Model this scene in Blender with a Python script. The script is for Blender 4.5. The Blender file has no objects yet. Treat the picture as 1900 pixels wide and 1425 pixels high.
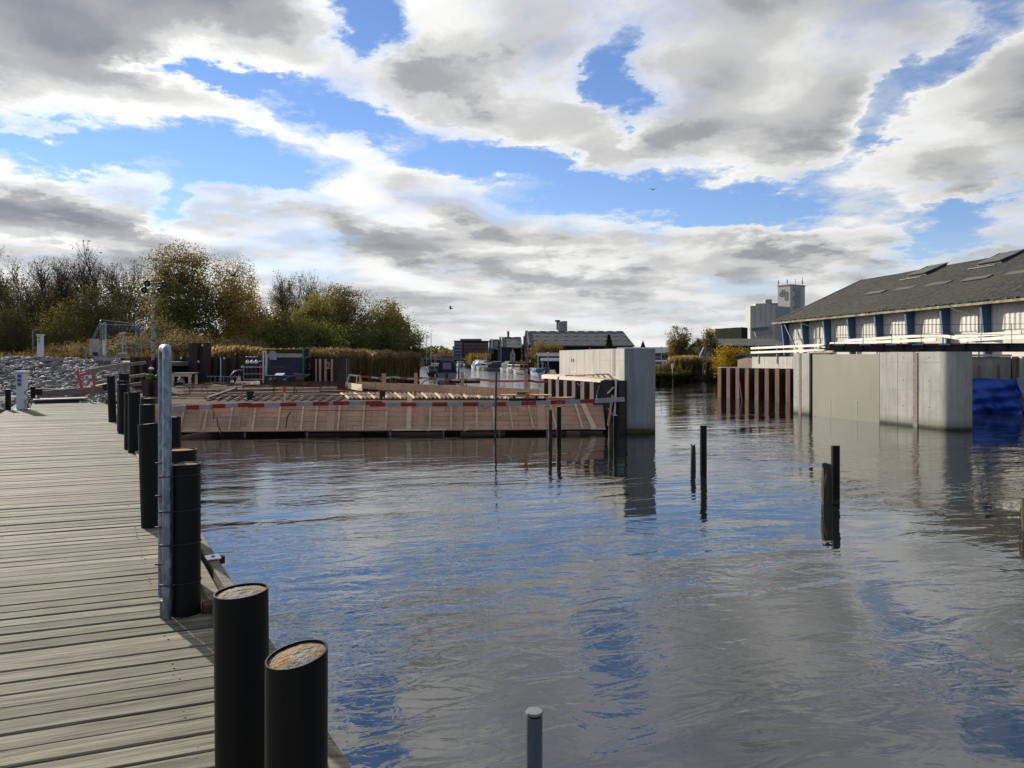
import bpy, bmesh, math, random
import numpy as np
from mathutils import Vector, Matrix

scene = bpy.context.scene
R = math.radians

# ------------------------------------------------------------------ camera
F_PX, CX, HY = 1330.0, 950.0, 666.0        # focal length in photo pixels, optical centre column, horizon row
CAM_Z = 2.5                                # metres above the water
cam_data = bpy.data.cameras.new('camera')
cam_data.sensor_width = 36.0
cam_data.lens = 36.0 * F_PX / 1900.0
cam_data.shift_y = (HY - 712.5) / 1900.0
cam_data.clip_start = 0.05
cam_data.clip_end = 20000.0
cam = bpy.data.objects.new('camera', cam_data)
scene.collection.objects.link(cam)
cam.location = (0.0, 0.0, CAM_Z)
cam.rotation_euler = (R(90), 0, 0)
scene.camera = cam

# ------------------------------------------------------------------ sky, sun, exposure
SUN_AZ, SUN_EL = -42.0, 20.0               # degrees: left of the view axis, above the horizon
SUN_DIR = Vector((math.sin(R(SUN_AZ)) * math.cos(R(SUN_EL)), math.cos(R(SUN_AZ)) * math.cos(R(SUN_EL)), math.sin(R(SUN_EL))))
world = bpy.data.worlds.new('World')
scene.world = world
world.use_nodes = True
try:
    world.cycles.sampling_method = 'MANUAL'
    world.cycles.sample_map_resolution = 512
except Exception:
    pass


class NT:
    """small helper to write node graphs as expressions"""
    def __init__(self, tree):
        self.t = tree
        self.n = tree.nodes
        self.l = tree.links

    def put(self, sock, v):
        if hasattr(v, 'is_linked') or isinstance(v, bpy.types.NodeSocket):
            self.l.new(v, sock)
        else:
            sock.default_value = v

    def node(self, typ, **kw):
        nd = self.n.new(typ)
        for k, v in kw.items():
            setattr(nd, k, v)
        return nd

    def math(self, op, a, b=None, c=None, clamp=False):
        nd = self.node('ShaderNodeMath', operation=op, use_clamp=clamp)
        for i, v in enumerate((a, b, c)):
            if v is not None:
                self.put(nd.inputs[i], v)
        return nd.outputs[0]

    def vmath(self, op, a, b=None, scale=None):
        nd = self.node('ShaderNodeVectorMath', operation=op)
        self.put(nd.inputs[0], a)
        if b is not None:
            self.put(nd.inputs[1], b)
        if scale is not None:
            self.put(nd.inputs['Scale'], scale)
        return nd.outputs['Value' if op in ('DOT_PRODUCT', 'LENGTH', 'DISTANCE') else 'Vector']

    def noise(self, vec, scale, detail=4.0, rough=0.5, dist=0.0, lac=2.0, w=None):
        nd = self.node('ShaderNodeTexNoise')
        if w is not None:
            nd.noise_dimensions = '4D'
            self.put(nd.inputs['W'], w)
        self.put(nd.inputs['Vector'], vec)
        self.put(nd.inputs['Scale'], scale)
        self.put(nd.inputs['Detail'], detail)
        self.put(nd.inputs['Roughness'], rough)
        self.put(nd.inputs['Lacunarity'], lac)
        self.put(nd.inputs['Distortion'], dist)
        return nd.outputs['Fac'], nd.outputs['Color']

    def ramp(self, fac, stops, interp='LINEAR'):
        nd = self.node('ShaderNodeValToRGB')
        cr = nd.color_ramp
        cr.interpolation = interp
        while len(cr.elements) < len(stops):
            cr.elements.new(0.5)
        for e, (p, c) in zip(cr.elements, stops):
            e.position = p
            e.color = (c, c, c, 1) if isinstance(c, (int, float)) else (*c, 1)[:4]
        self.put(nd.inputs['Fac'], fac)
        return nd.outputs['Color']

    def maprange(self, v, a, b, c=0.0, d=1.0, smooth=False):
        nd = self.node('ShaderNodeMapRange')
        nd.interpolation_type = 'SMOOTHSTEP' if smooth else 'LINEAR'
        nd.clamp = True
        for i, x in enumerate((v, a, b, c, d)):
            self.put(nd.inputs[i], x)
        return nd.outputs[0]

    def mix(self, fac, a, b, blend='MIX'):
        nd = self.node('ShaderNodeMix', data_type='RGBA', blend_type=blend)
        self.put(nd.inputs[0], fac)
        self.put(nd.inputs[6], a)
        self.put(nd.inputs[7], b)
        return nd.outputs[2]

    def comb(self, x, y, z):
        nd = self.node('ShaderNodeCombineXYZ')
        for i, v in enumerate((x, y, z)):
            self.put(nd.inputs[i], v)
        return nd.outputs[0]

    def sep(self, v):
        nd = self.node('ShaderNodeSeparateXYZ')
        self.put(nd.inputs[0], v)
        return nd.outputs


def build_sky():
    t = NT(world.node_tree)
    t.n.clear()
    out = t.node('ShaderNodeOutputWorld')
    bg = t.node('ShaderNodeBackground')
    sky = t.node('ShaderNodeTexSky', sky_type='NISHITA')
    sky.sun_disc = False
    sky.sun_elevation = R(SUN_EL)
    sky.sun_rotation = R(SUN_AZ)
    sky.altitude = 0
    sky.air_density = 1.0
    sky.dust_density = 0.0
    sky.ozone_density = 2.5
    d = t.vmath('NORMALIZE', t.node('ShaderNodeTexCoord').outputs['Generated'])
    s = t.sep(d)
    zc = t.math('MAXIMUM', s[2], 0.0)
    inv = t.math('DIVIDE', 1.0, t.math('ADD', zc, 0.17))
    p = t.comb(t.math('MULTIPLY', s[0], inv), t.math('MULTIPLY', s[1], inv), 3.7)
    # ragged edges: the direction itself is warped before the big cloud masses are looked up
    w1 = t.noise(p, 2.2, 6.0, 0.68)[1]
    w1 = t.vmath('SUBTRACT', w1, (0.5, 0.5, 0.5))
    dw = t.vmath('ADD', d, t.vmath('MULTIPLY', w1, (0.26, 0.26, 0.15)))
    # cloud masses and gaps: azimuth, elevation, half width, half height (degrees), tilt, weight
    acc = None
    for az, el, ra, re, tilt, w in SKY_MASSES:
        a, e = R(az), R(el)
        c = Vector((math.sin(a) * math.cos(e), math.cos(a) * math.cos(e), math.sin(e)))
        right = Vector((math.cos(a), -math.sin(a), 0))
        up = right.cross(c)
        ca, sa = math.cos(R(tilt)), math.sin(R(tilt))
        r2 = (right * ca + up * sa) / math.sin(R(ra))
        u2 = (up * ca - right * sa) / math.sin(R(re))
        v = t.comb(t.vmath('DOT_PRODUCT', dw, tuple(r2)), t.vmath('DOT_PRODUCT', dw, tuple(u2)), 0.0)
        q = t.vmath('DOT_PRODUCT', v, v)
        g = t.math('DIVIDE', 1.0, t.math('ADD', t.math('MULTIPLY', q, q), 1.0))
        g = t.math('MULTIPLY', g, w)
        acc = g if acc is None else t.math('ADD', acc, g)
    big = t.noise(p, 0.75, 3.0, 0.5)[0]
    fine = t.noise(p, 3.4, 8.0, 0.62, 0.4)[0]
    wisp = t.noise(t.vmath('ADD', p, (7.1, 2.2, 0)), 6.5, 6.0, 0.62, 0.5)[0]
    clear = t.maprange(s[1], -0.5, 0.3, -0.42, 0.0, True)      # the clouds thin out behind the camera
    cov = t.math('ADD', t.math('ADD', acc, clear), 0.66)
    cov = t.math('ADD', cov, t.math('MULTIPLY', t.math('SUBTRACT', big, 0.5), 0.6))
    cov = t.math('ADD', cov, t.math('MULTIPLY', t.math('SUBTRACT', fine, 0.5), 1.45))
    cov = t.math('ADD', cov, t.math('MULTIPLY', t.math('SUBTRACT', wisp, 0.5), 0.55))
    edge = t.maprange(t.noise(t.vmath('ADD', p, (3.0, 9.0, 0.0)), 1.1, 2.0, 0.5)[0], 0.38, 0.62, 0.34, 1.2)
    alpha = t.maprange(cov, -0.16, edge, 0, 1, True)
    # self shading: compare the density with the density a little towards the sun
    sx, sy = SUN_DIR.x, SUN_DIR.y
    soft = t.noise(p, 2.4, 2.5, 0.45, 0.25)[0]
    soft2 = t.noise(t.vmath('ADD', p, (sx * 0.22, sy * 0.22, 0.0)), 2.4, 2.5, 0.45, 0.25)[0]
    relief = t.math('SUBTRACT', soft, soft2)
    covs = t.math('ADD', acc, 0.44)
    covs = t.math('ADD', covs, t.math('MULTIPLY', t.math('SUBTRACT', big, 0.5), 0.7))
    covs = t.math('ADD', covs, t.math('MULTIPLY', t.math('SUBTRACT', soft, 0.5), 0.42))
    covs = t.math('ADD', covs, t.math('MULTIPLY', t.math('SUBTRACT', fine, 0.5), 0.46))
    covs = t.math('ADD', covs, t.math('MULTIPLY', t.math('SUBTRACT', wisp, 0.5), 0.10))
    thick = t.math('ADD', t.math('MULTIPLY', covs, 0.95), t.math('MULTIPLY', relief, -1.1))
    shade = t.ramp(thick, [(0.0, (0.62, 0.67, 0.74)), (0.15, (0.86, 0.865, 0.865)), (0.33, (0.76, 0.755, 0.74)),
                           (0.54, (0.53, 0.53, 0.53)), (0.74, (0.32, 0.33, 0.35)), (1.0, (0.20, 0.22, 0.25))], 'EASE')
    # forward scattering: clouds around the sun are brighter
    cosg = t.math('MAXIMUM', t.vmath('DOT_PRODUCT', d, tuple(SUN_DIR)), 0.0)
    glow = t.math('MULTIPLY', t.math('POWER', cosg, 6.0), 0.10)
    glow = t.math('ADD', glow, t.maprange(t.vmath('DOT_PRODUCT', d, tuple(SUN_DIR)), -0.6, 0.95, 0.45, 1.0))
    shade = t.vmath('SCALE', shade, scale=glow)
    blue = t.mix(1.0, t.vmath('SCALE', sky.outputs[0], scale=SKY_STRENGTH), SKY_TINT, 'MULTIPLY')
    # distance haze: low clouds and gaps pale towards the horizon
    hz = t.maprange(s[2], 0.0, 0.16, 0.75, 0.0)
    blue = t.mix(hz, blue, (0.55, 0.62, 0.70, 1))
    shade = t.mix(t.maprange(s[2], 0.0, 0.14, 0.6, 0.0), shade, (0.66, 0.67, 0.665, 1))
    col = t.mix(alpha, blue, shade)
    below = t.maprange(s[2], -0.02, 0.0, 0.0, 1.0)
    col = t.mix(below, (0.16, 0.16, 0.15, 1), col)
    t.l.new(col, bg.inputs['Color'])
    bg.inputs['Strength'].default_value = 1.0
    t.l.new(bg.outputs[0], out.inputs[0])


SKY_STRENGTH = 0.10
SKY_TINT = (0.92, 0.96, 1.17, 1.0)
SKY_MASSES = [
    # gaps of blue
    (-10.4, 25.6, 2.3, 1.8, 0, -1.2), (-21.5, 20.9, 4.4, 1.0, 0, -1.15),
    (-31.5, 14.0, 4.2, 1.2, 0, -1.1), (-21.0, 14.4, 4.8, 1.9, -8, -1.3), (-13.0, 18.3, 3.6, 1.4, -14, -1.15),
    (-3.0, 15.8, 4.4, 1.3, -5, -1.25), (8.4, 20.8, 1.35, 2.3, 20, -1.2),
    (14.0, 12.0, 9.5, 1.7, -4, -1.3), (5.0, 13.6, 3.2, 1.6, -20, -0.95),
    (29.0, 17.6, 6.0, 1.4, 38, -0.62), (30.7, 8.4, 3.4, 1.4, 10, -1.15), (35.0, 24.0, 4.4, 2.0, 30, -0.62),
    (-26.0, 11.2, 2.0, 1.0, 40, -0.5),
    # thick grey masses
    (-33.0, 21.5, 8.0, 4.2, 0, 0.46), (-22.0, 26.0, 6.0, 2.0, 0, 0.30), (-2.8, 22.3, 4.5, 2.2, 0, 0.40),
    (-33.0, 9.3, 9.0, 1.3, -10, 0.40), (-8.0, 9.6, 8.0, 1.5, -8, 0.34), (5.5, 6.4, 7.0, 1.2, -5, 0.42), (20.0, 17.5, 8.0, 4.0, 0, 0.22),
    (16.0, 23.5, 5.0, 3.5, 0, 0.25), (20.5, 7.3, 4.0, 1.0, -5, 0.35), (34.0, 12.5, 5.0, 2.0, 10, 0.35), (-25.0, 5.5, 10.0, 1.0, -5, 0.25),
    (11.5, 17.0, 4.0, 1.0, 0, 0.15), (-12.0, 4.2, 9.0, 0.8, -3, 0.2), (16.0, 3.4, 9.0, 0.8, 0, 0.2),
]
build_sky()

sun_data = bpy.data.lights.new('sun', 'SUN')
sun_data.energy = 5.0
sun_data.angle = R(0.6)
sun_data.color = (1.0, 0.93, 0.82)
sun = bpy.data.objects.new('sun', sun_data)
scene.collection.objects.link(sun)
sun.rotation_euler = SUN_DIR.to_track_quat('Z', 'Y').to_euler()

vs = scene.view_settings
vs.view_transform = 'Standard'
vs.look = 'None'
vs.exposure = 0.36
vs.gamma = 1.0
vs.use_curve_mapping = False
scene.cycles.use_denoising = True
scene.cycles.max_bounces = 6
scene.cycles.diffuse_bounces = 3
scene.cycles.use_adaptive_sampling = True
scene.cycles.adaptive_threshold = 0.02
scene.cycles.transparent_max_bounces = 12
scene.cycles.caustics_reflective = False
scene.cycles.caustics_refractive = False

# ------------------------------------------------------------------ helpers
col = scene.collection
rng = random.Random(7)
WLOC = {}


def at(px, py, D):
    """point at photo column px, row py, D metres ahead"""
    return Vector(((px - CX) / F_PX * D, D, CAM_Z - (py - HY) / F_PX * D))


def on(px, py, z=0.0):
    """point of the horizontal plane z seen at photo column px, row py"""
    return at(px, py, (CAM_Z - z) * F_PX / (py - HY))


class MB:
    def __init__(self):
        self.v, self.f, self.m = [], [], []

    def add(self, verts, faces, mi=0):
        b = len(self.v)
        self.v += [tuple(v) for v in verts]
        self.f += [tuple(b + i for i in f) for f in faces]
        self.m += [mi] * len(faces)
        return self

    def box(self, c, s, rz=0.0, rx=0.0, ry=0.0, mi=0):
        M = Matrix.Rotation(rz, 3, 'Z') @ Matrix.Rotation(ry, 3, 'Y') @ Matrix.Rotation(rx, 3, 'X')
        c = Vector(c)
        vs_ = [c + M @ Vector((x * s[0] / 2, y * s[1] / 2, z * s[2] / 2)) for z in (-1, 1) for y in (-1, 1) for x in (-1, 1)]
        return self.add(vs_, [(0, 2, 3, 1), (4, 5, 7, 6), (0, 1, 5, 4), (2, 6, 7, 3), (0, 4, 6, 2), (1, 3, 7, 5)], mi)

    def bar(self, p, q, w, h, up=(0, 0, 1), mi=0):
        """beam of width w and height h from p to q"""
        p, q = Vector(p), Vector(q)
        d = (q - p).normalized()
        u = Vector(up)
        s = d.cross(u)
        if s.length < 1e-4:
            s = d.cross(Vector((0, 1, 0)))
        s.normalize()
        u = s.cross(d)
        vs_ = []
        for c in (p, q):
            for a, b in ((-1, -1), (1, -1), (1, 1), (-1, 1)):
                vs_.append(c + s * a * w / 2 + u * b * h / 2)
        return self.add(vs_, [(0, 1, 2, 3), (7, 6, 5, 4), (0, 4, 5, 1), (1, 5, 6, 2), (2, 6, 7, 3), (3, 7, 4, 0)], mi)

    def tube(self, pts, r, n=8, caps=True, mi=0):
        pts = [Vector(p) for p in pts]
        rs = r if isinstance(r, (list, tuple)) else [r] * len(pts)
        vs_, fs = [], []
        u = None
        for i, p in enumerate(pts):
            d = (pts[min(i + 1, len(pts) - 1)] - pts[max(i - 1, 0)]).normalized()
            if u is None:
                u = d.orthogonal().normalized()
            else:
                u = (u - d * u.dot(d)).normalized()
            w = d.cross(u)
            for k in range(n):
                a = 2 * math.pi * k / n
                vs_.append(p + (u * math.cos(a) + w * math.sin(a)) * rs[i])
        for i in range(len(pts) - 1):
            for k in range(n):
                a, b = i * n + k, i * n + (k + 1) % n
                fs.append((a, b, b + n, a + n))
        if caps:
            fs.append(tuple(range(n - 1, -1, -1)))
            fs.append(tuple(range((len(pts) - 1) * n, len(pts) * n)))
        return self.add(vs_, fs, mi)

    def cyl(self, base, h, r, n=16, mi=0, r2=None):
        b = Vector(base)
        return self.tube([b, b + Vector((0, 0, h))], [r, r if r2 is None else r2], n, True, mi)

    def lathe(self, prof, c=(0, 0, 0), n=16, mi=0):
        c = Vector(c)
        vs_, fs = [], []
        for r, z in prof:
            for k in range(n):
                a = 2 * math.pi * k / n
                vs_.append(c + Vector((r * math.cos(a), r * math.sin(a), z)))
        for i in range(len(prof) - 1):
            for k in range(n):
                a, b = i * n + k, i * n + (k + 1) % n
                fs.append((a, b, b + n, a + n))
        fs.append(tuple(range(n - 1, -1, -1)))
        fs.append(tuple(range((len(prof) - 1) * n, len(prof) * n)))
        return self.add(vs_, fs, mi)

    def prism(self, poly, z0, z1, mi=0):
        n = len(poly)
        area = sum(poly[i][0] * poly[(i + 1) % n][1] - poly[(i + 1) % n][0] * poly[i][1] for i in range(n))
        if area < 0:
            poly = list(poly)[::-1]
        vs_ = [(p[0], p[1], z0) for p in poly] + [(p[0], p[1], z1) for p in poly]
        fs = [tuple(range(n - 1, -1, -1)), tuple(range(n, 2 * n))]
        fs += [(i, (i + 1) % n, n + (i + 1) % n, n + i) for i in range(n)]
        return self.add(vs_, fs, mi)

    def quad(self, a, b, c, d, mi=0):
        return self.add([a, b, c, d], [(0, 1, 2, 3)], mi)

    def slab(self, pts, n, t, mi=0):
        """flat polygon given in 3D, thickened by t along -n"""
        n = Vector(n).normalized() * t
        k = len(pts)
        pts = [Vector(p) for p in pts]
        vs_ = pts + [p - n for p in pts]
        fs = [tuple(range(k)), tuple(range(2 * k - 1, k - 1, -1))]
        fs += [(i, k + i, k + (i + 1) % k, (i + 1) % k) for i in range(k)]
        return self.add(vs_, fs, mi)

    def mesh(self, name, smooth=False, off=None):
        me = bpy.data.meshes.new(name)
        v = self.v if off is None else [(x - off[0], y - off[1], z - off[2]) for x, y, z in self.v]
        me.from_pydata(v, [], self.f)
        if any(self.m):
            me.polygons.foreach_set('material_index', self.m)
        if smooth:
            me.polygons.foreach_set('use_smooth', [True] * len(me.polygons))
            try:
                me.set_sharp_from_angle(angle=R(40))
            except Exception:
                pass
        me.update()
        return me

    def build(self, name, mat, parent=None, smooth=False, local=False, bevel=0.0):
        """one mesh object; vertices are world coordinates unless local"""
        off = None
        if parent is not None and not local:
            off = WLOC[parent.name]
        me = self.mesh(name, smooth, off)
        for m in (mat if isinstance(mat, (list, tuple)) else [mat]):
            me.materials.append(m)
        return link(name, me, parent, bevel)


def link(name, me, parent=None, bevel=0.0):
    o = bpy.data.objects.new(name, me)
    col.objects.link(o)
    if parent is not None:
        o.parent = parent
        WLOC[o.name] = WLOC[parent.name]
    else:
        WLOC[o.name] = Vector((0, 0, 0))
    if bevel:
        b = o.modifiers.new('bevel', 'BEVEL')
        b.width = bevel
        b.segments = 1
        b.limit_method = 'ANGLE'
    return o


def thing(name, label, cat, loc=(0, 0, 0), group=None, rz=0.0):
    o = bpy.data.objects.new(name, None)
    o.empty_display_size = 0.2
    col.objects.link(o)
    o.location = loc
    o.rotation_euler = (0, 0, rz)
    o['label'] = label
    o['category'] = cat
    if group:
        o['group'] = group
    WLOC[o.name] = Vector(loc)
    return o


def tag(o, label=None, cat=None, group=None, kind=None):
    for k, v in (('label', label), ('category', cat), ('group', group), ('kind', kind)):
        if v:
            o[k] = v
    return o


def copy_tree(o, loc, rz=0.0, sc=None, label=None):
    c = o.copy()
    col.objects.link(c)
    c.location = loc
    c.rotation_euler = (0, 0, rz)
    if sc:
        c.scale = (sc, sc, sc) if isinstance(sc, (int, float)) else sc
    if label:
        c['label'] = label
    for ch in list(o.children):
        d = ch.copy()
        col.objects.link(d)
        d.parent = c
        for g in list(ch.children):
            e = g.copy()
            col.objects.link(e)
            e.parent = d
    return c


def raw(name, verts, faces4, mat, parent=None, smooth=False):
    """fast quad mesh from numpy arrays"""
    me = bpy.data.meshes.new(name)
    nv, nf = len(verts), len(faces4)
    k = faces4.shape[1]
    me.vertices.add(nv)
    me.vertices.foreach_set('co', np.asarray(verts, dtype=np.float32).ravel())
    me.loops.add(nf * k)
    me.loops.foreach_set('vertex_index', np.asarray(faces4, dtype=np.int32).ravel())
    me.polygons.add(nf)
    me.polygons.foreach_set('loop_start', np.arange(0, nf * k, k, dtype=np.int32))
    if smooth:
        me.polygons.foreach_set('use_smooth', np.ones(nf, dtype=bool))
    me.update(calc_edges=True)
    me.materials.append(mat)
    if parent == 'mesh':
        return me
    return link(name, me, parent)


# ------------------------------------------------------------------ materials
MATS = {}


def base_mat(name):
    m = bpy.data.materials.new(name)
    m.use_nodes = True
    t = NT(m.node_tree)
    bs = m.node_tree.nodes['Principled BSDF']
    return m, t, bs


def pm(name, c1, c2=None, rough=0.7, metal=0.0, scale=2.0, detail=5.0, stretch=(1, 1, 1), bump=0.0, bscale=None,
       rnd=0.12, spec=0.5, lo=0.35, hi=0.65, dirt=None, dirt_amt=0.0, dist=0.0):
    """painted / weathered surface: two tones broken up by noise, per-object variation, fine relief"""
    if name in MATS:
        return MATS[name]
    m, t, bs = base_mat(name)
    c2 = c2 or tuple(x * 0.78 for x in c1)
    oi = t.node('ShaderNodeObjectInfo')
    tc = t.node('ShaderNodeTexCoord').outputs['Object']
    v = t.vmath('MULTIPLY', tc, stretch)
    v = t.vmath('ADD', v, t.vmath('SCALE', (17.3, 9.1, 5.7), scale=oi.outputs['Random']))
    n, _ = t.noise(v, scale, detail, 0.6, dist)
    f = t.maprange(n, lo, hi)
    c = t.mix(f, (*c1, 1), (*c2, 1))
    if dirt_amt:
        n2, _ = t.noise(t.vmath('MULTIPLY', tc, (1.3, 1.3, 0.25)), scale * 0.9, 6, 0.65)
        c = t.mix(t.maprange(n2, 0.5, 0.72, 0, dirt_amt), c, (*(dirt or (0.03, 0.025, 0.02)), 1))
    if rnd:
        k = t.maprange(oi.outputs['Random'], 0, 1, 1 - rnd, 1 + rnd)
        c = t.vmath('SCALE', c, scale=k)
    t.put(bs.inputs['Base Color'], c)
    bs.inputs['Metallic'].default_value = metal
    bs.inputs['Specular IOR Level'].default_value = spec
    t.put(bs.inputs['Roughness'], t.maprange(n, 0.2, 0.8, max(rough - 0.1, 0.02), min(rough + 0.1, 1)))
    if bump:
        b = t.node('ShaderNodeBump')
        nb, _ = t.noise(v, bscale or scale * 6, 5, 0.6)
        b.inputs['Strength'].default_value = bump
        b.inputs['Distance'].default_value = 0.02
        t.put(b.inputs['Height'], nb)
        t.put(bs.inputs['Normal'], b.outputs[0])
    MATS[name] = m
    return m


def deck_wood():
    m, t, bs = base_mat('weathered_deck_wood')
    oi = t.node('ShaderNodeObjectInfo')
    rn = oi.outputs['Random']
    tc = t.node('ShaderNodeTexCoord').outputs['Object']
    off = t.vmath('ADD', tc, t.vmath('SCALE', (41.0, 13.0, 7.0), scale=rn))
    g1, _ = t.noise(t.vmath('MULTIPLY', off, (1.1, 22.0, 22.0)), 1.6, 7, 0.62, 0.6)
    g2, _ = t.noise(t.vmath('MULTIPLY', off, (0.9, 90.0, 90.0)), 2.0, 4, 0.6)
    blot, _ = t.noise(t.vmath('MULTIPLY', off, (1.0, 2.5, 1.0)), 2.2, 5, 0.6)
    wp = t.node('ShaderNodeNewGeometry').outputs['Position']
    algae, _ = t.noise(wp, 0.9, 6, 0.65)
    c = t.ramp(g1, [(0.34, (0.070, 0.061, 0.042)), (0.5, (0.182, 0.165, 0.119)), (0.66, (0.305, 0.284, 0.215))])
    c = t.mix(t.maprange(g2, 0.52, 0.68, 0, 0.75), c, (0.13, 0.115, 0.085, 1))
    c = t.mix(t.maprange(blot, 0.5, 0.7, 0, 0.45), c, (0.215, 0.20, 0.15, 1))
    c = t.mix(t.maprange(algae, 0.56, 0.74, 0, 0.5), c, (0.165, 0.150, 0.065, 1))
    # knots
    vo = t.node('ShaderNodeTexVoronoi')
    t.put(vo.inputs['Vector'], t.vmath('MULTIPLY', off, (1.8, 7.0, 1.0)))
    vo.inputs['Scale'].default_value = 1.0
    kn = t.maprange(vo.outputs['Distance'], 0.05, 0.13, 0.85, 0.0)
    c = t.mix(kn, c, (0.10, 0.075, 0.05, 1))
    c = t.vmath('SCALE', c, scale=t.maprange(rn, 0, 1, 0.66, 1.22))
    t.put(bs.inputs['Base Color'], c)
    bs.inputs['Roughness'].default_value = 0.85
    bs.inputs['Specular IOR Level'].default_value = 0.2
    b = t.node('ShaderNodeBump')
    b.inputs['Strength'].default_value = 0.6
    b.inputs['Distance'].default_value = 0.006
    t.put(b.inputs['Height'], t.math('ADD', g1, t.math('MULTIPLY', g2, -0.5)))
    t.put(bs.inputs['Normal'], b.outputs[0])
    return m


def concrete(name, c, joints=0.0):
    m, t, bs = base_mat(name)
    tc = t.node('ShaderNodeTexCoord').outputs['Object']
    oi = t.node('ShaderNodeObjectInfo')
    off = t.vmath('ADD', tc, t.vmath('SCALE', (11.0, 23.0, 5.0), scale=oi.outputs['Random']))
    n1, _ = t.noise(off, 0.9, 7, 0.62)
    n2, _ = t.noise(t.vmath('MULTIPLY', off, (5.0, 5.0, 0.28)), 1.6, 6, 0.65)      # run marks down the face
    n3, _ = t.noise(off, 14, 4, 0.6)
    cc = t.ramp(n1, [(0.3, tuple(x * 0.80 for x in c)), (0.52, c), (0.72, tuple(min(1, x * 1.10) for x in c))])
    n4, _ = t.noise(t.vmath('MULTIPLY', off, (1, 1, 1.6)), 2.6, 8, 0.7)
    cc = t.mix(t.maprange(n4, 0.52, 0.72, 0, 0.35), cc, tuple(x * 0.62 for x in c) + (1,))
    vo = t.node('ShaderNodeTexVoronoi')
    t.put(vo.inputs['Vector'], off)
    vo.inputs['Scale'].default_value = 5.0
    cc = t.mix(t.maprange(vo.outputs['Distance'], 0.03, 0.06, 0.7, 0.0), cc, tuple(x * 0.3 for x in c) + (1,))
    cc = t.mix(t.maprange(n2, 0.46, 0.70, 0, 0.68), cc, tuple(x * 0.55 for x in c) + (1,))
    cc = t.mix(t.maprange(n3, 0.6, 0.8, 0, 0.22), cc, tuple(x * 0.5 for x in c) + (1,))
    # wet, weed-grown foot at the water line (world height)
    z = t.sep(t.node('ShaderNodeNewGeometry').outputs['Position'])[2]
    zz = t.math('ADD', z, t.math('MULTIPLY', t.math('SUBTRACT', n3, 0.5), 0.10))
    cc = t.mix(t.maprange(zz, 0.12, 0.42, 0.6, 0.0), cc, (0.10, 0.105, 0.045, 1))
    cc = t.mix(t.maprange(zz, 0.04, 0.15, 0.92, 0.0), cc, (0.018, 0.020, 0.010, 1))
    t.put(bs.inputs['Base Color'], cc)
    bs.inputs['Roughness'].default_value = 0.82
    b = t.node('ShaderNodeBump')
    b.inputs['Strength'].default_value = 0.35
    b.inputs['Distance'].default_value = 0.01
    t.put(b.inputs['Height'], n3)
    t.put(bs.inputs['Normal'], b.outputs[0])
    return m


def leaf_mat(name, cols, trans=0.35):
    m, t, bs = base_mat(name)
    g = t.node('ShaderNodeNewGeometry')
    k = len(cols)
    c = t.ramp(g.outputs['Random Per Island'], [(i / k, cc) for i, cc in enumerate(cols)], 'CONSTANT')
    oi = t.node('ShaderNodeObjectInfo')
    n, _ = t.noise(t.node('ShaderNodeTexCoord').outputs['Object'], 0.5, 3, 0.5)
    c = t.vmath('SCALE', c, scale=t.maprange(n, 0.3, 0.7, 0.65, 1.3))
    c = t.vmath('SCALE', c, scale=t.maprange(oi.outputs['Random'], 0, 1, 0.85, 1.15))
    dif = t.node('ShaderNodeBsdfDiffuse')
    tr = t.node('ShaderNodeBsdfTranslucent')
    t.put(dif.inputs['Color'], c)
    t.put(tr.inputs['Color'], t.vmath('MULTIPLY', c, (1.15, 1.1, 0.6)))
    mx = t.node('ShaderNodeMixShader')
    mx.inputs[0].default_value = trans
    t.l.new(dif.outputs[0], mx.inputs[1])
    t.l.new(tr.outputs[0], mx.inputs[2])
    t.l.new(mx.outputs[0], m.node_tree.nodes['Material Output'].inputs[0])
    return m


def water_mat():
    m, t, bs = base_mat('canal_water')
    wp = t.node('ShaderNodeNewGeometry').outputs['Position']
    s = t.sep(wp)
    dist = t.vmath('LENGTH', t.comb(s[0], s[1], 0.0))
    rot = t.node('ShaderNodeVectorRotate', rotation_type='Z_AXIS')
    t.put(rot.inputs['Vector'], wp)
    rot.inputs['Angle'].default_value = R(-16)
    v = rot.outputs[0]
    a, _ = t.noise(t.vmath('MULTIPLY', v, (0.30, 0.85, 1.0)), 1.0, 1.5, 0.45, 0.7)          # long low swell
    b_, _ = t.noise(t.vmath('MULTIPLY', v, (0.45, 1.0, 1.0)), 3.4, 2.0, 0.5, 1.0)            # wavelets
    c_, _ = t.noise(t.vmath('MULTIPLY', wp, (0.7, 1.0, 1.0)), 11.0, 2.0, 0.5, 0.8)           # fine chop
    patch = t.maprange(t.noise(t.vmath('MULTIPLY', v, (0.10, 0.20, 1.0)), 1.0, 3.0, 0.6, 0.8)[0], 0.38, 0.62, 0.08, 1.7)
    h = t.math('ADD', t.math('MULTIPLY', a, 0.110), t.math('MULTIPLY', t.math('MULTIPLY', b_, patch), 0.046))
    h = t.math('ADD', h, t.math('MULTIPLY', t.math('MULTIPLY', c_, patch), 0.0075))
    bp = t.node('ShaderNodeBump')
    bp.inputs['Distance'].default_value = 1.0
    t.put(bp.inputs['Strength'], t.math('ADD', t.maprange(dist, 3.0, 30.0, 0.26, 0.20), t.maprange(dist, 35.0, 110.0, 0.0, 0.45)))
    t.put(bp.inputs['Height'], h)
    t.put(bs.inputs['Normal'], bp.outputs[0])
    bs.inputs['Base Color'].default_value = (0.009, 0.012, 0.011, 1)
    bs.inputs['Roughness'].default_value = 0.012
    bs.inputs['IOR'].default_value = 2.25
    return m


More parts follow.
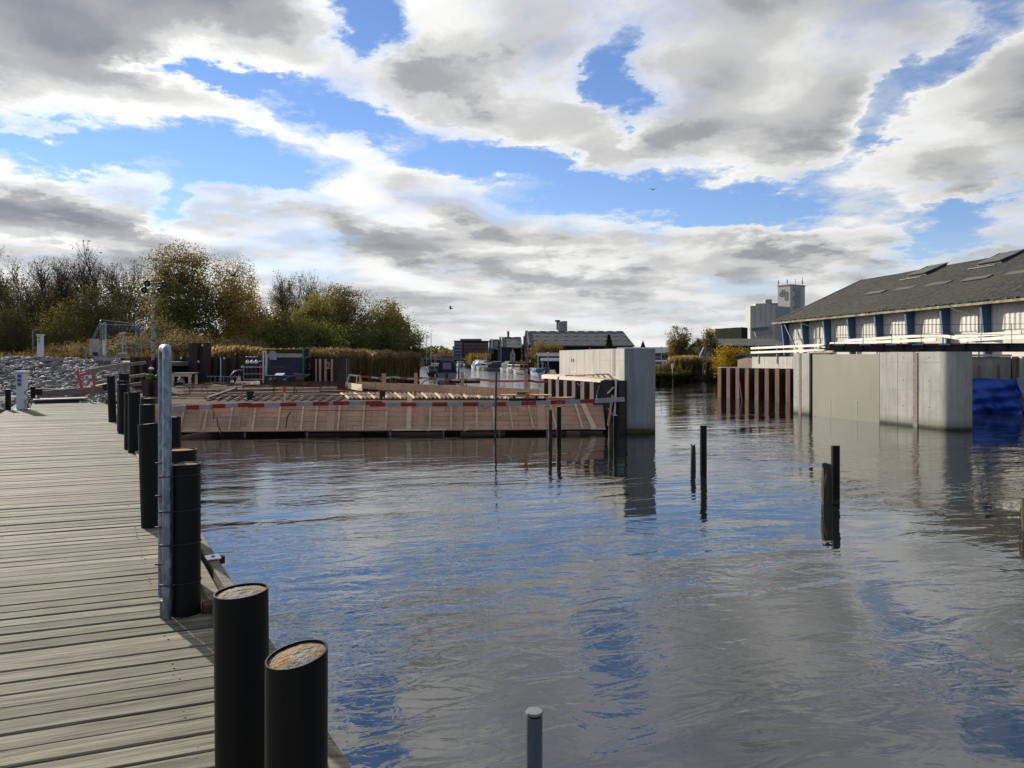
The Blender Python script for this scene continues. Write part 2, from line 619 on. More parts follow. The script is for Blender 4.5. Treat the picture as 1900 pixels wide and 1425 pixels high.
def galvanized():
    m, t, bs = base_mat('galvanized_steel')
    tc = t.node('ShaderNodeTexCoord').outputs['Object']
    vo = t.node('ShaderNodeTexVoronoi')
    t.put(vo.inputs['Vector'], t.vmath('MULTIPLY', tc, (1, 1, 0.55)))
    vo.inputs['Scale'].default_value = 34
    n, _ = t.noise(tc, 9, 5, 0.6)
    f = t.math('ADD', t.math('MULTIPLY', t.sep(vo.outputs['Color'])[0], 0.5), t.math('MULTIPLY', n, 0.5))
    t.put(bs.inputs['Base Color'], t.ramp(f, [(0.25, (0.14, 0.175, 0.215)), (0.55, (0.23, 0.28, 0.33)), (0.8, (0.36, 0.42, 0.48))]))
    bs.inputs['Metallic'].default_value = 0.75
    t.put(bs.inputs['Roughness'], t.maprange(f, 0.2, 0.8, 0.36, 0.55))
    return m


M = {}
M['deck'] = deck_wood()
M['water'] = water_mat()
M['galv'] = galvanized()
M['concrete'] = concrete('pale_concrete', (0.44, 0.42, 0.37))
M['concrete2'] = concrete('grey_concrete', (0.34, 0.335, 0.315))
M['black_pile'] = pm('black_plastic_pile', (0.0040, 0.0041, 0.0045), (0.0065, 0.0065, 0.007), 0.5, scale=3, stretch=(4, 4, 0.5), rnd=0.2, spec=0.22, bump=0.05)
M['pile_wood'] = pm('rotten_pile_wood', (0.075, 0.062, 0.035), (0.022, 0.018, 0.012), 0.85, scale=4, stretch=(6, 6, 0.5), bump=0.6)
M['new_wood'] = pm('raw_formwork_wood', (0.60, 0.385, 0.24), (0.50, 0.305, 0.18), 0.75, scale=1.2, stretch=(1, 6, 6), rnd=0.12, bump=0.1, dirt=(0.20, 0.11, 0.06), dirt_amt=0.3)
M['pale_wood'] = pm('pale_timber', (0.76, 0.61, 0.42), (0.66, 0.50, 0.33), 0.75, scale=1.5, stretch=(1, 5, 5), rnd=0.12, bump=0.1)
M['grey_wood'] = pm('grey_timber', (0.27, 0.21, 0.17), (0.18, 0.145, 0.12), 0.8, scale=2, stretch=(1, 6, 6), rnd=0.15, bump=0.2)
M['dark_wood'] = pm('wet_dark_timber', (0.085, 0.055, 0.036), (0.045, 0.030, 0.022), 0.7, scale=2, stretch=(1, 6, 6), rnd=0.25, bump=0.2, spec=0.08)
M['brown_wood'] = pm('brown_wet_boards', (0.20, 0.125, 0.085), (0.13, 0.08, 0.055), 0.6, scale=1.5, stretch=(1, 6, 6), rnd=0.15, spec=0.08)
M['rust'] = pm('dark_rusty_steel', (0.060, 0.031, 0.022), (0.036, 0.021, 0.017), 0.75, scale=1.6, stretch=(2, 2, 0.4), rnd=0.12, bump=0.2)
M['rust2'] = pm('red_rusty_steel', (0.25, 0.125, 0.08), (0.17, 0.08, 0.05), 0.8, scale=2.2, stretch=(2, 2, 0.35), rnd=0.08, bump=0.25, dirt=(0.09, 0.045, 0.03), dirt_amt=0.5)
M['rebar'] = pm('rebar_rust', (0.12, 0.055, 0.033), (0.07, 0.035, 0.024), 0.8)
M['steel_black'] = pm('black_steel', (0.028, 0.022, 0.020), (0.018, 0.014, 0.013), 0.6, scale=2, rnd=0.1)
M['gate_paint'] = pm('grey_green_gate_paint', (0.265, 0.255, 0.19), (0.225, 0.215, 0.16), 0.5, scale=0.5, rnd=0.0, bump=0.05, dirt=(0.33, 0.31, 0.25), dirt_amt=0.35)
M['red'] = pm('red_paint', (0.36, 0.018, 0.020), (0.27, 0.014, 0.016), 0.45, scale=3, rnd=0.1, dirt_amt=0.25)
M['white'] = pm('white_paint', (0.74, 0.74, 0.72), (0.62, 0.62, 0.60), 0.5, scale=3, rnd=0.05, dirt=(0.3, 0.28, 0.25), dirt_amt=0.3)
M['barrier_white'] = pm('grey_white_paint', (0.42, 0.42, 0.42), (0.32, 0.325, 0.33), 0.5, scale=3, rnd=0.05, dirt_amt=0.25)
M['white_timber'] = pm('whitewashed_timber', (0.80, 0.76, 0.68), (0.66, 0.60, 0.52), 0.7, scale=1.5, stretch=(1, 5, 5), rnd=0.05)
M['blue_paint'] = pm('blue_fin_paint', (0.048, 0.105, 0.205), (0.034, 0.08, 0.165), 0.55, scale=1.2, rnd=0.05)
M['wall_panel'] = pm('pale_wall_panel', (0.56, 0.52, 0.455), (0.50, 0.46, 0.40), 0.75, scale=0.7, rnd=0.06, dirt=(0.30, 0.26, 0.2), dirt_amt=0.25)
M['corrugated'] = pm('pale_corrugated_sheet', (0.60, 0.585, 0.53), (0.52, 0.50, 0.44), 0.65, scale=0.8, rnd=0.05, dirt=(0.25, 0.2, 0.15), dirt_amt=0.3)
M['tarp'] = pm('blue_tarpaulin', (0.022, 0.10, 0.58), (0.016, 0.075, 0.46), 0.42, scale=2, rnd=0.0, spec=0.6)
M['tarp_pale'] = pm('pale_blue_tarpaulin', (0.22, 0.30, 0.38), (0.17, 0.25, 0.33), 0.5, scale=2, rnd=0.0)
M['lichen_top'] = None
M['black_rubber'] = pm('black_rubber', (0.012, 0.012, 0.013), None, 0.6)
M['plastic_black'] = pm('black_plastic', (0.018, 0.018, 0.02), None, 0.5)
M['orange'] = pm('orange_plastic', (0.46, 0.085, 0.022), None, 0.5)
M['dark_red'] = pm('dark_red_plastic', (0.14, 0.02, 0.014), None, 0.5)
M['green'] = pm('green_paint', (0.012, 0.17, 0.065), None, 0.5)
M['rope'] = pm('pale_rope', (0.55, 0.48, 0.36), None, 0.85)
M['cable_grey'] = pm('grey_hose', (0.42, 0.42, 0.40), None, 0.6)
M['glass'] = pm('dark_window_glass', (0.035, 0.045, 0.06), (0.05, 0.06, 0.075), 0.08, spec=0.8, rnd=0.3)
M['alu'] = pm('aluminium', (0.45, 0.46, 0.47), None, 0.4, metal=0.7, rnd=0.05)
M['gravel'] = pm('gravel_path', (0.21, 0.20, 0.185), (0.13, 0.12, 0.11), 0.95, scale=3.0, bump=0.6, bscale=30, rnd=0)
M['stone'] = pm('granite_rubble', (0.34, 0.33, 0.325), (0.20, 0.195, 0.19), 0.85, scale=2.5, bump=0.3, rnd=0)


def lichen_mat():
    m, t, bs = base_mat('lichen_grown_pile_head')
    tc = t.node('ShaderNodeTexCoord').outputs['Object']
    oi = t.node('ShaderNodeObjectInfo')
    off = t.vmath('ADD', tc, t.vmath('SCALE', (3.0, 5.0, 7.0), scale=oi.outputs['Random']))
    a, _ = t.noise(off, 14, 6, 0.65)
    b_, _ = t.noise(t.vmath('ADD', off, (4, 4, 4)), 11, 7, 0.7, 0.6)
    c_, _ = t.noise(off, 60, 3, 0.6)
    c = t.ramp(a, [(0.3, (0.09, 0.08, 0.065)), (0.5, (0.20, 0.18, 0.15)), (0.7, (0.34, 0.32, 0.28))])
    c = t.mix(t.maprange(b_, 0.50, 0.57, 0, 0.95), c, (0.34, 0.165, 0.018, 1))
    c = t.mix(t.maprange(c_, 0.58, 0.68, 0, 0.7), c, (0.03, 0.028, 0.022, 1))
    t.put(bs.inputs['Base Color'], c)
    bs.inputs['Roughness'].default_value = 0.95
    bp = t.node('ShaderNodeBump')
    bp.inputs['Strength'].default_value = 0.9
    bp.inputs['Distance'].default_value = 0.012
    t.put(bp.inputs['Height'], t.math('ADD', b_, c_))
    t.put(bs.inputs['Normal'], bp.outputs[0])
    return m


M['lichen_top'] = lichen_mat()

# ------------------------------------------------------------------ ground, banks, water
M['grass_ground'] = pm('rough_grass_ground', (0.085, 0.075, 0.035), (0.12, 0.09, 0.045), 0.95, scale=0.6, bump=0.8, bscale=8, rnd=0)
M['bed'] = pm('canal_bed_mud', (0.05, 0.045, 0.035), None, 0.95, rnd=0)
M['far_green'] = pm('far_wooded_slope', (0.040, 0.048, 0.030), (0.065, 0.060, 0.034), 0.95, scale=0.03, detail=8, rnd=0)

b = MB()
b.quad((-9000, -9000, -3), (9000, -9000, -3), (9000, 9000, -3), (-9000, 9000, -3))
tag(b.build('canal_bed', M['bed']), kind='structure')
b = MB()
b.quad((-420, -140, 0), (420, -140, 0), (420, 263, 0), (-420, 263, 0))
tag(b.build('water', M['water']), kind='structure')

LEFT_BANK = [(-8000, 41), (-24.5, 41), (-21.5, 48), (-15.5, 49), (-15.5, 60), (-15, 84), (-20, 130), (-27, 200), (-32, 262), (-8000, 262)]
b = MB().prism(LEFT_BANK, -2.9, 2.2)
tag(b.build('left_bank', M['grass_ground']), kind='structure')
RIGHT_YARD = [(8000, 6), (28.5, 6), (27.5, 30), (24.4, 35.6), (20.5, 36.8), (18.5, 38.5), (17.0, 42.2), (14.0, 47.0), (15.5, 54), (8000, 54)]
tag(MB().prism(RIGHT_YARD, -2.9, 1.9).build('right_yard', M['gravel']), kind='structure')
RIGHT_BANK = [(15.4, 54.02), (20, 64), (25, 79), (21, 83), (14.2, 69), (12.8, 75), (11.2, 88), (9.6, 105), (6.8, 125), (2.2, 155), (-4, 176), (-9, 208), (-12, 262), (8000, 262), (8000, 54.02)]
tag(MB().prism(RIGHT_BANK, -2.9, 0.75).build('right_bank', M['grass_ground']), kind='structure')
tag(MB().prism([(-8000, 262.02), (8000, 262.02), (8000, 8500), (-8000, 8500)], -2.9, 1.5).build('far_land', M['grass_ground']), kind='structure')
tag(MB().prism([(-8000, -8500), (8000, -8500), (8000, -139), (-8000, -139)], -2.9, 1.5).build('rear_land', M['grass_ground']), kind='structure')

# low wooded hills behind the town
hv, hf = [], []
hr = random.Random(3)
N = 240
for i in range(N + 1):
    x = -1500 + 3000 * i / N
    h = 13 + 5 * math.sin(i * 0.11) + 3 * math.sin(i * 0.37 + 1) + hr.uniform(-1.2, 1.2)
    h *= max(0.35, 1.0 - max(0, (x + 60)) / 500)
    hv += [(x, 900, 0), (x, 930, h), (x, 1300, h * 1.1 + hr.uniform(-1, 1)), (x, 1500, 0)]
for i in range(N):
    for k in range(3):
        a = i * 4 + k
        hf.append((a, a + 4, a + 5, a + 1))
b = MB().add(hv, hf)
tag(b.build('hills', M['far_green']), kind='structure')

# ------------------------------------------------------------------ the boardwalk
DECK_Z = 0.80
SL = -0.59                                     # the edge runs left: dX/dD
ED = Vector((SL, 1, 0)).normalized()           # along the edge
BD = Vector((math.cos(R(21)), math.sin(R(21)), 0))   # along the boards
EN = Vector((ED.y, -ED.x, 0))                  # out over the water
EDGE0 = Vector((-0.67 + SL * (0 - 2.96), 0, 0)) - EN * 0.115  # edge at D = 0


def edge(D, inset=0.0, z=DECK_Z):
    p = EDGE0 + Vector((SL, 1, 0)) * D - EN * inset
    return Vector((p.x, p.y, z))


walk = bpy.data.objects.new('boardwalk', None)
col.objects.link(walk)
WLOC['boardwalk'] = Vector((0, 0, 0))
tag(walk, label='grey weathered timber boardwalk along the water', kind='structure')
PB = Vector((-BD.y, BD.x, 0))                  # across the boards
LEN, TH = 3.22, 0.045


def plank_mesh(wd, seed):
    """board with skewed ends cut along the walk's edges, softly rounded top edges; local x along the board"""
    r_ = random.Random(seed)
    sk = ED.dot(BD) / ED.dot(PB)               # end skew
    bm = MB()
    prof = [(-wd / 2, -TH), (-wd / 2, -0.006), (-wd / 2 + 0.006, 0.0), (wd / 2 - 0.006, 0.0), (wd / 2, -0.006), (wd / 2, -TH)]
    nseg = 6
    vs_, fs = [], []
    bow = r_.uniform(-0.004, 0.004)
    for i in range(nseg + 1):
        x = -LEN * i / nseg
        dz = bow * math.sin(math.pi * i / nseg) + r_.uniform(-0.001, 0.001)
        for y, z in prof:
            vs_.append((x + y * sk, y, z + dz))
    k = len(prof)
    for i in range(nseg):
        for j in range(k - 1):
            a = i * k + j
            fs.append((a, a + k, a + k + 1, a + 1))
        fs.append((i * k + k - 1, (i + 1) * k + k - 1, (i + 1) * k, i * k))
    fs.append(tuple(range(k)))
    fs.append(tuple(range((nseg + 1) * k - 1, nseg * k - 1, -1)))
    bm.add(vs_, fs)
    # nail heads over the three bearers
    return bm.mesh('plank')


plank_meshes = [plank_mesh(0.143 + 0.003 * (i % 3 - 1), i) for i in range(8)]
for me in plank_meshes:
    me.materials.append(M['deck'])
rd = random.Random(11)
step = 0.1545 / ED.dot(PB)
bz = math.atan2(BD.y, BD.x)
s0 = -6.5
nplank = 0
s = s0
while True:
    p = EDGE0 + ED * s
    if p.y > 28.4:
        break
    o = bpy.data.objects.new('plank', plank_meshes[rd.randrange(8)])
    col.objects.link(o)
    o.parent = walk
    o.location = (p.x, p.y, DECK_Z + rd.uniform(-0.005, 0.004))
    o.rotation_euler = (rd.uniform(-0.018, 0.018), rd.uniform(-0.0006, 0.0006), bz + rd.uniform(-0.0012, 0.0012))
    nplank += 1
    s += step + (0.006 if nplank % 9 == 4 else rd.uniform(-0.0012, 0.0022))
S_END = s
# nails: three rows over the bearers, one part
b = MB()
for i in range(int((S_END - s0) / step)):
    q = EDGE0 + ED * (s0 + i * step)
    if q.y < -0.5 or q.y > 9:
        continue
    for t_ in (0.42, 1.55, 2.7):
        for dy in (-0.045, 0.04):
            c = q - BD * (t_ + rd.uniform(-0.012, 0.012)) + PB * dy
            b.cyl((c.x, c.y, DECK_Z - 0.004), 0.0048, 0.0055, 6)
o = b.build('nail_heads', M['steel_black'], walk)
o['kind'] = 'stuff'
# bearers and fascia under the boards
for inset in (0.22, 1.45, 2.6):
    a, c = edge(-6, inset, DECK_Z - 0.15), edge(28, inset, DECK_Z - 0.15)
    MB().bar(a, c, 0.12, 0.2).build('bearer', M['dark_wood'], walk)
# the two weathered rim boards, butted lengths
D0 = -6.0
i = 0
while D0 < 28:
    D1 = min(D0 + 4.45, 28.2)
    up = 0.012 + 0.006 * (i % 2)
    MB().bar(edge(D0 + 0.01, 0.055, DECK_Z + up), edge(D1 - 0.01, 0.055, DECK_Z + up), 0.095, 0.05).build('rim_board', M['deck'], walk, bevel=0.006)
    MB().bar(edge(D0 + 0.6, -0.075, DECK_Z - 0.03), edge(D1 + 0.58, -0.075, DECK_Z - 0.03 - 0.01 * (i % 2)), 0.075, 0.14).build('rim_board', M['deck'], walk, bevel=0.006)
    D0 = D1
    i += 1
MB().bar(edge(4.55, -0.005, 0.0) + Vector((0, 0, 0.55)), edge(28, -0.005, 0.55), 0.05, 0.3).build('fascia', M['dark_wood'], walk)

# white metal plate with a hole on the rim
pl = edge(5.98, -0.075, DECK_Z + 0.052)
t_ = thing('metal_plate', 'small white metal plate screwed on the rim of the boardwalk', 'plate', pl)
ang = math.atan2(ED.y, ED.x)
MB().box(pl, (0.15, 0.11, 0.008), rz=ang).build('plate', M['white'], t_)
MB().cyl(pl + Vector((0, 0, 0.003)), 0.006, 0.017, 10).build('hole', M['steel_black'], t_)
MB().box(pl + EN * 0.07 - Vector((0, 0, 0.03)), (0.05, 0.04, 0.06), rz=ang).build('bracket', M['steel_black'], t_)

# green rope end over the rim
rp = edge(2.62, -0.02, DECK_Z + 0.04)
b = MB().tube([rp + ED * 0.10 + Vector((0, 0, 0.0)), rp + ED * 0.05 + Vector((0, 0, 0.03)), rp + EN * 0.03 + Vector((0, 0, 0.03)), rp + EN * 0.06 - ED * 0.03 - Vector((0, 0, 0.06)), rp + EN * 0.065 - ED * 0.05 - Vector((0, 0, 0.3))], 0.011, 8)
M['rope_green'] = pm('green_rope', (0.03, 0.24, 0.16), None, 0.8)
tag(b.build('mooring_rope', M['rope_green'], smooth=True), 'short green rope end hanging over the boardwalk rim', 'rope')

# ------------------------------------------------------------------ black mooring piles along the edge, in pairs


def bollard(name, label, base, top, r=0.1, lean=(0, 0), tilt=(0.0, 0.0), grp='black piles standing along the boardwalk edge'):
    t = thing(name, label, 'pile', (base[0], base[1], -1.2), grp)
    n = 40
    cb = Vector((base[0], base[1], -1.2))
    ct = Vector((base[0] + lean[0], base[1] + lean[1], top))
    b = MB()
    vs_, fs = [], []
    for j, f in enumerate((0.0, 0.5, 1.0)):
        for k in range(n):
            a = 2 * math.pi * k / n
            p = cb.lerp(ct, f) + Vector((math.cos(a), math.sin(a), 0)) * r
            if f == 1.0:
                p.z += tilt[0] * math.cos(a) + tilt[1] * math.sin(a)
            vs_.append(p)
    for j in range(2):
        for k in range(n):
            a_, b_ = j * n + k, j * n + (k + 1) % n
            fs.append((a_, b_, b_ + n, a_ + n))
    # rim and inner wall
    for j, (rr, dz) in enumerate(((r - 0.006, 0.0), (r - 0.006, -0.012))):
        for k in range(n):
            a = 2 * math.pi * k / n
            vs_.append(ct + Vector((math.cos(a) * rr, math.sin(a) * rr, dz + tilt[0] * math.cos(a) + tilt[1] * math.sin(a))))
    for j in (2, 3):
        for k in range(n):
            a_, b_ = j * n + k, j * n + (k + 1) % n
            fs.append((a_, b_, b_ + n, a_ + n))
    b.add(vs_, fs)
    b.build('sleeve', M['black_pile'], t, smooth=True)
    # lichen-grown timber core, slightly domed and rough
    rr = random.Random(int(base[1] * 100))
    vs_, fs = [], []
    rings = 7
    for j in range(rings):
        f = j / (rings - 1)
        for k in range(n):
            a = 2 * math.pi * k / n
            q = (r - 0.0065) * (1 - f)
            z = -0.010 + 0.012 * math.sin(f * 1.6) + rr.uniform(-0.0012, 0.0012) + (tilt[0] * math.cos(a) + tilt[1] * math.sin(a)) * (1 - f)
            vs_.append(ct + Vector((math.cos(a) * q, math.sin(a) * q, z)))
    for j in range(rings - 1):
        for k in range(n):
            a_, b_ = j * n + k, j * n + (k + 1) % n
            fs.append((a_, b_, b_ + n, a_ + n))
    b = MB().add(vs_, fs)
    b.build('pile_head', M['lichen_top'], t, smooth=True)
    return t


def row(D, extra=0.0):
    return (-2.15 + SL * (D - 4.73) + extra, D)


bollard('mooring_pile', 'nearest black pile with orange lichen on its slanted top', row(2.36, 0.04), 1.525, 0.100, tilt=(0.014, 0.008), lean=(0.0, 0.01))
bollard('mooring_pile', 'tall black pile with lichen top just behind the nearest one', row(2.75, -0.03), 1.605, 0.100, tilt=(0.006, 0.0), lean=(-0.035, 0.02))
bollard('mooring_pile', 'black pile strapped to the steel handrail', (-2.185, 4.80), 1.80, 0.093)
bollard('mooring_pile', 'black pile half hidden behind the one strapped to the handrail', (-2.45, 5.32), 1.83, 0.100)
bollard('mooring_pile', 'black pile leaning left just behind the steel handrail', (-3.60, 7.30), 1.84, 0.100, lean=(-0.10, 0), tilt=(0.012, 0))
bollard('mooring_pile', 'upright black pile behind the leaning one near the handrail', (-3.78, 7.95), 1.86, 0.100)
bollard('mooring_pile', 'fourth black pile pair from the camera, front pile', (-5.14, 10.10), 1.86, 0.100)
bollard('mooring_pile', 'fourth black pile pair from the camera, taller rear pile', (-5.36, 10.55), 1.92, 0.100)
bollard('mooring_pile', 'fifth black pile pair from the camera, front pile', (-6.88, 13.05), 1.90, 0.100)
bollard('mooring_pile', 'fifth black pile pair from the camera, rear pile', (-7.22, 13.55), 1.86, 0.100)
bollard('mooring_pile', 'sixth black pile pair from the camera, front pile', (-8.90, 16.4), 1.92, 0.105)
bollard('mooring_pile', 'sixth black pile pair from the camera, rear pile', (-9.25, 17.0), 1.98, 0.105)
bollard('mooring_pile', 'farthest leaning black pile at the end of the row', (-10.72, 19.4), 2.04, 0.100, lean=(-0.14, 0.0))
bollard('mooring_pile', 'farthest upright black pile behind the leaning last one', (-11.15, 20.6), 2.08, 0.14)

# little timber block at the foot of the strapped pile
blk = Vector((-2.02, 4.84, DECK_Z + 0.03))
tag(MB().box(blk, (0.13, 0.09, 0.06), rz=0.5).build('timber_block', M['dark_wood'], bevel=0.005), 'small dark timber block beside the foot of the strapped pile', 'block')

# ------------------------------------------------------------------ galvanized handrail hoop strapped to the pile
t_ = thing('handrail_hoop', 'tall galvanized steel handrail hoop strapped to a black pile', 'handrail', (-2.27, 4.70, 0.8))
pf, pb = Vector((-2.262, 4.70, 0)), Vector((-2.468, 5.06, 0))
zt, rr_ = 2.572, 0.085
u = (pb - pf).normalized()
pts = [pf + Vector((0, 0, 0.80)), pf + Vector((0, 0, 1.4)), pf + Vector((0, 0, zt - rr_))]
for k in range(1, 7):
    a = math.pi / 2 * k / 6
    pts.append(pf + u * (rr_ - rr_ * math.cos(a)) + Vector((0, 0, zt - rr_ + rr_ * math.sin(a))))
for k in range(0, 7):
    a = math.pi / 2 * k / 6
    pts.append(pb - u * (rr_ - rr_ * math.sin(a)) + Vector((0, 0, zt - rr_ + rr_ * math.cos(a))))
pts += [pb + Vector((0, 0, 1.4)), pb + Vector((0, 0, 0.82))]
MB().tube(pts, 0.0275, 20).build('hoop_tube', M['galv'], t_, smooth=True)
for z in (1.02, 1.28, 1.50, 1.73):
    for ctr, dz, wide in ((pf, 0.0, True), (pb, 0.035, False)):
        b = MB()
        ring = []
        n = 20
        pc = Vector((-2.185, 4.80, 0))
        for k in range(n + 1):
            a = 2 * math.pi * k / n
            dirv = Vector((math.cos(a), math.sin(a), 0))
            if wide:
                # strap hull round pipe and pile
                best = max((ctr + dirv * 0.031, pc + dirv * 0.097), key=lambda q: q.dot(dirv))
            else:
                best = ctr + dirv * 0.031
            ring.append(best + Vector((0, 0, z + dz)))
        b.tube(ring, 0.0035, 6, caps=False)
        b.box(ctr + Vector((-0.03, -0.02, z + dz)), (0.022, 0.012, 0.012))
        b.build('strap', M['black_rubber'], t_)
MB().box(pf + Vector((-0.035, 0.03, 0.84)), (0.03, 0.05, 0.14)).build('foot_clamp', M['galv'], t_)

# ------------------------------------------------------------------ piles and poles out in the water


def black_post(label, x, D, top, r):
    t = thing('water_post', label, 'post', (x, D, -1), 'black round posts standing in the water')
    MB().cyl((x, D, -1), top + 1, r, 24).build('sleeve', M['black_pile'], t, smooth=True)
    MB().cyl((x, D, top - 0.01), 0.02, r * 0.9, 16).build('cap', M['lichen_top'], t)
    return t


def old_pile(label, x, D, top, r, lean=0.0, seed=1):
    r_ = random.Random(seed)
    t = thing('old_pile', label, 'pile', (x, D, -1), 'old rotten timber piles in the water')
    n, lv = 12, 9
    b = MB()
    vs_, fs = [], []
    jag = [r_.uniform(-0.07, 0.03) for _ in range(n)]
    for j in range(lv):
        f = j / (lv - 1)
        z = -1 + (top + 1) * f
        rad = r * (0.86 + 0.14 * math.sin(f * 3.0 + seed)) * (1.0 if f < 0.99 else 0.88)
        for k in range(n):
            a = 2 * math.pi * k / n
            q = rad * (1 + r_.uniform(-0.07, 0.07))
            vs_.append((x + lean * f + math.cos(a) * q, D + math.sin(a) * q, z + (jag[k] if j == lv - 1 else 0)))
    for j in range(lv - 1):
        for k in range(n):
            a_, b_ = j * n + k, j * n + (k + 1) % n
            fs.append((a_, b_, b_ + n, a_ + n))
    vs_.append((x + lean, D, top - 0.05))
    fs += [((lv - 1) * n + k, (lv - 1) * n + (k + 1) % n, len(vs_) - 1) for k in range(n)]
    b.add(vs_, fs)
    b.build('timber', M['pile_wood'], t)
    return t


def wire_hook(p):
    return MB().tube([p + Vector((-0.05, 0, 0.14)), p + Vector((-0.05, 0, 0.06)), p + Vector((0, 0, 0.01)), p + Vector((0.05, 0, 0.06)), p + Vector((0.045, 0, 0.15))], 0.004, 5)


p = on(1305, 884)
t_ = black_post('taller black post of the pair in mid water', p.x, p.y, 2.5 - (790 - HY) / F_PX * p.y, 0.072)
wire_hook(Vector((p.x, p.y, 2.5 - (790 - HY) / F_PX * p.y))).build('wire_hook', M['alu'], t_)
p = on(1286, 873)
old_pile('short rotten pile beside the taller post in mid water', p.x, p.y, 2.5 - (825 - HY) / F_PX * p.y, 0.080, 0.0, 2)
p = on(1550, 925)
black_post('black post right of mid water with a mossy stump in front', p.x, p.y, 2.5 - (827 - HY) / F_PX * p.y, 0.075)
p = on(1535, 935)
old_pile('mossy brown timber stump in front of a black post', p.x, p.y, 2.5 - (862 - HY) / F_PX * p.y, 0.098, 0.0, 5)
p = on(1037, 828)
t_ = black_post('black post standing in front of the timber formwork', p.x, p.y, 2.5 - (755 - HY) / F_PX * p.y, 0.066)
wire_hook(Vector((p.x, p.y, 2.5 - (755 - HY) / F_PX * p.y))).build('wire_hook', M['alu'], t_)
p = on(1020, 830)
old_pile('jagged split timber pile in front of the formwork', p.x, p.y, 2.5 - (760 - HY) / F_PX * p.y, 0.075, 0.02, 8)
p = on(1142, 830)
t_ = black_post('black post in front of the dark sheet piling', p.x, p.y, 2.5 - (771 - HY) / F_PX * p.y, 0.068)
wire_hook(Vector((p.x - 0.1, p.y, 2.5 - (771 - HY) / F_PX * p.y))).build('wire_hook', M['alu'], t_)
p = on(1133.5, 833)
old_pile('mossy pale pile with two bolts beside the dark sheet piling', p.x, p.y, 2.5 - (786 - HY) / F_PX * p.y, 0.070, 0.0, 12)
p = on(1906, 985)
t_ = old_pile('dark pile with a hanging chain at the right edge of the picture', p.x, p.y, 2.5 - (928 - HY) / F_PX * p.y, 0.10, 0.0, 15)
cz = 2.5 - (940 - HY) / F_PX * p.y
b = MB()
for k in range(16):
    b.tube([Vector((p.x - 0.115 - 0.02 * math.sin(k * .3), p.y - 0.03 + 0.008 * (-1) ** k, cz - k * 0.032)), Vector((p.x - 0.115 - 0.02 * math.sin(k * .3), p.y - 0.03 - 0.008 * (-1) ** k, cz - k * 0.032 - 0.03))], 0.007, 5)
b.build('chain', M['rust'], t_)
# thin grey depth pole in front of the formwork
p = on(919, 812)
t_ = thing('depth_pole', 'thin dark steel pole standing in the water before the formwork', 'pole', (p.x, p.y, -1))
MB().tube([(p.x - 0.02, p.y, -1), (p.x + 0.03, p.y, 2.5 - (692 - HY) / F_PX * p.y)], 0.034, 10).build('rod', pm('dark_zinc', (0.075, 0.08, 0.09), None, 0.5, metal=0.3), t_, smooth=True)
# round grey mooring pole close by
D = 2.55
x, top = (986 - CX) / F_PX * D, CAM_Z - (1318 - HY) / F_PX * D
t_ = thing('mooring_pole', 'blue grey round pole with flat cap in the near water', 'pole', (x, D, -1))
M['pole_grey'] = pm('blue_grey_tube', (0.125, 0.155, 0.175), (0.10, 0.125, 0.145), 0.38, metal=0.25, scale=4, rnd=0)
MB().cyl((x + 0.01, D, -1), top + 1 - 0.018, 0.0295, 28).build('tube', M['pole_grey'], t_, smooth=True)
MB().cyl((x + 0.01, D, top - 0.02), 0.010, 0.0265, 28).build('joint', M['black_rubber'], t_)
MB().lathe([(0.0305, 0), (0.0305, 0.006), (0.029, 0.009), (0.0, 0.0095)], (x + 0.01, D, top - 0.010), 28).build('cap', pm('pole_cap', (0.21, 0.22, 0.22), None, 0.5), t_, smooth=True)

# ------------------------------------------------------------------ concrete lock pier on the right
# plan: long face looks left, rounded nose towards the camera
FAR, NEAR = Vector((12.92, 32.9, 0)), Vector((15.2, 25.4, 0))
dl = (NEAR - FAR).normalized()                 # along the long face, towards the camera
nl = Vector((-dl.y, dl.x, 0))
if nl.x > 0:
    nl = -nl                                    # outward normal of the long face (left)
TP = 1.15                                       # thickness
PZ = 2.76


def pier_pt(u_, out=0.0, z=0.0):
    """u along the long face from its far end, out = metres proud of it"""
    p = FAR + dl * u_ + nl * out
    return Vector((p.x, p.y, z))


LP_ = (NEAR - FAR).length
t_ = thing('concrete_pier', 'long pale concrete pier with rounded nose and painted steel gate, right of the channel', 'pier', (FAR.x, FAR.y, -1.5))
u_slot0, u_slot1 = 1.05, 5.05                   # recess of the gate


def pier_seg(u0, u1, back=TP, front=0.0):
    return [pier_pt(u0, front), pier_pt(u1, front), pier_pt(u1, -back), pier_pt(u0, -back)]


segs = [(0.0, 0.36, 0), (0.365, 0.515, -0.05), (0.52, 1.05, 0), (5.07, 5.36, 0.0), (5.365, 6.64, 0.0), (6.645, 6.86, -0.05), (6.865, LP_, 0.0)]
for k, (u0, u1, fr) in enumerate(segs):
    MB().prism([(p.x, p.y) for p in pier_seg(u0, u1, TP, fr)], -1.5, PZ).build('wall_block', M['concrete'], t_)
# recess behind the gate
MB().prism([(p.x, p.y) for p in pier_seg(1.055, 5.065, TP, -0.30)], -1.5, PZ - 0.06).build('wall_block', M['concrete2'], t_)
# rounded nose: half round end
r0 = TP / 2
c0 = pier_pt(LP_, -r0)
poly = []
for k in range(29):
    a = math.pi * k / 28
    q = c0 + nl * (r0 * math.cos(a)) + dl * (r0 * 0.95 * math.sin(a) + 0.004)
    poly.append((q.x, q.y))
MB().prism(poly, -1.5, PZ - 0.005).build('nose', M['concrete'], t_, smooth=True)
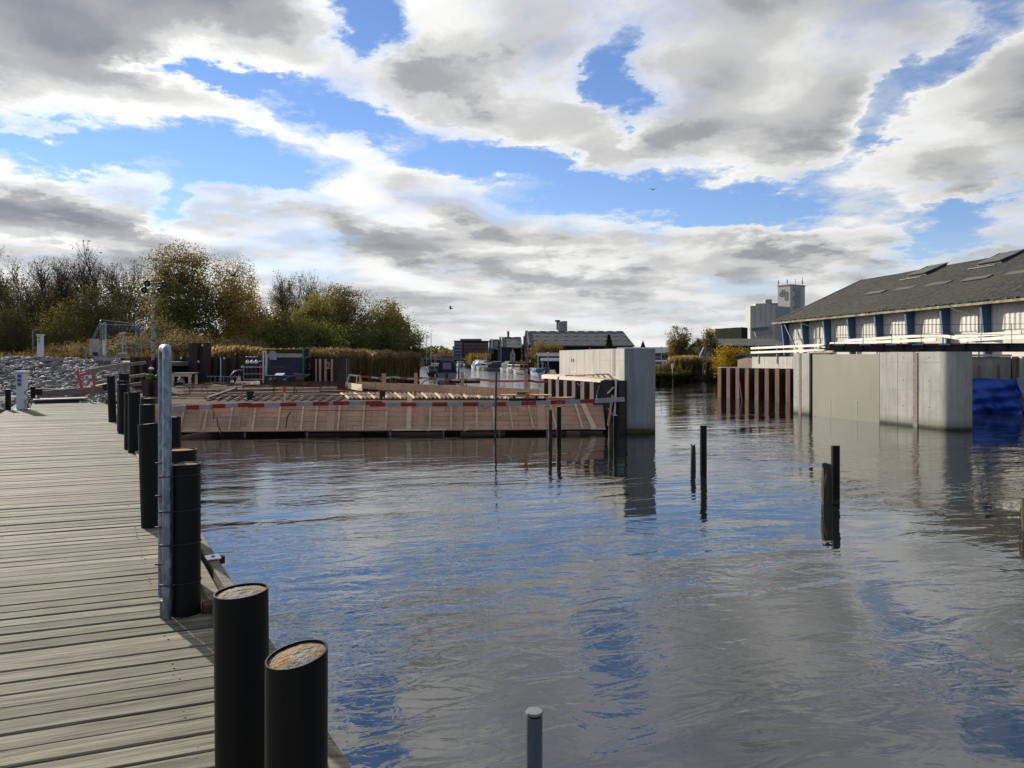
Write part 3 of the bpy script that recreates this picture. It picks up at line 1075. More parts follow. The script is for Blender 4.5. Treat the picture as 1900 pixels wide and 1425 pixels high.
# steel gate panel in the recess
g = thing('lock_gate', 'large flat grey green painted steel gate panel set in the right pier', 'gate', pier_pt(1.3, -0.1, -1.2))
MB().prism([(p.x, p.y) for p in (pier_pt(1.24, -0.015), pier_pt(5.04, -0.015), pier_pt(5.04, -0.11), pier_pt(1.24, -0.11))], -1.2, PZ - 0.07).build('gate_panel', M['gate_paint'], g, bevel=0.01)
MB().bar(pier_pt(1.08, -0.12, PZ - 0.05), pier_pt(2.3, -0.12, PZ - 0.05), 0.12, 0.05).build('top_rail', M['steel_black'], g)
for u_ in (2.35, 3.85):
    for j in range(7):
        MB().box(pier_pt(u_, -0.01, 0.15 + j * 0.10 * (1 + 0.1 * (j % 2))), (0.025, 0.025, 0.03)).build('bolt', M['white'], g)
# timber rubbing strips in the grooves
MB().bar(pier_pt(0.44, -0.035, -1), pier_pt(0.44, -0.035, PZ - 0.01), 0.145, 0.10, up=nl).build('timber_strip', M['grey_wood'], t_)
MB().bar(pier_pt(6.752, -0.03, -1), pier_pt(6.752, -0.03, PZ - 0.03), 0.20, 0.10, up=nl).build('timber_strip', M['grey_wood'], t_)
# rubber seal in the slot
MB().bar(pier_pt(1.13, -0.10, -1), pier_pt(1.13, -0.10, PZ - 0.02), 0.12, 0.05, up=nl).build('rubber_seal', M['black_rubber'], t_)
# pour joints
for z in (1.35, 2.38):
    MB().bar(pier_pt(5.40, 0.001, z), pier_pt(6.60, 0.001, z), 0.010, 0.008, up=nl).build('pour_joint', M['concrete2'], t_)
    MB().bar(pier_pt(6.90, 0.001, z), pier_pt(LP_ - 0.02, 0.001, z), 0.010, 0.008, up=nl).build('pour_joint', M['concrete2'], t_)
MB().bar(pier_pt(0.56, 0.001, 1.55), pier_pt(1.03, 0.001, 1.55), 0.010, 0.008, up=nl).build('pour_joint', M['concrete2'], t_)
for u_ in (0.18, 6.2, 7.35):
    for z in (0.75, 1.7, 2.55):
        if u_ < 1 and z > 2:
            continue
        MB().tube([pier_pt(u_, 0.003, z), pier_pt(u_, -0.02, z)], 0.022, 8).build('tie_hole', M['steel_black'], t_)
for u_ in (5.93,):
    MB().bar(pier_pt(u_, 0.001, 0.1), pier_pt(u_, 0.001, PZ - 0.02), 0.006, 0.010, up=nl).build('pour_joint', M['concrete2'], t_)
# yellow timber blocks lying on the pier head
for k in range(3):
    p = pier_pt(0.78 + k * 0.55, -0.35, PZ + 0.055)
    tag(MB().box(p, (0.42, 0.12, 0.10), rz=math.atan2(dl.y, dl.x) + 0.2).build('timber_offcut', M['pale_wood'], bevel=0.005),
        ['leftmost pale timber offcut on top of the right pier', 'middle pale timber offcut on top of the right pier', 'rightmost pale timber offcut on top of the right pier'][k], 'timber', 'timber offcuts on the pier')

# ------------------------------------------------------------------ rusty sheet pile wall with concrete cap


def sheet_wall(A, B, z0, z1, pitch, depth, flip=1, top_fn=None):
    """yield (outline strip) of a trapezoid sheet pile wall from A to B as single profiled piles"""
    A, B = Vector(A), Vector(B)
    d = (B - A)
    n = max(1, round(d.length / pitch))
    d.normalize()
    w = (B - A).length / n
    s_ = Vector((d.y, -d.x, 0)) * flip
    out = []
    for i in range(n):
        a = A + d * (w * i)
        pr = [(0.0, 0.0), (0.40, 0.0), (0.50, depth), (0.90, depth), (1.0, 0.0)]
        out.append([a + d * (w * x) + s_ * y for x, y in pr])
    return out


def pile_mesh(pts, z0, z1, th=0.02):
    b = MB()
    n = len(pts)
    vs_ = [(p.x, p.y, z0) for p in pts] + [(p.x, p.y, z1) for p in pts]
    d = (pts[-1] - pts[0]).normalized()
    s_ = Vector((-d.y, d.x, 0)) * th
    vs_ += [(p.x + s_.x, p.y + s_.y, z0) for p in pts] + [(p.x + s_.x, p.y + s_.y, z1) for p in pts]
    fs = []
    for i in range(n - 1):
        fs.append((i, i + 1, n + i + 1, n + i))
        fs.append((2 * n + i, 3 * n + i, 3 * n + i + 1, 2 * n + i + 1))
        fs.append((n + i, n + i + 1, 3 * n + i + 1, 3 * n + i))
    b.add(vs_, fs)
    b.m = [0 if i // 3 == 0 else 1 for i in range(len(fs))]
    return b


t_ = thing('sheet_pile_wall', 'rust red corrugated sheet pile wall standing in the water', 'wall', (13.5, 46.8, -2))
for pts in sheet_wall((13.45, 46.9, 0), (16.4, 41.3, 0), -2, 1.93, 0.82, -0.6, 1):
    pile_mesh(pts, -2, 1.93).build('sheet_pile', [M['rust2'], M['rust']], t_)  # darker rust on recesses and flanks puts their shade into the colour
p = on(1377, 742)
tag(MB().tube([(p.x, p.y - .3, -0.8), (p.x - 0.25, p.y - .3, 1.1)], 0.035, 8).build('leaning_pole', M['grey_wood'], smooth=True), 'thin pole leaning against the rusty sheet pile wall', 'pole')
# concrete capping beam behind
t_ = thing('capping_beam', 'pale concrete capping beam behind the rust red sheet piles', 'beam', (15.2, 47.0, 1.6))
A, B = Vector((16.15, 47.3, 2.26)), Vector((17.2, 40.8, 2.26))
for k in range(4):
    MB().bar(A.lerp(B, k / 4 + 0.002), A.lerp(B, (k + 1) / 4 - 0.002), 0.7, 0.76).build('beam_section', M['concrete'], t_)

# ------------------------------------------------------------------ abutment and blue tarpaulin behind the pier
t_ = thing('abutment', 'pale concrete abutment wall above the blue tarpaulin', 'wall', (22.0, 33.4, -1))
MB().prism([(20.0, 34.6), (23.35, 33.55), (23.7, 34.6), (20.4, 36.2)], -1, 2.60).build('wall_block', M['concrete'], t_)
MB().prism([(23.42, 32.9), (25.6, 31.4), (26.6, 34.0), (23.9, 35.4)], -1, 2.62).build('wall_block', M['concrete'], t_)
MB().bar((20.1, 34.75, 2.68), (23.4, 33.7, 2.66), 0.55, 0.1).build('top_form', M['white_timber'], t_)
MB().bar((23.45, 33.35, -0.5), (23.45, 33.35, 2.58), 0.2, 0.25).build('timber_post', M['grey_wood'], t_)
for k, (x, h) in enumerate(((22.0, 2.2), (22.75, 2.2))):
    MB().bar((x, 33.75 - (x - 22.0) * .31, 0.4), (x, 33.75 - (x - 22.0) * .31, h), 0.10, 0.09, up=(0, 1, 0)).build('timber_post', M['grey_wood'], t_)
# tarpaulin: draped sheet with folds
t_ = thing('tarpaulin', 'bright blue tarpaulin hung over formwork behind the right pier', 'tarpaulin', (22.5, 33.0, -0.1))
nx, nz = 46, 26
A, B = Vector((20.2, 34.1, 0)), Vector((23.35, 32.95, 0))
d = (B - A).normalized()
nrm = Vector((d.y, -d.x, 0))
vs_, fs = [], []
for j in range(nz + 1):
    for i in range(nx + 1):
        u_, v_ = i / nx, j / nz
        p = A.lerp(B, u_)
        sag = 0.10 * math.sin(u_ * 9 + v_ * 4 + 1.4 * math.sin(v_ * 3)) + 0.05 * math.sin(u_ * 23 - v_ * 9) + 0.035 * math.sin(u_ * 5 + v_ * 21)
        bulge = 0.35 * v_ * (1 - v_) + 0.10
        q = p + nrm * (bulge + 1.5 * sag * (0.3 + v_) + 0.02 * math.sin((u_ * 1.7 - v_) * 15 + 3 * math.sin(u_ * 7)))
        z = 1.58 - v_ * 1.66 + 0.03 * math.sin(u_ * 14)
        vs_.append((q.x, q.y, z))
for j in range(nz):
    for i in range(nx):
        a = j * (nx + 1) + i
        fs.append((a, a + nx + 1, a + nx + 2, a + 1))
MB().add(vs_, fs).build('sheet', M['tarp'], t_, smooth=True)
vs_, fs = [], []
for j in range(15):
    v_ = j / 14
    for i in range(9):
        u_ = i / 8
        x = 23.05 + 0.25 * v_ + (0.62 - 0.5 * abs(v_ - 0.25)) * u_ * (1 - 0.35 * v_)
        y = 32.75 - 0.3 * u_ + 0.09 * math.sin(u_ * 6 + v_ * 7) - 0.2 * math.sin(v_ * 3)
        vs_.append((x, y, 1.62 - v_ * 1.55 + 0.05 * math.sin(u_ * 5)))
for j in range(14):
    for i in range(8):
        a = j * 9 + i
        fs.append((a, a + 9, a + 10, a + 1))
MB().add(vs_, fs).build('folded_corner', M['tarp_pale'], t_, smooth=True)

# ------------------------------------------------------------------ dark steel girder of the new bridge, with thin railing
t_ = thing('bridge_girder', 'long dark steel bridge girder with thin black railing above the right pier', 'girder', (13.75, 31.6, 2.78))
A, B = Vector((13.75, 31.6, 0)), Vector((23.6, 29.6, 0))


def gp(f, dy=0.0, z=0.0):
    p = A.lerp(B, f)
    return Vector((p.x, p.y + dy, z))


MB().bar(gp(0.02, 0, 2.985), gp(1, 0, 2.975), 0.06, 0.30).build('web', M['steel_black'], t_)
MB().bar(gp(0.02, -0.08, 2.82), gp(1, -0.08, 2.81), 0.26, 0.03).build('flange', M['steel_black'], t_)
MB().bar(gp(0.02, -0.08, 3.15), gp(1, -0.08, 3.14), 0.26, 0.03).build('flange', M['steel_black'], t_)
MB().bar(gp(0.02, 0.7, 3.10), gp(1, 0.7, 3.09), 1.2, 0.03).build('deck_plate', M['steel_black'], t_)
for k in range(12):
    f = 0.08 + k * 0.08
    MB().bar(gp(f, -0.115, 2.84), gp(f, -0.115, 3.13), 0.015, 0.14, up=(0, 1, 0)).build('stiffener', M['steel_black'], t_)
MB().box(gp(0.0, 0, 2.95), (0.45, 0.3, 0.06)).build('end_bracket', M['rust'], t_)
for k in range(9):
    f = 0.04 + k * 0.115
    MB().tube([gp(f, -0.1, 3.15), gp(f, -0.1, 3.98)], 0.014, 6).build('railing_post', M['steel_black'], t_)
for z in (3.98, 3.55):
    MB().tube([gp(0.04, -0.1, z), gp(1, -0.1, z - 0.02)], 0.011, 6).build('railing_bar', M['steel_black'], t_)
for k in range(10):
    f = 0.03 + k * 0.052
    MB().bar(gp(f, -0.215, 3.12), gp(f + 0.045, -0.215, 3.119), 0.006, 0.05).build('warning_band', M['red'] if k % 2 else M['barrier_white'], t_)

# ------------------------------------------------------------------ white timber guard rails along the quay
t_ = thing('timber_guard_rail', 'white timber guard rail along the capping beam, left of the warehouse', 'railing', (15.3, 46.3, 2.6))
A, B = Vector((15.75, 47.0, 0)), Vector((17.0, 39.0, 0))
for z in (2.92, 3.20):
    MB().bar(A.lerp(B, -0.02) + Vector((0, 0, z)), A.lerp(B, 1.0) + Vector((0, 0, z + 0.06)), 0.05, 0.14).build('rail', M['white_timber'], t_)
for k in range(4):
    q = A.lerp(B, 0.10 + k * 0.28) + Vector((0.05, 0.08, 0))
    MB().bar(q + Vector((0, 0, 2.2)), q + Vector((0, 0, 3.42)), 0.05, 0.05).build('post', M['galv'], t_)
t_ = thing('timber_guard_rail', 'sloping white timber guard rail above the dark bridge girder', 'railing', (19.0, 41.0, 2.6))
run = [((1540, 637.5), (1571, 636)), ((1568, 632), (1737, 621)), ((1571, 637), (1737, 630)), ((1737, 621), (1866, 641)), ((1772, 624), (1895, 617)), ((1781, 632), (1925, 623))]
qD = lambda px: 26.65 / ((px - CX) / F_PX + 0.15)        # the quay line, parallel to the warehouse
for k, (a, c) in enumerate(run):
    MB().bar(at(*a, qD(a[0]) - 0.06 * k), at(*c, qD(c[0]) - 0.06 * k), 0.05, 0.15).build('rail', M['white_timber'], t_)
for k in range(6):
    q = at(1590 + k * 41, 625, qD(1590 + k * 41) + 0.1)
    MB().bar((q.x, q.y, 1.9), (q.x, q.y, 3.62), 0.07, 0.05).build('post', M['white_timber'], t_)

# ------------------------------------------------------------------ the warehouse
WS = 0.15
WL = lambda D, out=0.0, z=0.0: Vector((20.9 + WS * (55 - D) - out * 0.989, D - out * 0.148, z))   # wall line
EAVE_Z, RIDGE_Z, HALF = 5.30, 8.75, 6.9
M['roof'] = None
m, t, bs = base_mat('mossy_cement_roof')
tc = t.node('ShaderNodeTexCoord').outputs['Object']
n1, _ = t.noise(tc, 1.6, 8, 0.68)
n2, _ = t.noise(tc, 4.0, 6, 0.72)
n3, _ = t.noise(tc, 0.35, 4, 0.55)
c = t.ramp(n2, [(0.40, (0.006, 0.006, 0.005)), (0.5, (0.026, 0.024, 0.021)), (0.62, (0.072, 0.064, 0.053))])
c = t.mix(t.maprange(n1, 0.46, 0.66, 0, 0.65), c, (0.050, 0.038, 0.018, 1))
c = t.mix(t.maprange(n3, 0.45, 0.65, 0, 0.4), c, (0.062, 0.046, 0.024, 1))
t.put(bs.inputs['Base Color'], c)
bs.inputs['Roughness'].default_value = 0.95
bp = t.node('ShaderNodeBump')
bp.inputs['Strength'].default_value = 1.0
bp.inputs['Distance'].default_value = 0.09
t.put(bp.inputs['Height'], t.math('ADD', n1, n2))
t.put(bs.inputs['Normal'], bp.outputs[0])
M['roof'] = m
wh = thing('warehouse', 'long warehouse with mossy grey roof, pale walls and blue fins', 'building', WL(55, 0, 1.9))
D_A, D_B = 55.0, 8.0


def RP(D, f, up=0.0):
    """point on the roof plane: f = 0 eave, 1 ridge"""
    e = WL(D, 0.72, EAVE_Z)
    r_ = WL(D, -HALF, RIDGE_Z)
    p = e.lerp(r_, f)
    n_ = Vector((-(RIDGE_Z - EAVE_Z), 0, HALF + 0.95)).normalized()
    return p + n_ * up


b = MB()
nD, nF = 110, 18
rw = random.Random(21)
vs_, fs = [], []
for i in range(nD + 1):
    D = D_A + 0.6 + (D_B - D_A) * i / nD
    for j in range(nF + 1):
        f = j / nF
        jit = 0.0 if j in (0, nF) else rw.uniform(-0.012, 0.012)
        wob = 0.03 * math.sin(i * 0.31) * math.sin(f * 4)
        vs_.append(RP(D, f, jit + wob))
for i in range(nD):
    for j in range(nF):
        a = i * (nF + 1) + j
        fs.append((a, a + 1, a + nF + 2, a + nF + 1))
b.add(vs_, fs)
roof = b.build('roof', M['roof'], wh)
# rear slope and underside
b = MB()
e0, e1 = WL(D_A + 0.6, -2 * HALF - 0.9, EAVE_Z), WL(D_B, -2 * HALF - 0.9, EAVE_Z)
b.quad(RP(D_A + 0.6, 1), RP(D_B, 1), e1, e0)
b.build('roof', M['roof'], wh)
# corrugation battens: course lines as ribs running down the slope near the verge
MB().bar(RP(D_A + 0.55, 0, -0.03), RP(D_A + 0.55, 1, -0.03), 0.10, 0.16).build('verge_board', M['grey_wood'], wh)
MB().bar(RP(D_A + 0.5, -0.004, -0.05), RP(D_B, -0.004, -0.05), 0.08, 0.12).build('gutter', pm('mossy_gutter', (0.30, 0.26, 0.18), (0.12, 0.10, 0.05), 0.8, scale=2.5), wh)
# moss tufts along the gutter
b = MB()
for k in range(260):
    D = rw.uniform(D_B + 12, D_A)
    p = RP(D, rw.uniform(0, 0.02), 0.02)
    s_ = rw.uniform(0.03, 0.10)
    b.box(p, (s_, s_ * 2.5, s_ * 0.8), rz=rw.uniform(0, 3))
o = b.build('gutter_moss', pm('moss', (0.10, 0.085, 0.03), (0.06, 0.05, 0.02), 0.95), wh)
o['kind'] = 'stuff'
# wall: lower panels and upper corrugated sheets per bay, between blue fins
BAY = 2.68
D = 54.4
bay = 0
M['wall_dark'] = pm('gable_dark_sheet', (0.20, 0.19, 0.17), None, 0.8)
while D > 12:
    D2 = D - BAY
    lo_top = 3.95 + (0.12 if bay in (3, 4) else 0.0)
    a, c = WL(D, 0, 0), WL(D2, 0, 0)
    MB().bar(a.lerp(c, 0.003) + Vector((0.06, 0, (1.9 + lo_top) / 2)), a.lerp(c, 0.997) + Vector((0.06, 0, (1.9 + lo_top) / 2)), 0.10, lo_top - 1.9).build('wall_panel', M['wall_panel'], wh)
    # corrugated sheet
    b = MB()
    n = 36
    vs_, fs = [], []
    for k in range(n + 1):
        p = a.lerp(c, 0.01 + 0.98 * k / n)
        off = (0.05 if (k // 2) % 2 else 0.02) + (0.05 if bay == 8 else 0)
        bot = lo_top - 0.02
        if bay in (3, 4):
            bot = lo_top - 0.25 + (0.06 if k % 5 < 2 else 0.0) + (0.12 if k < 14 and bay == 4 else 0)
        elif bay == 8:
            bot = lo_top - 0.35 + (0.16 if k > 18 else 0.0) + 0.04 * (k % 3 == 0)
        vs_ += [(p.x - off, p.y - 0.01, bot), (p.x - off, p.y - 0.01, 5.35)]
    for k in range(n):
        fs.append((2 * k, 2 * k + 2, 2 * k + 3, 2 * k + 1))
    b.add(vs_, fs)
    b.build('corrugated_sheet', M['corrugated'], wh)
    # tapering fin, widest at the foot of the eave
    b = MB()
    f0 = WL(D, 0, 0)
    for_n = Vector((-0.989, -0.148, 0))
    along = Vector((0.148, -0.989, 0)).normalized()
    prof = [(0.0, 1.9), (0.34, 1.9), (0.42, 3.6), (0.60, 5.28), (0.0, 5.28)]
    w_ = 0.13
    vs_ = [f0 + for_n * o_ + along * w_ / 2 + Vector((0, 0, z)) for o_, z in prof] + [f0 + for_n * o_ - along * w_ / 2 + Vector((0, 0, z)) for o_, z in prof]
    k = len(prof)
    fs = [tuple(range(k)), tuple(range(2 * k - 1, k - 1, -1))] + [(i, k + i, k + (i + 1) % k, (i + 1) % k) for i in range(k)]
    b.add(vs_, fs)
    b.build('fin', M['blue_paint'], wh)
    D = D2
    bay += 1
# diagonal strut at the far bay, drain pipes
MB().bar(WL(54.0, 0.55, 5.1), WL(52.2, 0.35, 2.6), 0.09, 0.09).build('strut', M['blue_paint'], wh)
for D in (50.6, 36.3, 22.0):
    MB().tube([WL(D + 0.9, 0.9, 5.22), WL(D + 0.8, 0.8, 5.05), WL(D - 0.1, 0.18, 4.72), WL(D - 0.1, 0.16, 2.0)], 0.05, 8).build('drain_pipe', pm('drain_pipe_grey', (0.33, 0.31, 0.28), None, 0.6), wh, smooth=True)
# gable end far side + rear walls
MB().slab([WL(54.9, 0, 1.9), WL(54.9, -2 * HALF, 1.9), WL(54.9, -2 * HALF, EAVE_Z), WL(54.9, -HALF, RIDGE_Z - 0.15), WL(54.9, 0.3, EAVE_Z - 0.1)], (0, 1, 0), 0.15).build('gable_wall', M['wall_panel'], wh)
# flush roof lights in a row
M['rooflight'] = pm('milky_rooflight_sheet', (0.095, 0.096, 0.08), (0.065, 0.065, 0.052), 0.5, scale=2, rnd=0.1)
for k, D in enumerate((49.7, 46.8, 43.9, 41.0, 38.0, 33.2, 28.8, 24.5)):
    MB().slab([RP(D, 0.475, 0.045), RP(D - 1.9, 0.475, 0.045), RP(D - 1.9, 0.535, 0.045), RP(D, 0.535, 0.045)], (-0.4, 0, 0.9), 0.03).build('roof_light', M['rooflight'], wh)
# raised roof hatches near the ridge
for k, D in enumerate((47.6, 41.6, 36.4, 31.0)):
    hk = MB()
    h0, h1 = 0.08, 0.42
    a0, a1, a2, a3 = RP(D + 0.9, 0.80, 0.02), RP(D - 0.9, 0.80, 0.02), RP(D - 0.9, 1.0, 0.02), RP(D + 0.9, 1.0, 0.02)
    up0, up1 = Vector((0, 0, 0.16)), Vector((0, 0, 0.40))
    vs_ = [a0, a1, a2, a3, a0 + up0, a1 + up0, a2 + up0, a3 + up0]
    hk.add(vs_, [(0, 1, 5, 4), (1, 2, 6, 5), (2, 3, 7, 6), (3, 0, 4, 7)])
    h = hk.build('roof_hatch', M['steel_black'], wh)
    o_ = Vector((-0.12, 0, 0.0))
    MB().slab([a0 + up0 + o_, a1 + up0 + o_, a2 + up0 - o_, a3 + up0 - o_], (-0.4, 0, 0.9), 0.05).build('lid', M['rooflight'], h)
    MB().bar(RP(D + 1.25, 0.765, 0.03), RP(D - 0.75, 0.765, 0.03), 0.12, 0.02).build('flashing', M['corrugated'], h)

# ------------------------------------------------------------------ construction site: formwork deck on the left
SITE_Z = 0.98
SITE = [(-12.2, 23.75), (3.2, 24.75), (3.0, 26.0), (1.0, 26.4), (-8.3, 35.4), (-10.6, 45.6), (-22.2, 45.6), (-18.5, 33), (-15.6, 27.5)]
M['site_floor'] = pm('wet_formwork_floor', (0.105, 0.066, 0.047), (0.065, 0.042, 0.031), 0.95, spec=0.03, scale=0.9, bump=0.1, rnd=0, dirt_amt=0.3)
tag(MB().prism(SITE, -0.4, SITE_Z - 0.02).build('site_floor', M['site_floor']), kind='structure')

# sloping timber face: courses of boards, vertical studs, bottom plate
fw = thing('formwork', 'long sloping raw timber formwork with studs rising out of the water', 'formwork', (-4, 23.8, 0))
FA, FB = Vector((-12.0, 23.15, 0)), Vector((3.15, 24.15, 0))
fd = (FB - FA).normalized()
fn = Vector((fd.y, -fd.x, 0))                  # towards the camera
Z0, Z1, BACK = 0.14, 1.02, 0.46


def fp(u_, v_, out=0.0):
    """u metres along, v 0 foot .. 1 top of the slope"""
    p = FA + fd * u_ - fn * (BACK * v_) + Vector((0, 0, Z0 + (Z1 - Z0) * v_))
    sn = (fn * (Z1 - Z0) + Vector((0, 0, BACK))).normalized()
    return p + sn * out


FL = (FB - FA).length
rf = random.Random(5)
snorm = (fn * (Z1 - Z0) + Vector((0, 0, BACK))).normalized()
NC = 6
cuts0 = [0, 2.45, 4.9, 7.35, 9.8, 12.25, FL]
for r_ in range(NC):
    cuts = [0] + [c + rf.choice((-0.6, 0, 0, 0.62)) for c in cuts0[1:-1]] + [FL]
    for k in range(len(cuts) - 1):
        v0, v1 = r_ / NC + 0.004, (r_ + 1) / NC - 0.004
        o_ = rf.uniform(0, 0.008)
        b = MB().slab([fp(cuts[k] + 0.006, v0, o_), fp(cuts[k + 1] - 0.006, v0, o_), fp(cuts[k + 1] - 0.006, v1, o_), fp(cuts[k] + 0.006, v1, o_)], snorm, 0.03)
        b.build('board', M['new_wood'], fw)
# vertical cover boards
for u_ in (0.55, 1.75, 3.0, 3.35, 4.6, 5.9, 6.35, 7.6, 8.9, 10.2, 11.35, 12.9):
    w_ = rf.choice((0.12, 0.2, 0.26))
    MB().slab([fp(u_, 0.01, 0.024), fp(u_ + w_, 0.01, 0.024), fp(u_ + w_, 0.99, 0.024), fp(u_, 0.99, 0.024)], snorm, 0.016).build('cover_board', M['new_wood'], fw)
# studs standing proud; the ones at the right lean
studs = [(0.15, 0), (0.55, 0), (1.25, 0), (2.0, 0), (2.8, 0), (3.55, 0), (4.35, 0), (5.1, 0), (5.55, 0), (6.3, 0), (7.1, 0), (7.85, 0), (8.6, 0), (9.3, 0), (10.0, 0), (10.85, 0), (11.4, 0.05), (11.95, 0.1), (12.6, 0.14), (13.35, 0.16), (14.2, 0.2), (14.45, 0.34)]
for k, (u_, ln) in enumerate(studs):
    wd = 0.16 if k in (12, 21) else 0.055
    tp = 1.16 if k == 12 else 0.97
    MB().bar(fp(u_ + ln, 0.0, 0.05), fp(u_, tp, 0.05), wd, 0.07, up=snorm).build('stud', M['pale_wood'], fw)
# bottom plates in short lengths and skirt boards, with a black bar for the shade below
u_ = 0.0
k = 0
while u_ < FL - 0.5:
    ln = rf.uniform(1.8, 2.9)
    e = min(u_ + ln, FL)
    MB().bar(fp(u_ + 0.02, -0.015, 0.06), fp(e - 0.02, -0.015, 0.06 + 0.02 * (k % 2)), 0.16, 0.035, up=(0, 0, 1)).build('bottom_plate', M['new_wood' if k % 3 else 'pale_wood'], fw)
    u_ = e
    k += 1
for k, (u0, u1) in enumerate(((0.6, 3.4), (5.2, 7.0), (7.9, 9.7), (10.3, 11.8), (13.3, 15.1))):
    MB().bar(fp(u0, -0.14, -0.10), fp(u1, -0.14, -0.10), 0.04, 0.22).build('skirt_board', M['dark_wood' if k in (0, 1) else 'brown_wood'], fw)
for u_ in (0.3, 3.3, 5.3, 8.0, 9.75, 11.6, 13.2):
    MB().bar(fp(u_, -0.03, -0.02), fp(u_, -0.55, -0.28), 0.05, 0.05).build('hanger', M['galv'], fw)
MB().bar(fp(0, -0.3, -0.45), fp(FL, -0.3, -0.45), 0.1, 0.45).build('shade_strip', M['steel_black'], fw)  # black bar added to stand for the shade in the gap

# loose beam end poking out below the formwork
pb_ = fp(1.75, -0.10, 0.0)
tag(MB().bar(pb_ + Vector((0.45, 0.2, 0.03)), pb_ + fn * 0.85 + Vector((-0.35, 0, -0.10)), 0.20, 0.17).build('loose_beam', M['brown_wood'], bevel=0.008), 'short loose beam poking out over the water below the formwork', 'beam')
pb_ = fp(14.05, -0.16, 0.1)
tag(MB().box(pb_, (0.42, 0.3, 0.10), rz=0.2).build('loose_plank', M['brown_wood'], bevel=0.006), 'loose plank offcut under the right end of the formwork', 'plank')

# ------------------------------------------------------------------ red and white barrier boards along the top


def barrier(label, A, B, h, n, first=0, grp='red and white barrier boards on the formwork', back_w=0.03):
    t = thing('barrier_board', label, 'barrier', A, grp)
    A, B = Vector(A), Vector(B)
    for k in range(n):
        red = (k + first) % 2 == 0
        MB().bar(A.lerp(B, k / n), A.lerp(B, (k + 1) / n - 0.001), back_w, h).build('red_band' if red else 'white_band', M['red' if red else 'barrier_white'], t)
    return t


def tp(px, py, D):
    return at(px, py, D)


barrier('leftmost red and white barrier board on the formwork edge', at(322, 757.5, 23.45), at(466, 750.5, 23.5), 0.135, 6, 1)
barrier('second red and white barrier board from the left on the formwork', at(461, 752.5, 23.40), at(640, 747.8, 23.5), 0.135, 6, 0)
barrier('third red and white barrier board with a grey tail on the formwork', at(618, 748.0, 23.46), at(709, 747.6, 23.5), 0.13, 3, 0)
barrier('fourth red and white barrier board, in the middle of the formwork', at(686, 750.6, 23.40), at(916, 750.0, 23.7), 0.135, 8, 0)
barrier('rightmost long red and white barrier board beside the concrete pier', at(912, 750.5, 23.75), at(1104, 744.0, 23.9), 0.135, 7, 0)
tag(MB().bar(at(1104.5, 744, 23.9), at(1159, 740.5, 23.95), 0.03, 0.15).build('grey_board', M['barrier_white']), 'plain grey board continuing the barrier to the dark sheet piling', 'board')

# ropes hanging over the formwork face


def catenary(name, label, cat, a, c, sag, r, mat, n=14, extra=None):
    a, c = Vector(a), Vector(c)
    pts = []
    for k in range(n + 1):
        f = k / n
        p = a.lerp(c, f)
        p.z -= sag * 4 * f * (1 - f)
        pts.append(p)
    o = MB().tube(pts, r, 6).build(name, mat, smooth=True)
    return tag(o, label, cat)


catenary('rope', 'pale rope sagging across the left part of the formwork', 'rope', at(338, 758, 23.0), at(492, 763, 23.0), 0.20, 0.013, M['rope'])
catenary('rope', 'pale rope running down to the water in the middle of the formwork', 'rope', at(715, 757, 23.1), at(796, 800, 22.9), 0.05, 0.013, M['rope'])
catenary('rope', 'long pale rope slanting down left from the right barrier board', 'rope', at(968, 752, 23.0), at(860, 800, 22.9), 0.04, 0.014, M['rope'])
catenary('rope', 'thin brown rope stretched across the upper formwork boards', 'rope', at(520, 759, 23.05), at(720, 761, 23.05), 0.03, 0.008, M['rust'])
b = MB().tube([at(403, 775, 22.9), at(404, 790, 22.8), at(409, 797, 22.7), at(409, 806, 22.6)], 0.02, 6)
tag(b.build('strap', pm('dark_red_strap', (0.16, 0.03, 0.04), None, 0.8), smooth=True), 'dark red lifting strap hanging to the water at the left', 'strap')
b = MB().tube([at(392, 756, 23.1), at(397, 765, 22.95), at(396, 778, 22.9)], 0.016, 6)
tag(b.build('strap', MATS['dark_red_strap'], smooth=True), 'dark red strap end on the formwork above the loose beam', 'strap')
b = MB().tube([at(540, 763, 22.95), at(533, 774, 22.9), at(530, 795, 22.85)], 0.02, 6)
tag(b.build('strap', MATS['dark_red_strap'], smooth=True), 'dark red lifting strap on the formwork below the orange cap post', 'strap')
b = MB().tube([at(893, 752, 22.95), at(899, 759, 22.9), at(905, 756, 22.9), at(909, 752, 22.95)], 0.018, 6)
tag(b.build('net_scrap', pm('green_net', (0.10, 0.12, 0.07), None, 0.9), smooth=True), 'scrap of dark green netting on the middle barrier board', 'net')

# ------------------------------------------------------------------ reinforcement and slats on the site floor


def spt(px, py, z=SITE_Z):
    return on(px, py, z)


# rows of thin slats (formwork joists) seen end on between the formwork and the fence
sl = thing('slat_floor', 'rows of brown timber slats laid on the formwork floor', 'slats', (-2, 25.5, SITE_Z))
k = 0
for px in np.arange(648, 962, 8.1):
    p = spt(px, 741)
    q = spt(px - 11 + (px - 800) * 0.03, 731)
    MB().bar(p + Vector((0, 0, 0.045)), q + Vector((0, 0, 0.045)), 0.065, 0.07).build('slat', M['brown_wood' if k % 3 else 'new_wood'], sl)
    k += 1
for px in np.arange(392, 644, 17):
    p = spt(px - 8, 743)
    q = spt(px + 12, 734)
    MB().bar(p + Vector((0, 0, 0.045)), q + Vector((0, 0, 0.045)), 0.09, 0.03).build('slat', M['dark_wood'], sl)
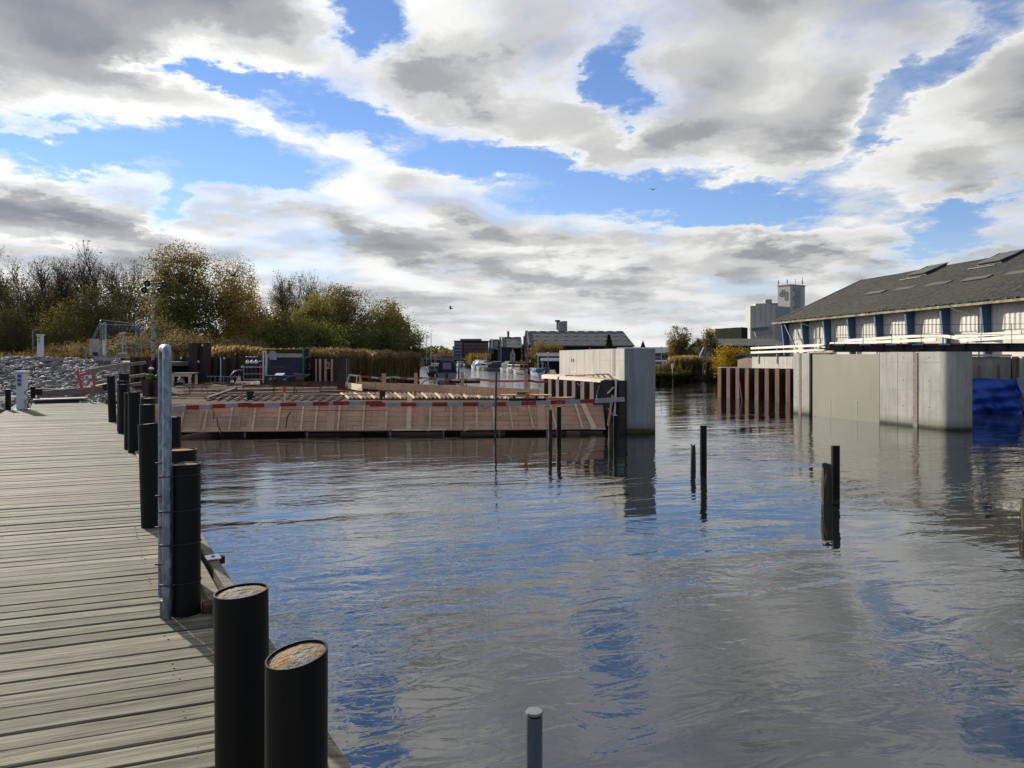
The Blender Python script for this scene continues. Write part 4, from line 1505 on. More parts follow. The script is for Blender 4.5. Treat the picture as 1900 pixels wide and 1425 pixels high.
# long dark joist lines and planks
for k, (a, c, mt, w_) in enumerate((((332, 733), (640, 728), 'brown_wood', 0.35), ((340, 726.5), (640, 722), 'brown_wood', 0.45), ((700, 731), (905, 727.5), 'brown_wood', 0.3), ((560, 738), (700, 735), 'grey_wood', 0.12), ((332, 738.5), (480, 738), 'brown_wood', 0.2))):
    tag(MB().bar(spt(*a) + Vector((0, 0, 0.04 + .01 * k)), spt(*c) + Vector((0, 0, 0.04 + .01 * k)), w_, 0.05).build('floor_plank', M[mt]),
        ['wide brown plank lying nearest the left formwork edge', 'wide brown plank lying behind the first one on the left', 'brown plank lying along the slats left of the fence', 'narrow grey plank lying on the slats in the middle', 'short brown plank beside the handrail at the left of the site'][k], 'plank', 'planks lying on the site floor')
# slanting plank
tag(MB().bar(spt(383, 742) + Vector((0, 0, 0.06)), spt(437, 731) + Vector((0, 0, 0.25)), 0.16, 0.06).build('leaning_plank', M['dark_wood']), 'dark plank lying askew beside the black bucket', 'plank')
# rebar: starter bars in clusters, and a low mat
rb = thing('rebar_mat', 'rusty reinforcement bars laid and sticking up on the site floor', 'rebar', (-9, 29, SITE_Z))
rr = random.Random(9)
for k in range(70):
    px = rr.choice((356, 377, 384, 440, 454, 470, 505, 512, 546, 566, 589, 595, 640, 655, 668, 680, 690, 859, 863, 868, 548, 700))
    py = rr.uniform(719, 734)
    p = spt(px + rr.uniform(-5, 5), py)
    h = rr.uniform(0.18, 0.42)
    MB().tube([p, p + Vector((rr.uniform(-.03, .03), 0, h))], 0.012, 5).build('starter_bar', M['rebar'], rb)
for k in range(34):
    py = rr.uniform(713, 724)
    px = rr.uniform(330, 620)
    a = spt(px, py) + Vector((0, 0, 0.10 + rr.uniform(0, 0.12)))
    c = a + Vector((rr.uniform(2.2, 3.8), rr.uniform(-0.7, 1.2), rr.uniform(-.05, .15)))
    if c.x > -9.5:
        c.x = -9.5
    MB().tube([a, c], 0.014, 5).build('laid_bar', M['rebar'], rb)
for k in range(12):
    a = spt(330 + k * 24, rr.uniform(725, 738)) + Vector((0, 0, 0.10))
    c = a + Vector((rr.uniform(1.2, 2.4), rr.uniform(-.5, .5), 0.02))
    MB().tube([a, c], 0.012, 5).build('laid_bar', M['rebar'], rb)

# buckets and caps


def bucket(label, px, py, w_, h_, grp='black plastic buckets on the site'):
    p = spt(px, py)
    t = thing('bucket', label, 'bucket', p, grp)
    MB().lathe([(w_ * 0.40, 0), (w_ * 0.5, h_), (w_ * 0.54, h_), (w_ * 0.54, h_ + 0.03), (w_ * 0.47, h_ + 0.03), (w_ * 0.40, 0.05), (0.001, 0.05)], p, 14).build('tub', M['plastic_black'], t, smooth=True)
    MB().tube([p + Vector((-w_ * .5, 0, h_)), p + Vector((0, -.12, h_ * .8)), p + Vector((w_ * .5, 0, h_))], 0.008, 5).build('handle', M['alu'], t)


bucket('black bucket standing on the left part of the site floor', 464, 740.5, 0.28, 0.26)
bucket('black bucket standing in the middle of the slats', 709.5, 739.5, 0.26, 0.27)
bucket('low black tub beside the timber table', 331, 718, 0.5, 0.22)


def cap_post(label, px, py, h_, mat):
    p = spt(px, py)
    t = thing('capped_bar', label, 'post', p, 'posts with coloured protective caps')
    MB().cyl(p, h_ * 0.5, 0.02, 6).build('bar', M['rebar'], t)
    MB().cyl(p + Vector((0, 0, h_ * 0.35)), h_ * 0.65, 0.05, 10).build('cap', M[mat], t, smooth=True)


cap_post('orange capped post left of the fence on the site floor', 527.5, 742, 0.50, 'orange')
cap_post('orange capped post in front of the timber fence, mid site', 770, 739.5, 0.33, 'orange')
cap_post('orange capped post in front of the saw bench near the pier', 979, 745, 0.30, 'orange')
cap_post('dark red capped post behind the saw bench near the pier', 948, 733, 0.24, 'dark_red')
tag(MB().cyl(spt(528.5, 744), 0.28, 0.035, 6).build('timber_stake', M['pale_wood']), 'short pale stake below the orange capped post', 'stake')

# ------------------------------------------------------------------ timber edge fence with red and white tape
tf = thing('edge_fence', 'raw timber edge fence with posts and warning tape along the water side', 'fence', spt(640, 722))
ea, eb = spt(641, 722), spt(1003, 742)
fa, fb_ = spt(640, 721.5), spt(672, 727)
MB().bar(at(640, 714.5, ea.y) + Vector((0, 0, 0)), at(672, 719.5, fb_.y), 0.05, 0.30).build('kick_board', M['pale_wood'], tf)
cutp = [672, 760, 850, 936, 1000]
for k in range(4):
    fA, fB = (cutp[k] - 640) / 363, (cutp[k + 1] - 640) / 363
    A, B = ea.lerp(eb, fA), ea.lerp(eb, fB)
    MB().bar(A + Vector((0, 0, 0.24)), B + Vector((0, 0, 0.22)), 0.05, 0.34).build('kick_board', M['new_wood'], tf)
for px, yt, yb, w_ in ((676, 697, 718, 0.12), (730, 693, 724, 0.20), (797, 692, 726, 0.14), (883, 690, 728, 0.14), (983, 693, 736, 0.13)):
    f = (px - 640) / 363
    p = ea.lerp(eb, f)
    s_ = p.y / F_PX
    MB().bar((p.x, p.y + 0.06, SITE_Z), (p.x, p.y + 0.06, CAM_Z - (yt - HY) * s_), w_, 0.05, up=(0, 1, 0)).build('post', M['new_wood'], tf)
p0, p1 = at(642, 718, ea.y), at(648, 695, ea.y)
MB().bar(p0, p1, 0.06, 0.06).build('end_frame', M['white_timber'], tf)
MB().bar(at(661, 720, ea.y - .6), at(662, 697, ea.y - .6), 0.06, 0.06).build('end_frame', M['pale_wood'], tf)
MB().bar(at(647, 695.5, ea.y), at(664, 697.5, ea.y - .6), 0.05, 0.07).build('end_frame', M['white_timber'], tf)
# tape in bands
tape = [(664, 697, 0.04), (676, 698.5, 0.12), (730, 699.5, 0.25), (797, 701, 0.43), (883, 703.5, 0.67), (983, 706, 0.945), (1016, 707, 1.0)]
for k in range(len(tape) - 1):
    x0, y0, f0 = tape[k]
    x1, y1, f1 = tape[k + 1]
    A = at(x0, y0, ea.lerp(eb, f0).y)
    B = at(x1, y1, ea.lerp(eb, f1).y)
    nb = max(1, round((B - A).length / 0.55))
    for j in range(nb):
        red = (j + k) % 2 == 1 or (k >= 4 and j % 4 != 3)
        pj, qj = A.lerp(B, j / nb), A.lerp(B, (j + 1) / nb)
        pj.z -= 0.06 * math.sin(math.pi * j / nb)
        qj.z -= 0.06 * math.sin(math.pi * (j + 1) / nb)
        MB().bar(pj, qj, 0.008, 0.085).build('tape_band', M['red' if red else 'barrier_white'], tf)
# loose tape ends
for a, c, sg in (((704, 700), (728, 718), 0.08), ((792, 704), (770, 722), 0.0)):
    D_ = ea.lerp(eb, (a[0] - 640) / 363).y - 0.1
    pts = [at(a[0] + (c[0] - a[0]) * f, a[1] + (c[1] - a[1]) * f, D_) - Vector((0, 0, sg * 4 * f * (1 - f))) for f in (0, .25, .5, .75, 1)]
    b = MB()
    for j in range(4):
        b.bar(pts[j], pts[j + 1], 0.008, 0.07)
    b.build('loose_tape', M['barrier_white'], tf)
MB().tube([at(724, 714, ea.lerp(eb, .23).y - .1), at(725.5, 700, ea.lerp(eb, .23).y - .1)], 0.02, 5).build('green_line', pm('faded_green', (0.13, 0.24, 0.15), None, 0.8), tf)
MB().bar(at(720, 727, ea.lerp(eb, .22).y - .3), at(728, 712, ea.lerp(eb, .23).y - .1), 0.06, 0.05).build('brace', M['grey_wood'], tf)

# saw bench with green machine near the pier
p = spt(975, 744)
t_ = thing('saw_bench', 'low timber work bench with green machine near the concrete pier', 'bench', p)
zt_ = CAM_Z - (733 - HY) / F_PX * p.y
s_ = p.y / F_PX
MB().box((p.x + 1 * s_, p.y, zt_), (95 * s_, 0.5, 0.04)).build('table_top', M['new_wood'], t_)
for dx in (-22, 20):
    MB().box((p.x + dx * s_, p.y, (zt_ + SITE_Z) / 2), (0.08, 0.4, zt_ - SITE_Z - 0.04)).build('leg', M['dark_wood'], t_)
MB().box((p.x + 4 * s_, p.y, zt_ - 0.16), (70 * s_, 0.35, 0.08)).build('shelf', M['dark_wood'], t_)
MB().box((p.x - 6 * s_, p.y, zt_ + 0.07), (0.42, 0.3, 0.10)).build('machine_body', pm('machine_green', (0.05, 0.13, 0.05), None, 0.6), t_, bevel=0.02)
MB().tube([(p.x - 0.1, p.y - .1, zt_ - .1), (p.x + 0.1, p.y - .15, zt_ - .25), (p.x + 0.4, p.y - .15, zt_ - .2)], 0.015, 6).build('cable', MATS['machine_green'], t_)
tag(MB().bar(spt(1010, 744) + Vector((0, 0, .08)), spt(1064, 743) + Vector((0, 0, .08)), 0.5, 0.09).build('timber_stack', M['new_wood']), 'small stack of raw timber beside the sheet piling', 'timber')

# ------------------------------------------------------------------ left concrete pier and its cofferdam
lp = thing('concrete_pier', 'tall concrete pier with bright left face and shaded front, left of the channel', 'pier', (4.0, 24.2, -1.5))
L0, L1 = Vector((2.05, 31.0, 0)), Vector((3.80, 24.2, 0))
ld = (L1 - L0).normalized()
ln_ = Vector((-ld.y, ld.x, 0))
if ln_.x > 0:
    ln_ = -ln_
LL = (L1 - L0).length
LZ = 2.86


def lpt(u_, out=0.0, z=0.0):
    p = L0 + ld * u_ + ln_ * out
    return Vector((p.x, p.y, z))


cuts = [0, 1.35, 2.25, 3.2, 4.15, 4.75, 5.75, 6.25, LL]
for k in range(len(cuts) - 1):
    q = [lpt(cuts[k] + 0.011, 0), lpt(cuts[k + 1] - 0.011, 0), lpt(cuts[k + 1] - 0.011, -0.9), lpt(cuts[k] + 0.011, -0.9)]
    MB().prism([(v.x, v.y) for v in q], -1.5, LZ + rf.uniform(-0.004, 0.004)).build('wall_panel', M['concrete'], lp)
MB().bar(lpt(6.02, -0.004, 1.9), lpt(6.02, -0.004, LZ), 0.03, 0.02, up=ln_).build('rubber_seal', M['black_rubber'], lp)
MB().bar(lpt(6.16, -0.004, 1.9), lpt(6.16, -0.004, LZ), 0.03, 0.02, up=ln_).build('rubber_seal', M['black_rubber'], lp)
MB().bar(lpt(4.78, 0.001, 2.46), lpt(LL - .02, 0.001, 2.46), 0.01, 0.008, up=ln_).build('pour_joint', M['concrete2'], lp)
for u_, z in ((1.62, 2.45), (1.86, 2.44)):
    MB().box(lpt(u_, 0.0, z), (0.03, 0.09, 0.13), rz=math.atan2(ld.y, ld.x) + math.pi / 2).build('tie_hole', M['steel_black'], lp)
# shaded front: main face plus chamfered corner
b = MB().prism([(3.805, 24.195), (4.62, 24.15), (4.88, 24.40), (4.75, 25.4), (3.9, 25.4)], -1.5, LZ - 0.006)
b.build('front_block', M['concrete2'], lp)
rg = random.Random(2)
# weed fringe at the water line
b = MB()
for k in range(420):
    f = rg.random()
    q = Vector((3.82, 24.185, 0)).lerp(Vector((4.62, 24.14, 0)), f)
    h = rg.uniform(0.03, 0.10)
    z = rg.uniform(0.02, 0.17)
    b.quad((q.x, q.y - 0.01, z), (q.x + 0.02, q.y - 0.012, z), (q.x + 0.03, q.y - 0.04 - rg.uniform(0, .03), z - h), (q.x - 0.01, q.y - 0.03, z - h))
o = b.build('weed_fringe', pm('green_weed', (0.095, 0.115, 0.02), (0.05, 0.065, 0.015), 0.8), lp)
o['kind'] = 'stuff'

cf = thing('cofferdam', 'dark sheet pile cofferdam with timber walkway against the left pier', 'cofferdam', (3.0, 25, -1.5))
C0, C1 = Vector((1.35, 29.6, 0)), Vector((3.10, 24.55, 0))
for pts in sheet_wall(C0, C1, -1, 1.72, 0.72, 0.3, 1):
    pile_mesh(pts, -1.5, 1.70, 0.02).build('sheet_pile', [M['rust'], M['rust']], cf)
for pts in sheet_wall(C1, (3.86, 24.12, 0), -1, 1.72, 0.43, 0.14, 1):
    pile_mesh(pts, -1.5, 1.78, 0.02).build('sheet_pile', [M['steel_black'], M['steel_black']], cf)
MB().box(at(1036, 722, 29.9), (0.85, 0.06, 1.0)).build('end_sheet', M['rust'], cf)
MB().bar(at(1004, 706.5, 29.7), at(1034, 706.5, 29.7), 0.02, 0.06).build('tape_band', M['barrier_white'], cf)
# walkway boards on top
A, B = Vector((1.35, 29.9, 1.84)), Vector((3.22, 24.6, 1.78))
wd_ = Vector((0.95, 0.3, 0)).normalized()
for k in range(3):
    MB().bar(A + wd_ * (0.05 + 0.26 * k), B + wd_ * (0.05 + 0.26 * k), 0.24, 0.045, up=(0, 0, 1)).build('walkway_board', M['new_wood' if k % 2 else 'pale_wood'], cf)
MB().bar(A + Vector((-0.1, -0.05, -0.08)), A.lerp(B, 0.30) + Vector((-0.1, -0.05, -0.10)), 0.05, 0.15).build('edge_board', M['white_timber'], cf)
MB().bar(A.lerp(B, 0.33) + Vector((-0.1, -0.05, -0.10)), A.lerp(B, 0.97) + Vector((-0.1, -0.05, -0.10)), 0.05, 0.15).build('edge_board', M['white_timber'], cf)
for k, (f, w_) in enumerate(((0.30, 0.05), (0.42, 0.08), (0.55, 0.12), (0.68, 0.12), (0.84, 0.16), (0.97, 0.07))):
    q = A.lerp(B, f) + Vector((-0.12, -0.08, 0))
    MB().bar((q.x, q.y, SITE_Z - 0.05), (q.x, q.y, 1.70), w_, 0.05, up=(0, 1, 0)).build('stud', M['new_wood'], cf)
q = at(1141, 760, 24.3)
MB().bar(at(1140.5, 772, 24.2), at(1143, 706, 24.2), 0.06, 0.06).build('stud', M['white_timber'], cf)
MB().bar(at(1127, 730, 24.25), at(1139, 718, 24.2), 0.07, 0.05).build('brace', M['pale_wood'], cf)
MB().bar(at(1128, 790, 24.1), at(1137, 733, 24.15), 0.08, 0.05).build('brace', M['new_wood'], cf)
# boards lying on the walkway
for k in range(5):
    f = 0.45 + 0.1 * k
    q = A.lerp(B, f) + wd_ * (0.25 + 0.1 * (k % 3))
    tag(MB().box(q + Vector((0, 0, 0.05 + 0.03 * k)), (0.75, 0.13, 0.035), rz=0.25 * k - 0.2).build('loose_board', M['pale_wood' if k % 2 else 'grey_wood']),
        ['first loose board from the left on the cofferdam walkway', 'second loose board from the left on the cofferdam walkway', 'third loose board from the left on the cofferdam walkway', 'fourth loose board from the left on the cofferdam walkway', 'rightmost loose board on the cofferdam walkway'][k], 'board', 'loose boards on the cofferdam')
# white hoses
catenary('hose', 'white hose looped under the cofferdam walkway', 'hose', at(1071, 711, 25.6), at(1088, 711, 25.3), 0.10, 0.014, M['cable_grey'])
b = MB().tube([at(1112, 715, 24.5), at(1108, 728, 24.45), at(1107, 740, 24.4)], 0.013, 6)
tag(b.build('hose', M['cable_grey'], smooth=True), 'white hose hanging down in front of the dark sheet piling', 'hose')
catenary('cable', 'pale cable looped beside the mossy pile at the pier', 'cable', at(1128, 757, 24.0), at(1141, 767, 24.0), 0.06, 0.01, M['cable_grey'])

# ------------------------------------------------------------------ dark sheet pile wall round the back of the site
sw = thing('sheet_pile_wall', 'dark brown sheet pile wall enclosing the back of the site', 'wall', (-16, 46, -1.5))
for i_, pts in enumerate(sheet_wall((-21.8, 46.3, 0), (-10.3, 45.4, 0), -1.5, 2.62, 0.62, 0.28, 1)):
    pile_mesh(pts, -1.5, 2.60 + 0.02 * (i_ % 2), 0.02).build('sheet_pile', [M['rust'], M['rust']], sw)
for pts in sheet_wall((-20.6, 45.7, 0), (-19.15, 45.6, 0), -1.5, 3.5, 0.75, 0.25, 1):
    pile_mesh(pts, 0, 3.52, 0.02).build('sheet_pile', [M['rust'], M['rust']], sw)
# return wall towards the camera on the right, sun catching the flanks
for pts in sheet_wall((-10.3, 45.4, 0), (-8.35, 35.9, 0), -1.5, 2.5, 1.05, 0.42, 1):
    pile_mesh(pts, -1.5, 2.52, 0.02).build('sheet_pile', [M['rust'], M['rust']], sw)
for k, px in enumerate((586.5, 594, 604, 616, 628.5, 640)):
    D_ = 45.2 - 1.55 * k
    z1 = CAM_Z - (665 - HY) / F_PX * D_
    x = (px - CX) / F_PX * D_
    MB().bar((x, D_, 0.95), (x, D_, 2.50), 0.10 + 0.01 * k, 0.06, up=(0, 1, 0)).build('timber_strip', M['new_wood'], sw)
# chalk number on the sheet piling


def text(name, body, loc, size, mat, parent=None, rz=0.0, extrude=0.002, align='CENTER'):
    cu = bpy.data.curves.new(name, 'FONT')
    cu.body = body
    cu.size = size
    cu.extrude = extrude
    cu.align_x = align
    cu.resolution_u = 3
    cu.materials.append(mat)
    tmp = bpy.data.objects.new(name, cu)
    me = bpy.data.meshes.new_from_object(tmp)
    bpy.data.objects.remove(tmp)
    o = bpy.data.objects.new(name, me)
    col.objects.link(o)
    loc = Vector(loc)
    if parent is not None:
        o.parent = parent
        loc = loc - WLOC[parent.name]
    o.location = loc
    o.rotation_euler = (math.pi / 2, 0, rz)
    return o


M['chalk'] = pm('chalk', (0.50, 0.48, 0.46), None, 0.9)
text('chalk_number', '2.', at(611, 684, 41.6), 0.55, M['chalk'], sw)
text('chalk_number', '15', at(571, 685, 44.8), 0.5, pm('faded_chalk', (0.16, 0.14, 0.13), None, 0.9), sw)
for px, py in ((336, 664), (375.5, 640.5), (368, 671), (416, 664.5)):
    MB().box(at(px, py, 45.15), (0.10, 0.03, 0.13)).build('paper_tag', M['white'], sw)
MB().bar(at(409.5, 663, 45.2), at(409.8, 710, 45.1), 0.05, 0.04).build('conduit', M['alu'], sw)

# nearer sheet piles at the left end of the site
nw = thing('sheet_pile_wall', 'short dark sheet pile wall at the left corner of the site', 'wall', (-15, 28.5, -1.5))
for pts in sheet_wall((-17.8, 33.4, 0), (-16.95, 33.25, 0), -1.5, 2.4, 0.42, 0.2, 1):
    pile_mesh(pts, -1.5, 2.58, 0.02).build('sheet_pile', [M['rust'], M['rust']], nw)
for pts in sheet_wall((-16.95, 33.25, 0), (-16.05, 33.1, 0), -1.5, 2.3, 0.43, 0.2, 1):
    pile_mesh(pts, -1.5, 2.45, 0.02).build('sheet_pile', [M['rust'], M['rust']], nw)
for pts in sheet_wall((-15.25, 29.6, 0), (-14.3, 29.4, 0), -1.5, 1.6, 0.48, 0.2, 1):
    pile_mesh(pts, -1.5, 1.62, 0.02).build('sheet_pile', [M['rust'], M['rust']], nw)
for pts in sheet_wall((-13.4, 25.2, 0), (-11.6, 24.0, 0), -1.5, 1.2, 0.5, 0.2, 1):
    pile_mesh(pts, -1.5, 1.18, 0.02).build('sheet_pile', [M['rust'], M['rust']], nw)
MB().bar(at(272, 756.5, 24.2), at(330, 757.5, 23.6), 0.04, 0.14).build('grey_board', M['barrier_white'], nw)

# ------------------------------------------------------------------ site equipment
GB = SITE_Z
# gas bottles in a rack, each bottle liftable
rack_o = spt(481, 711)
D_ = rack_o.y
s_ = D_ / F_PX


def pxx(px, D):
    return (px - CX) / F_PX * D


rk = thing('bottle_rack', 'grey steel rack holding tall gas bottles', 'rack', (pxx(474, D_), D_, GB))
x0, x1 = pxx(455, D_), pxx(493, D_)
zA, zB, zC = CAM_Z - (681 - HY) * s_, CAM_Z - (693.5 - HY) * s_, CAM_Z - (703.5 - HY) * s_
for z, mt in ((zA, 'alu'), (zB, 'new_wood'), (zC, 'alu')):
    MB().bar((x0, D_ - 0.2, z), (x1, D_ - 0.2, z), 0.03, 0.06).build('rail', M[mt], rk)
    MB().bar((x0, D_ + 0.2, z), (x1, D_ + 0.2, z), 0.03, 0.06).build('rail', M['alu'], rk)
for x in (x0, x1):
    for y in (D_ - 0.22, D_ + 0.22):
        MB().bar((x, y, GB), (x, y, zA + 0.1), 0.04, 0.04).build('post', M['alu'], rk)
MB().box(((x0 + x1) / 2, D_, GB + 0.04), (x1 - x0, 0.5, 0.05)).build('base', M['steel_black'], rk)
MB().bar((x1 + 0.12, D_ - .1, GB), (x1 + 0.12, D_ - .1, zA + 0.75), 0.05, 0.05).build('lifting_post', M['white'], rk)
MB().box((x0 - 0.12, D_ - .1, zA + 0.02), (0.18, 0.1, 0.12)).build('regulator_box', M['white'], rk)
M['bottle'] = pm('slate_gas_bottle', (0.030, 0.036, 0.040), None, 0.45, rnd=0.1)
M['bottle_red'] = pm('red_gas_bottle', (0.30, 0.02, 0.025), None, 0.45, rnd=0)
M['bottle_white'] = pm('white_gas_shoulder', (0.66, 0.66, 0.64), None, 0.5, rnd=0)


def bottle(label, px, ytop, body, shoulder, r):
    x = pxx(px, D_)
    t = thing('gas_bottle', label, 'gas bottle', (x, D_, GB), 'gas bottles in the steel rack')
    ht = CAM_Z - (ytop - HY) * s_ - GB
    hs = ht - 0.34
    MB().lathe([(r, 0.05), (r, hs - 0.14)], (x, D_, GB), 16).build('body', body, t, smooth=True)
    MB().lathe([(r, hs - 0.14), (r * 0.92, hs - 0.04), (r * 0.55, hs + 0.03), (0.04, hs + 0.05), (0.035, hs + 0.1)], (x, D_, GB), 16).build('shoulder', shoulder, t, smooth=True)
    b = MB()
    b.cyl((x, D_, GB + hs + 0.1), 0.14, 0.03, 8)
    b.build('valve', M['steel_black'], t)
    b = MB()
    pts = [Vector((x + 0.09 * math.cos(a), D_ + 0.09 * math.sin(a), GB + hs + 0.27)) for a in np.linspace(0, 2 * math.pi, 13)]
    b.tube(pts, 0.022, 6, caps=False)
    b.build('guard_ring', M['bottle_white'], t, smooth=True)


bottle('leftmost slate gas bottle with white shoulder in the rack', 459.8, 660, M['bottle'], M['bottle_white'], 0.125)
bottle('middle slate gas bottle with white shoulder in the rack', 467.8, 660, M['bottle'], M['bottle_white'], 0.125)
bottle('third slate gas bottle with white shoulder, beside the red one', 475.6, 660, M['bottle'], M['bottle_white'], 0.125)
bottle('shorter red gas bottle at the right of the rack', 483.8, 668, M['bottle_red'], M['bottle_red'], 0.125)

# shipping container at the back
D2 = 44.6
ct = thing('container', 'dark blue site container with a cream stripe behind the gas bottles', 'container', (pxx(534, D2), D2, GB))
cx0, cx1 = pxx(496.5, D2), pxx(565, D2)
zt_ = CAM_Z - (648 - HY) / F_PX * D2
M['cont'] = pm('dark_blue_container', (0.018, 0.028, 0.062), (0.014, 0.022, 0.05), 0.5, scale=1.2, rnd=0.05)
M['cont2'] = pm('blackish_container', (0.018, 0.020, 0.026), None, 0.5, rnd=0.05)
vs_, fs = [], []
n = 40
for k in range(n + 1):
    x = cx0 + (cx1 - cx0) * k / n
    y = D2 - (0.04 if (k // 2) % 2 else 0.0)
    vs_ += [(x, y, GB + 0.1), (x, y, zt_ - 0.1)]
for k in range(n):
    fs.append((2 * k, 2 * k + 2, 2 * k + 3, 2 * k + 1))
MB().add(vs_, fs).build('side_wall', M['cont'], ct)
MB().prism([(cx0, D2 + 0.01), (cx1, D2 + 0.01), (cx1, D2 + 1.2), (cx0, D2 + 1.2)], GB + 0.1, zt_ - 0.1).build('body', M['cont2'], ct)
for z in (GB + 0.06, zt_ - 0.06):
    MB().bar((cx0 - .02, D2 - 0.05, z), (cx1 + .02, D2 - 0.05, z), 0.08, 0.12).build('side_rail', M['cont2'], ct)
z = CAM_Z - (659.5 - HY) / F_PX * D2
MB().bar((cx0 + 0.02, D2 - 0.055, z), (cx1 - 0.05, D2 - 0.055, z), 0.012, 0.24).build('stripe', pm('cream_stripe', (0.48, 0.44, 0.36), None, 0.6), ct)
z = CAM_Z - (652 - HY) / F_PX * D2
MB().bar((cx0 + 0.02, D2 - 0.055, z), (cx1 - 0.05, D2 - 0.055, z), 0.012, 0.22).build('dark_band', M['cont2'], ct)
for x in (cx0 - 0.04, cx0 + 0.0):
    pass
for px in (489.5, 494.5):
    MB().bar((pxx(px, D2), D2 - 0.1, GB), (pxx(px, D2), D2 - 0.1, CAM_Z - (651 - HY) / F_PX * D2), 0.07, 0.07).build('corner_post', M['white'], ct)
MB().bar((pxx(486.5, D2), D2 - 0.1, CAM_Z - (649.5 - HY) / F_PX * D2), (pxx(497, D2), D2 - 0.1, CAM_Z - (649.5 - HY) / F_PX * D2), 0.08, 0.08).build('header', M['cont2'], ct)
sg = thing('notice_board', 'white clipped corner notice board hung on the container', 'sign', at(506, 659, D2 - .12))
q = [at(500, 652, D2 - .12), at(502.5, 651, D2 - .12), at(510, 651, D2 - .12), at(513, 655, D2 - .12), at(513, 667.5, D2 - .12), at(500, 667.5, D2 - .12)]
MB().slab(q, (0, -1, 0), 0.02).build('panel', pm('pale_notice', (0.42, 0.44, 0.48), None, 0.5), sg)
q = at(563, 646, D2 - .3)
tag(MB().tube([(q.x, q.y, GB), (q.x, q.y, q.z)], 0.05, 8).build('green_post', M['green']), 'thin green post standing at the right end of the container', 'post')
MB().box(at(570, 654, D2 + .2), (0.3, 0.3, 0.5)).build('end_door', M['cont2'], ct)

# compressor trailer with lettering
D3 = 41.5
tr = thing('trailer', 'low blue compressor trailer with white lettering before the container', 'trailer', (pxx(518, D3), D3, GB))
s3 = D3 / F_PX
xa, xb = pxx(496, D3), pxx(543, D3)
zt3, zb3 = CAM_Z - (697.5 - HY) * s3, CAM_Z - (713 - HY) * s3
M['trailer_blue'] = pm('trailer_blue', (0.022, 0.062, 0.17), (0.016, 0.045, 0.13), 0.4, rnd=0)
M['trailer_dark'] = pm('trailer_dark_blue', (0.015, 0.025, 0.05), None, 0.45, rnd=0)
poly = [(xa, zb3 + 0.05), (xa + 0.12, zb3), (xb - 0.2, zb3), (xb, zb3 + 0.18), (xb - 0.03, zt3), (xa, zt3)]
b = MB()
k = len(poly)
vs_ = [(x, D3 - 0.55, z) for x, z in poly] + [(x, D3 + 0.55, z) for x, z in poly]
b.add(vs_, [tuple(range(k)), tuple(range(2 * k - 1, k - 1, -1))] + [(i, k + i, k + (i + 1) % k, (i + 1) % k) for i in range(k)])
b.build('hull', M['trailer_dark'], tr, bevel=0.02)
MB().bar((pxx(513, D3), D3 - 0.56, (zt3 + zb3) / 2 + .03), (pxx(541, D3), D3 - 0.56, (zt3 + zb3) / 2 + .03), 0.02, (zt3 - zb3) * 0.8).build('name_panel', M['trailer_blue'], tr)
text('name_text', 'HagCon', (pxx(525.5, D3), D3 - 0.575, CAM_Z - (705.5 - HY) * s3), 0.21, pm('white_lettering', (0.75, 0.77, 0.8), None, 0.5), tr)
MB().box((pxx(508, D3), D3 - 0.56, CAM_Z - (702.5 - HY) * s3), (0.17, 0.02, 0.16)).build('emblem', pm('amber_emblem', (0.42, 0.24, 0.09), None, 0.5), tr)
MB().bar((xa - 0.05, D3 - .3, zt3 + 0.02), (xb - 0.2, D3 - .3, zt3 + 0.02), 0.6, 0.03).build('lid', M['steel_black'], tr)
MB().slab([(pxx(512, D3), D3 - 0.3, zt3 + 0.05), (pxx(528, D3), D3 - 0.3, zt3 + 0.05), (pxx(528, D3), D3 + .1, zt3 + 0.16), (pxx(512.5, D3), D3 + .1, zt3 + 0.16)], (0, -1, .5), 0.02).build('white_panel', M['white'], tr)
for x in (pxx(497, D3), pxx(527, D3)):
    MB().bar((x, D3 + .3, zt3), (x, D3 + .3, CAM_Z - (681 - HY) * s3), 0.04, 0.04).build('frame_post', M['rust'], tr)
MB().bar((pxx(497, D3), D3 + .3, CAM_Z - (681 - HY) * s3), (pxx(528, D3), D3 + .3, CAM_Z - (681 - HY) * s3), 0.04, 0.08).build('frame_rail', M['dark_red'], tr)
wh_ = MB()
c_ = Vector((pxx(521, D3), D3 - 0.62, GB + 0.16))
pts = [c_ + Vector((0.2 * math.cos(a), 0, 0.2 * math.sin(a))) for a in np.linspace(0, 2 * math.pi, 17)]
w = MB().tube(pts, 0.075, 8, caps=False).build('wheel', M['black_rubber'], tr, smooth=True)
MB().tube([c_ + Vector((0, -.05, 0)), c_ + Vector((0, .05, 0))], 0.13, 12).build('rim', M['steel_black'], w)
MB().bar((xb, D3 - .2, GB + 0.32), (xb - 0.5, D3 - 0.62, GB + 0.40), 0.06, 0.08).build('mudguard', M['black_rubber'], tr)

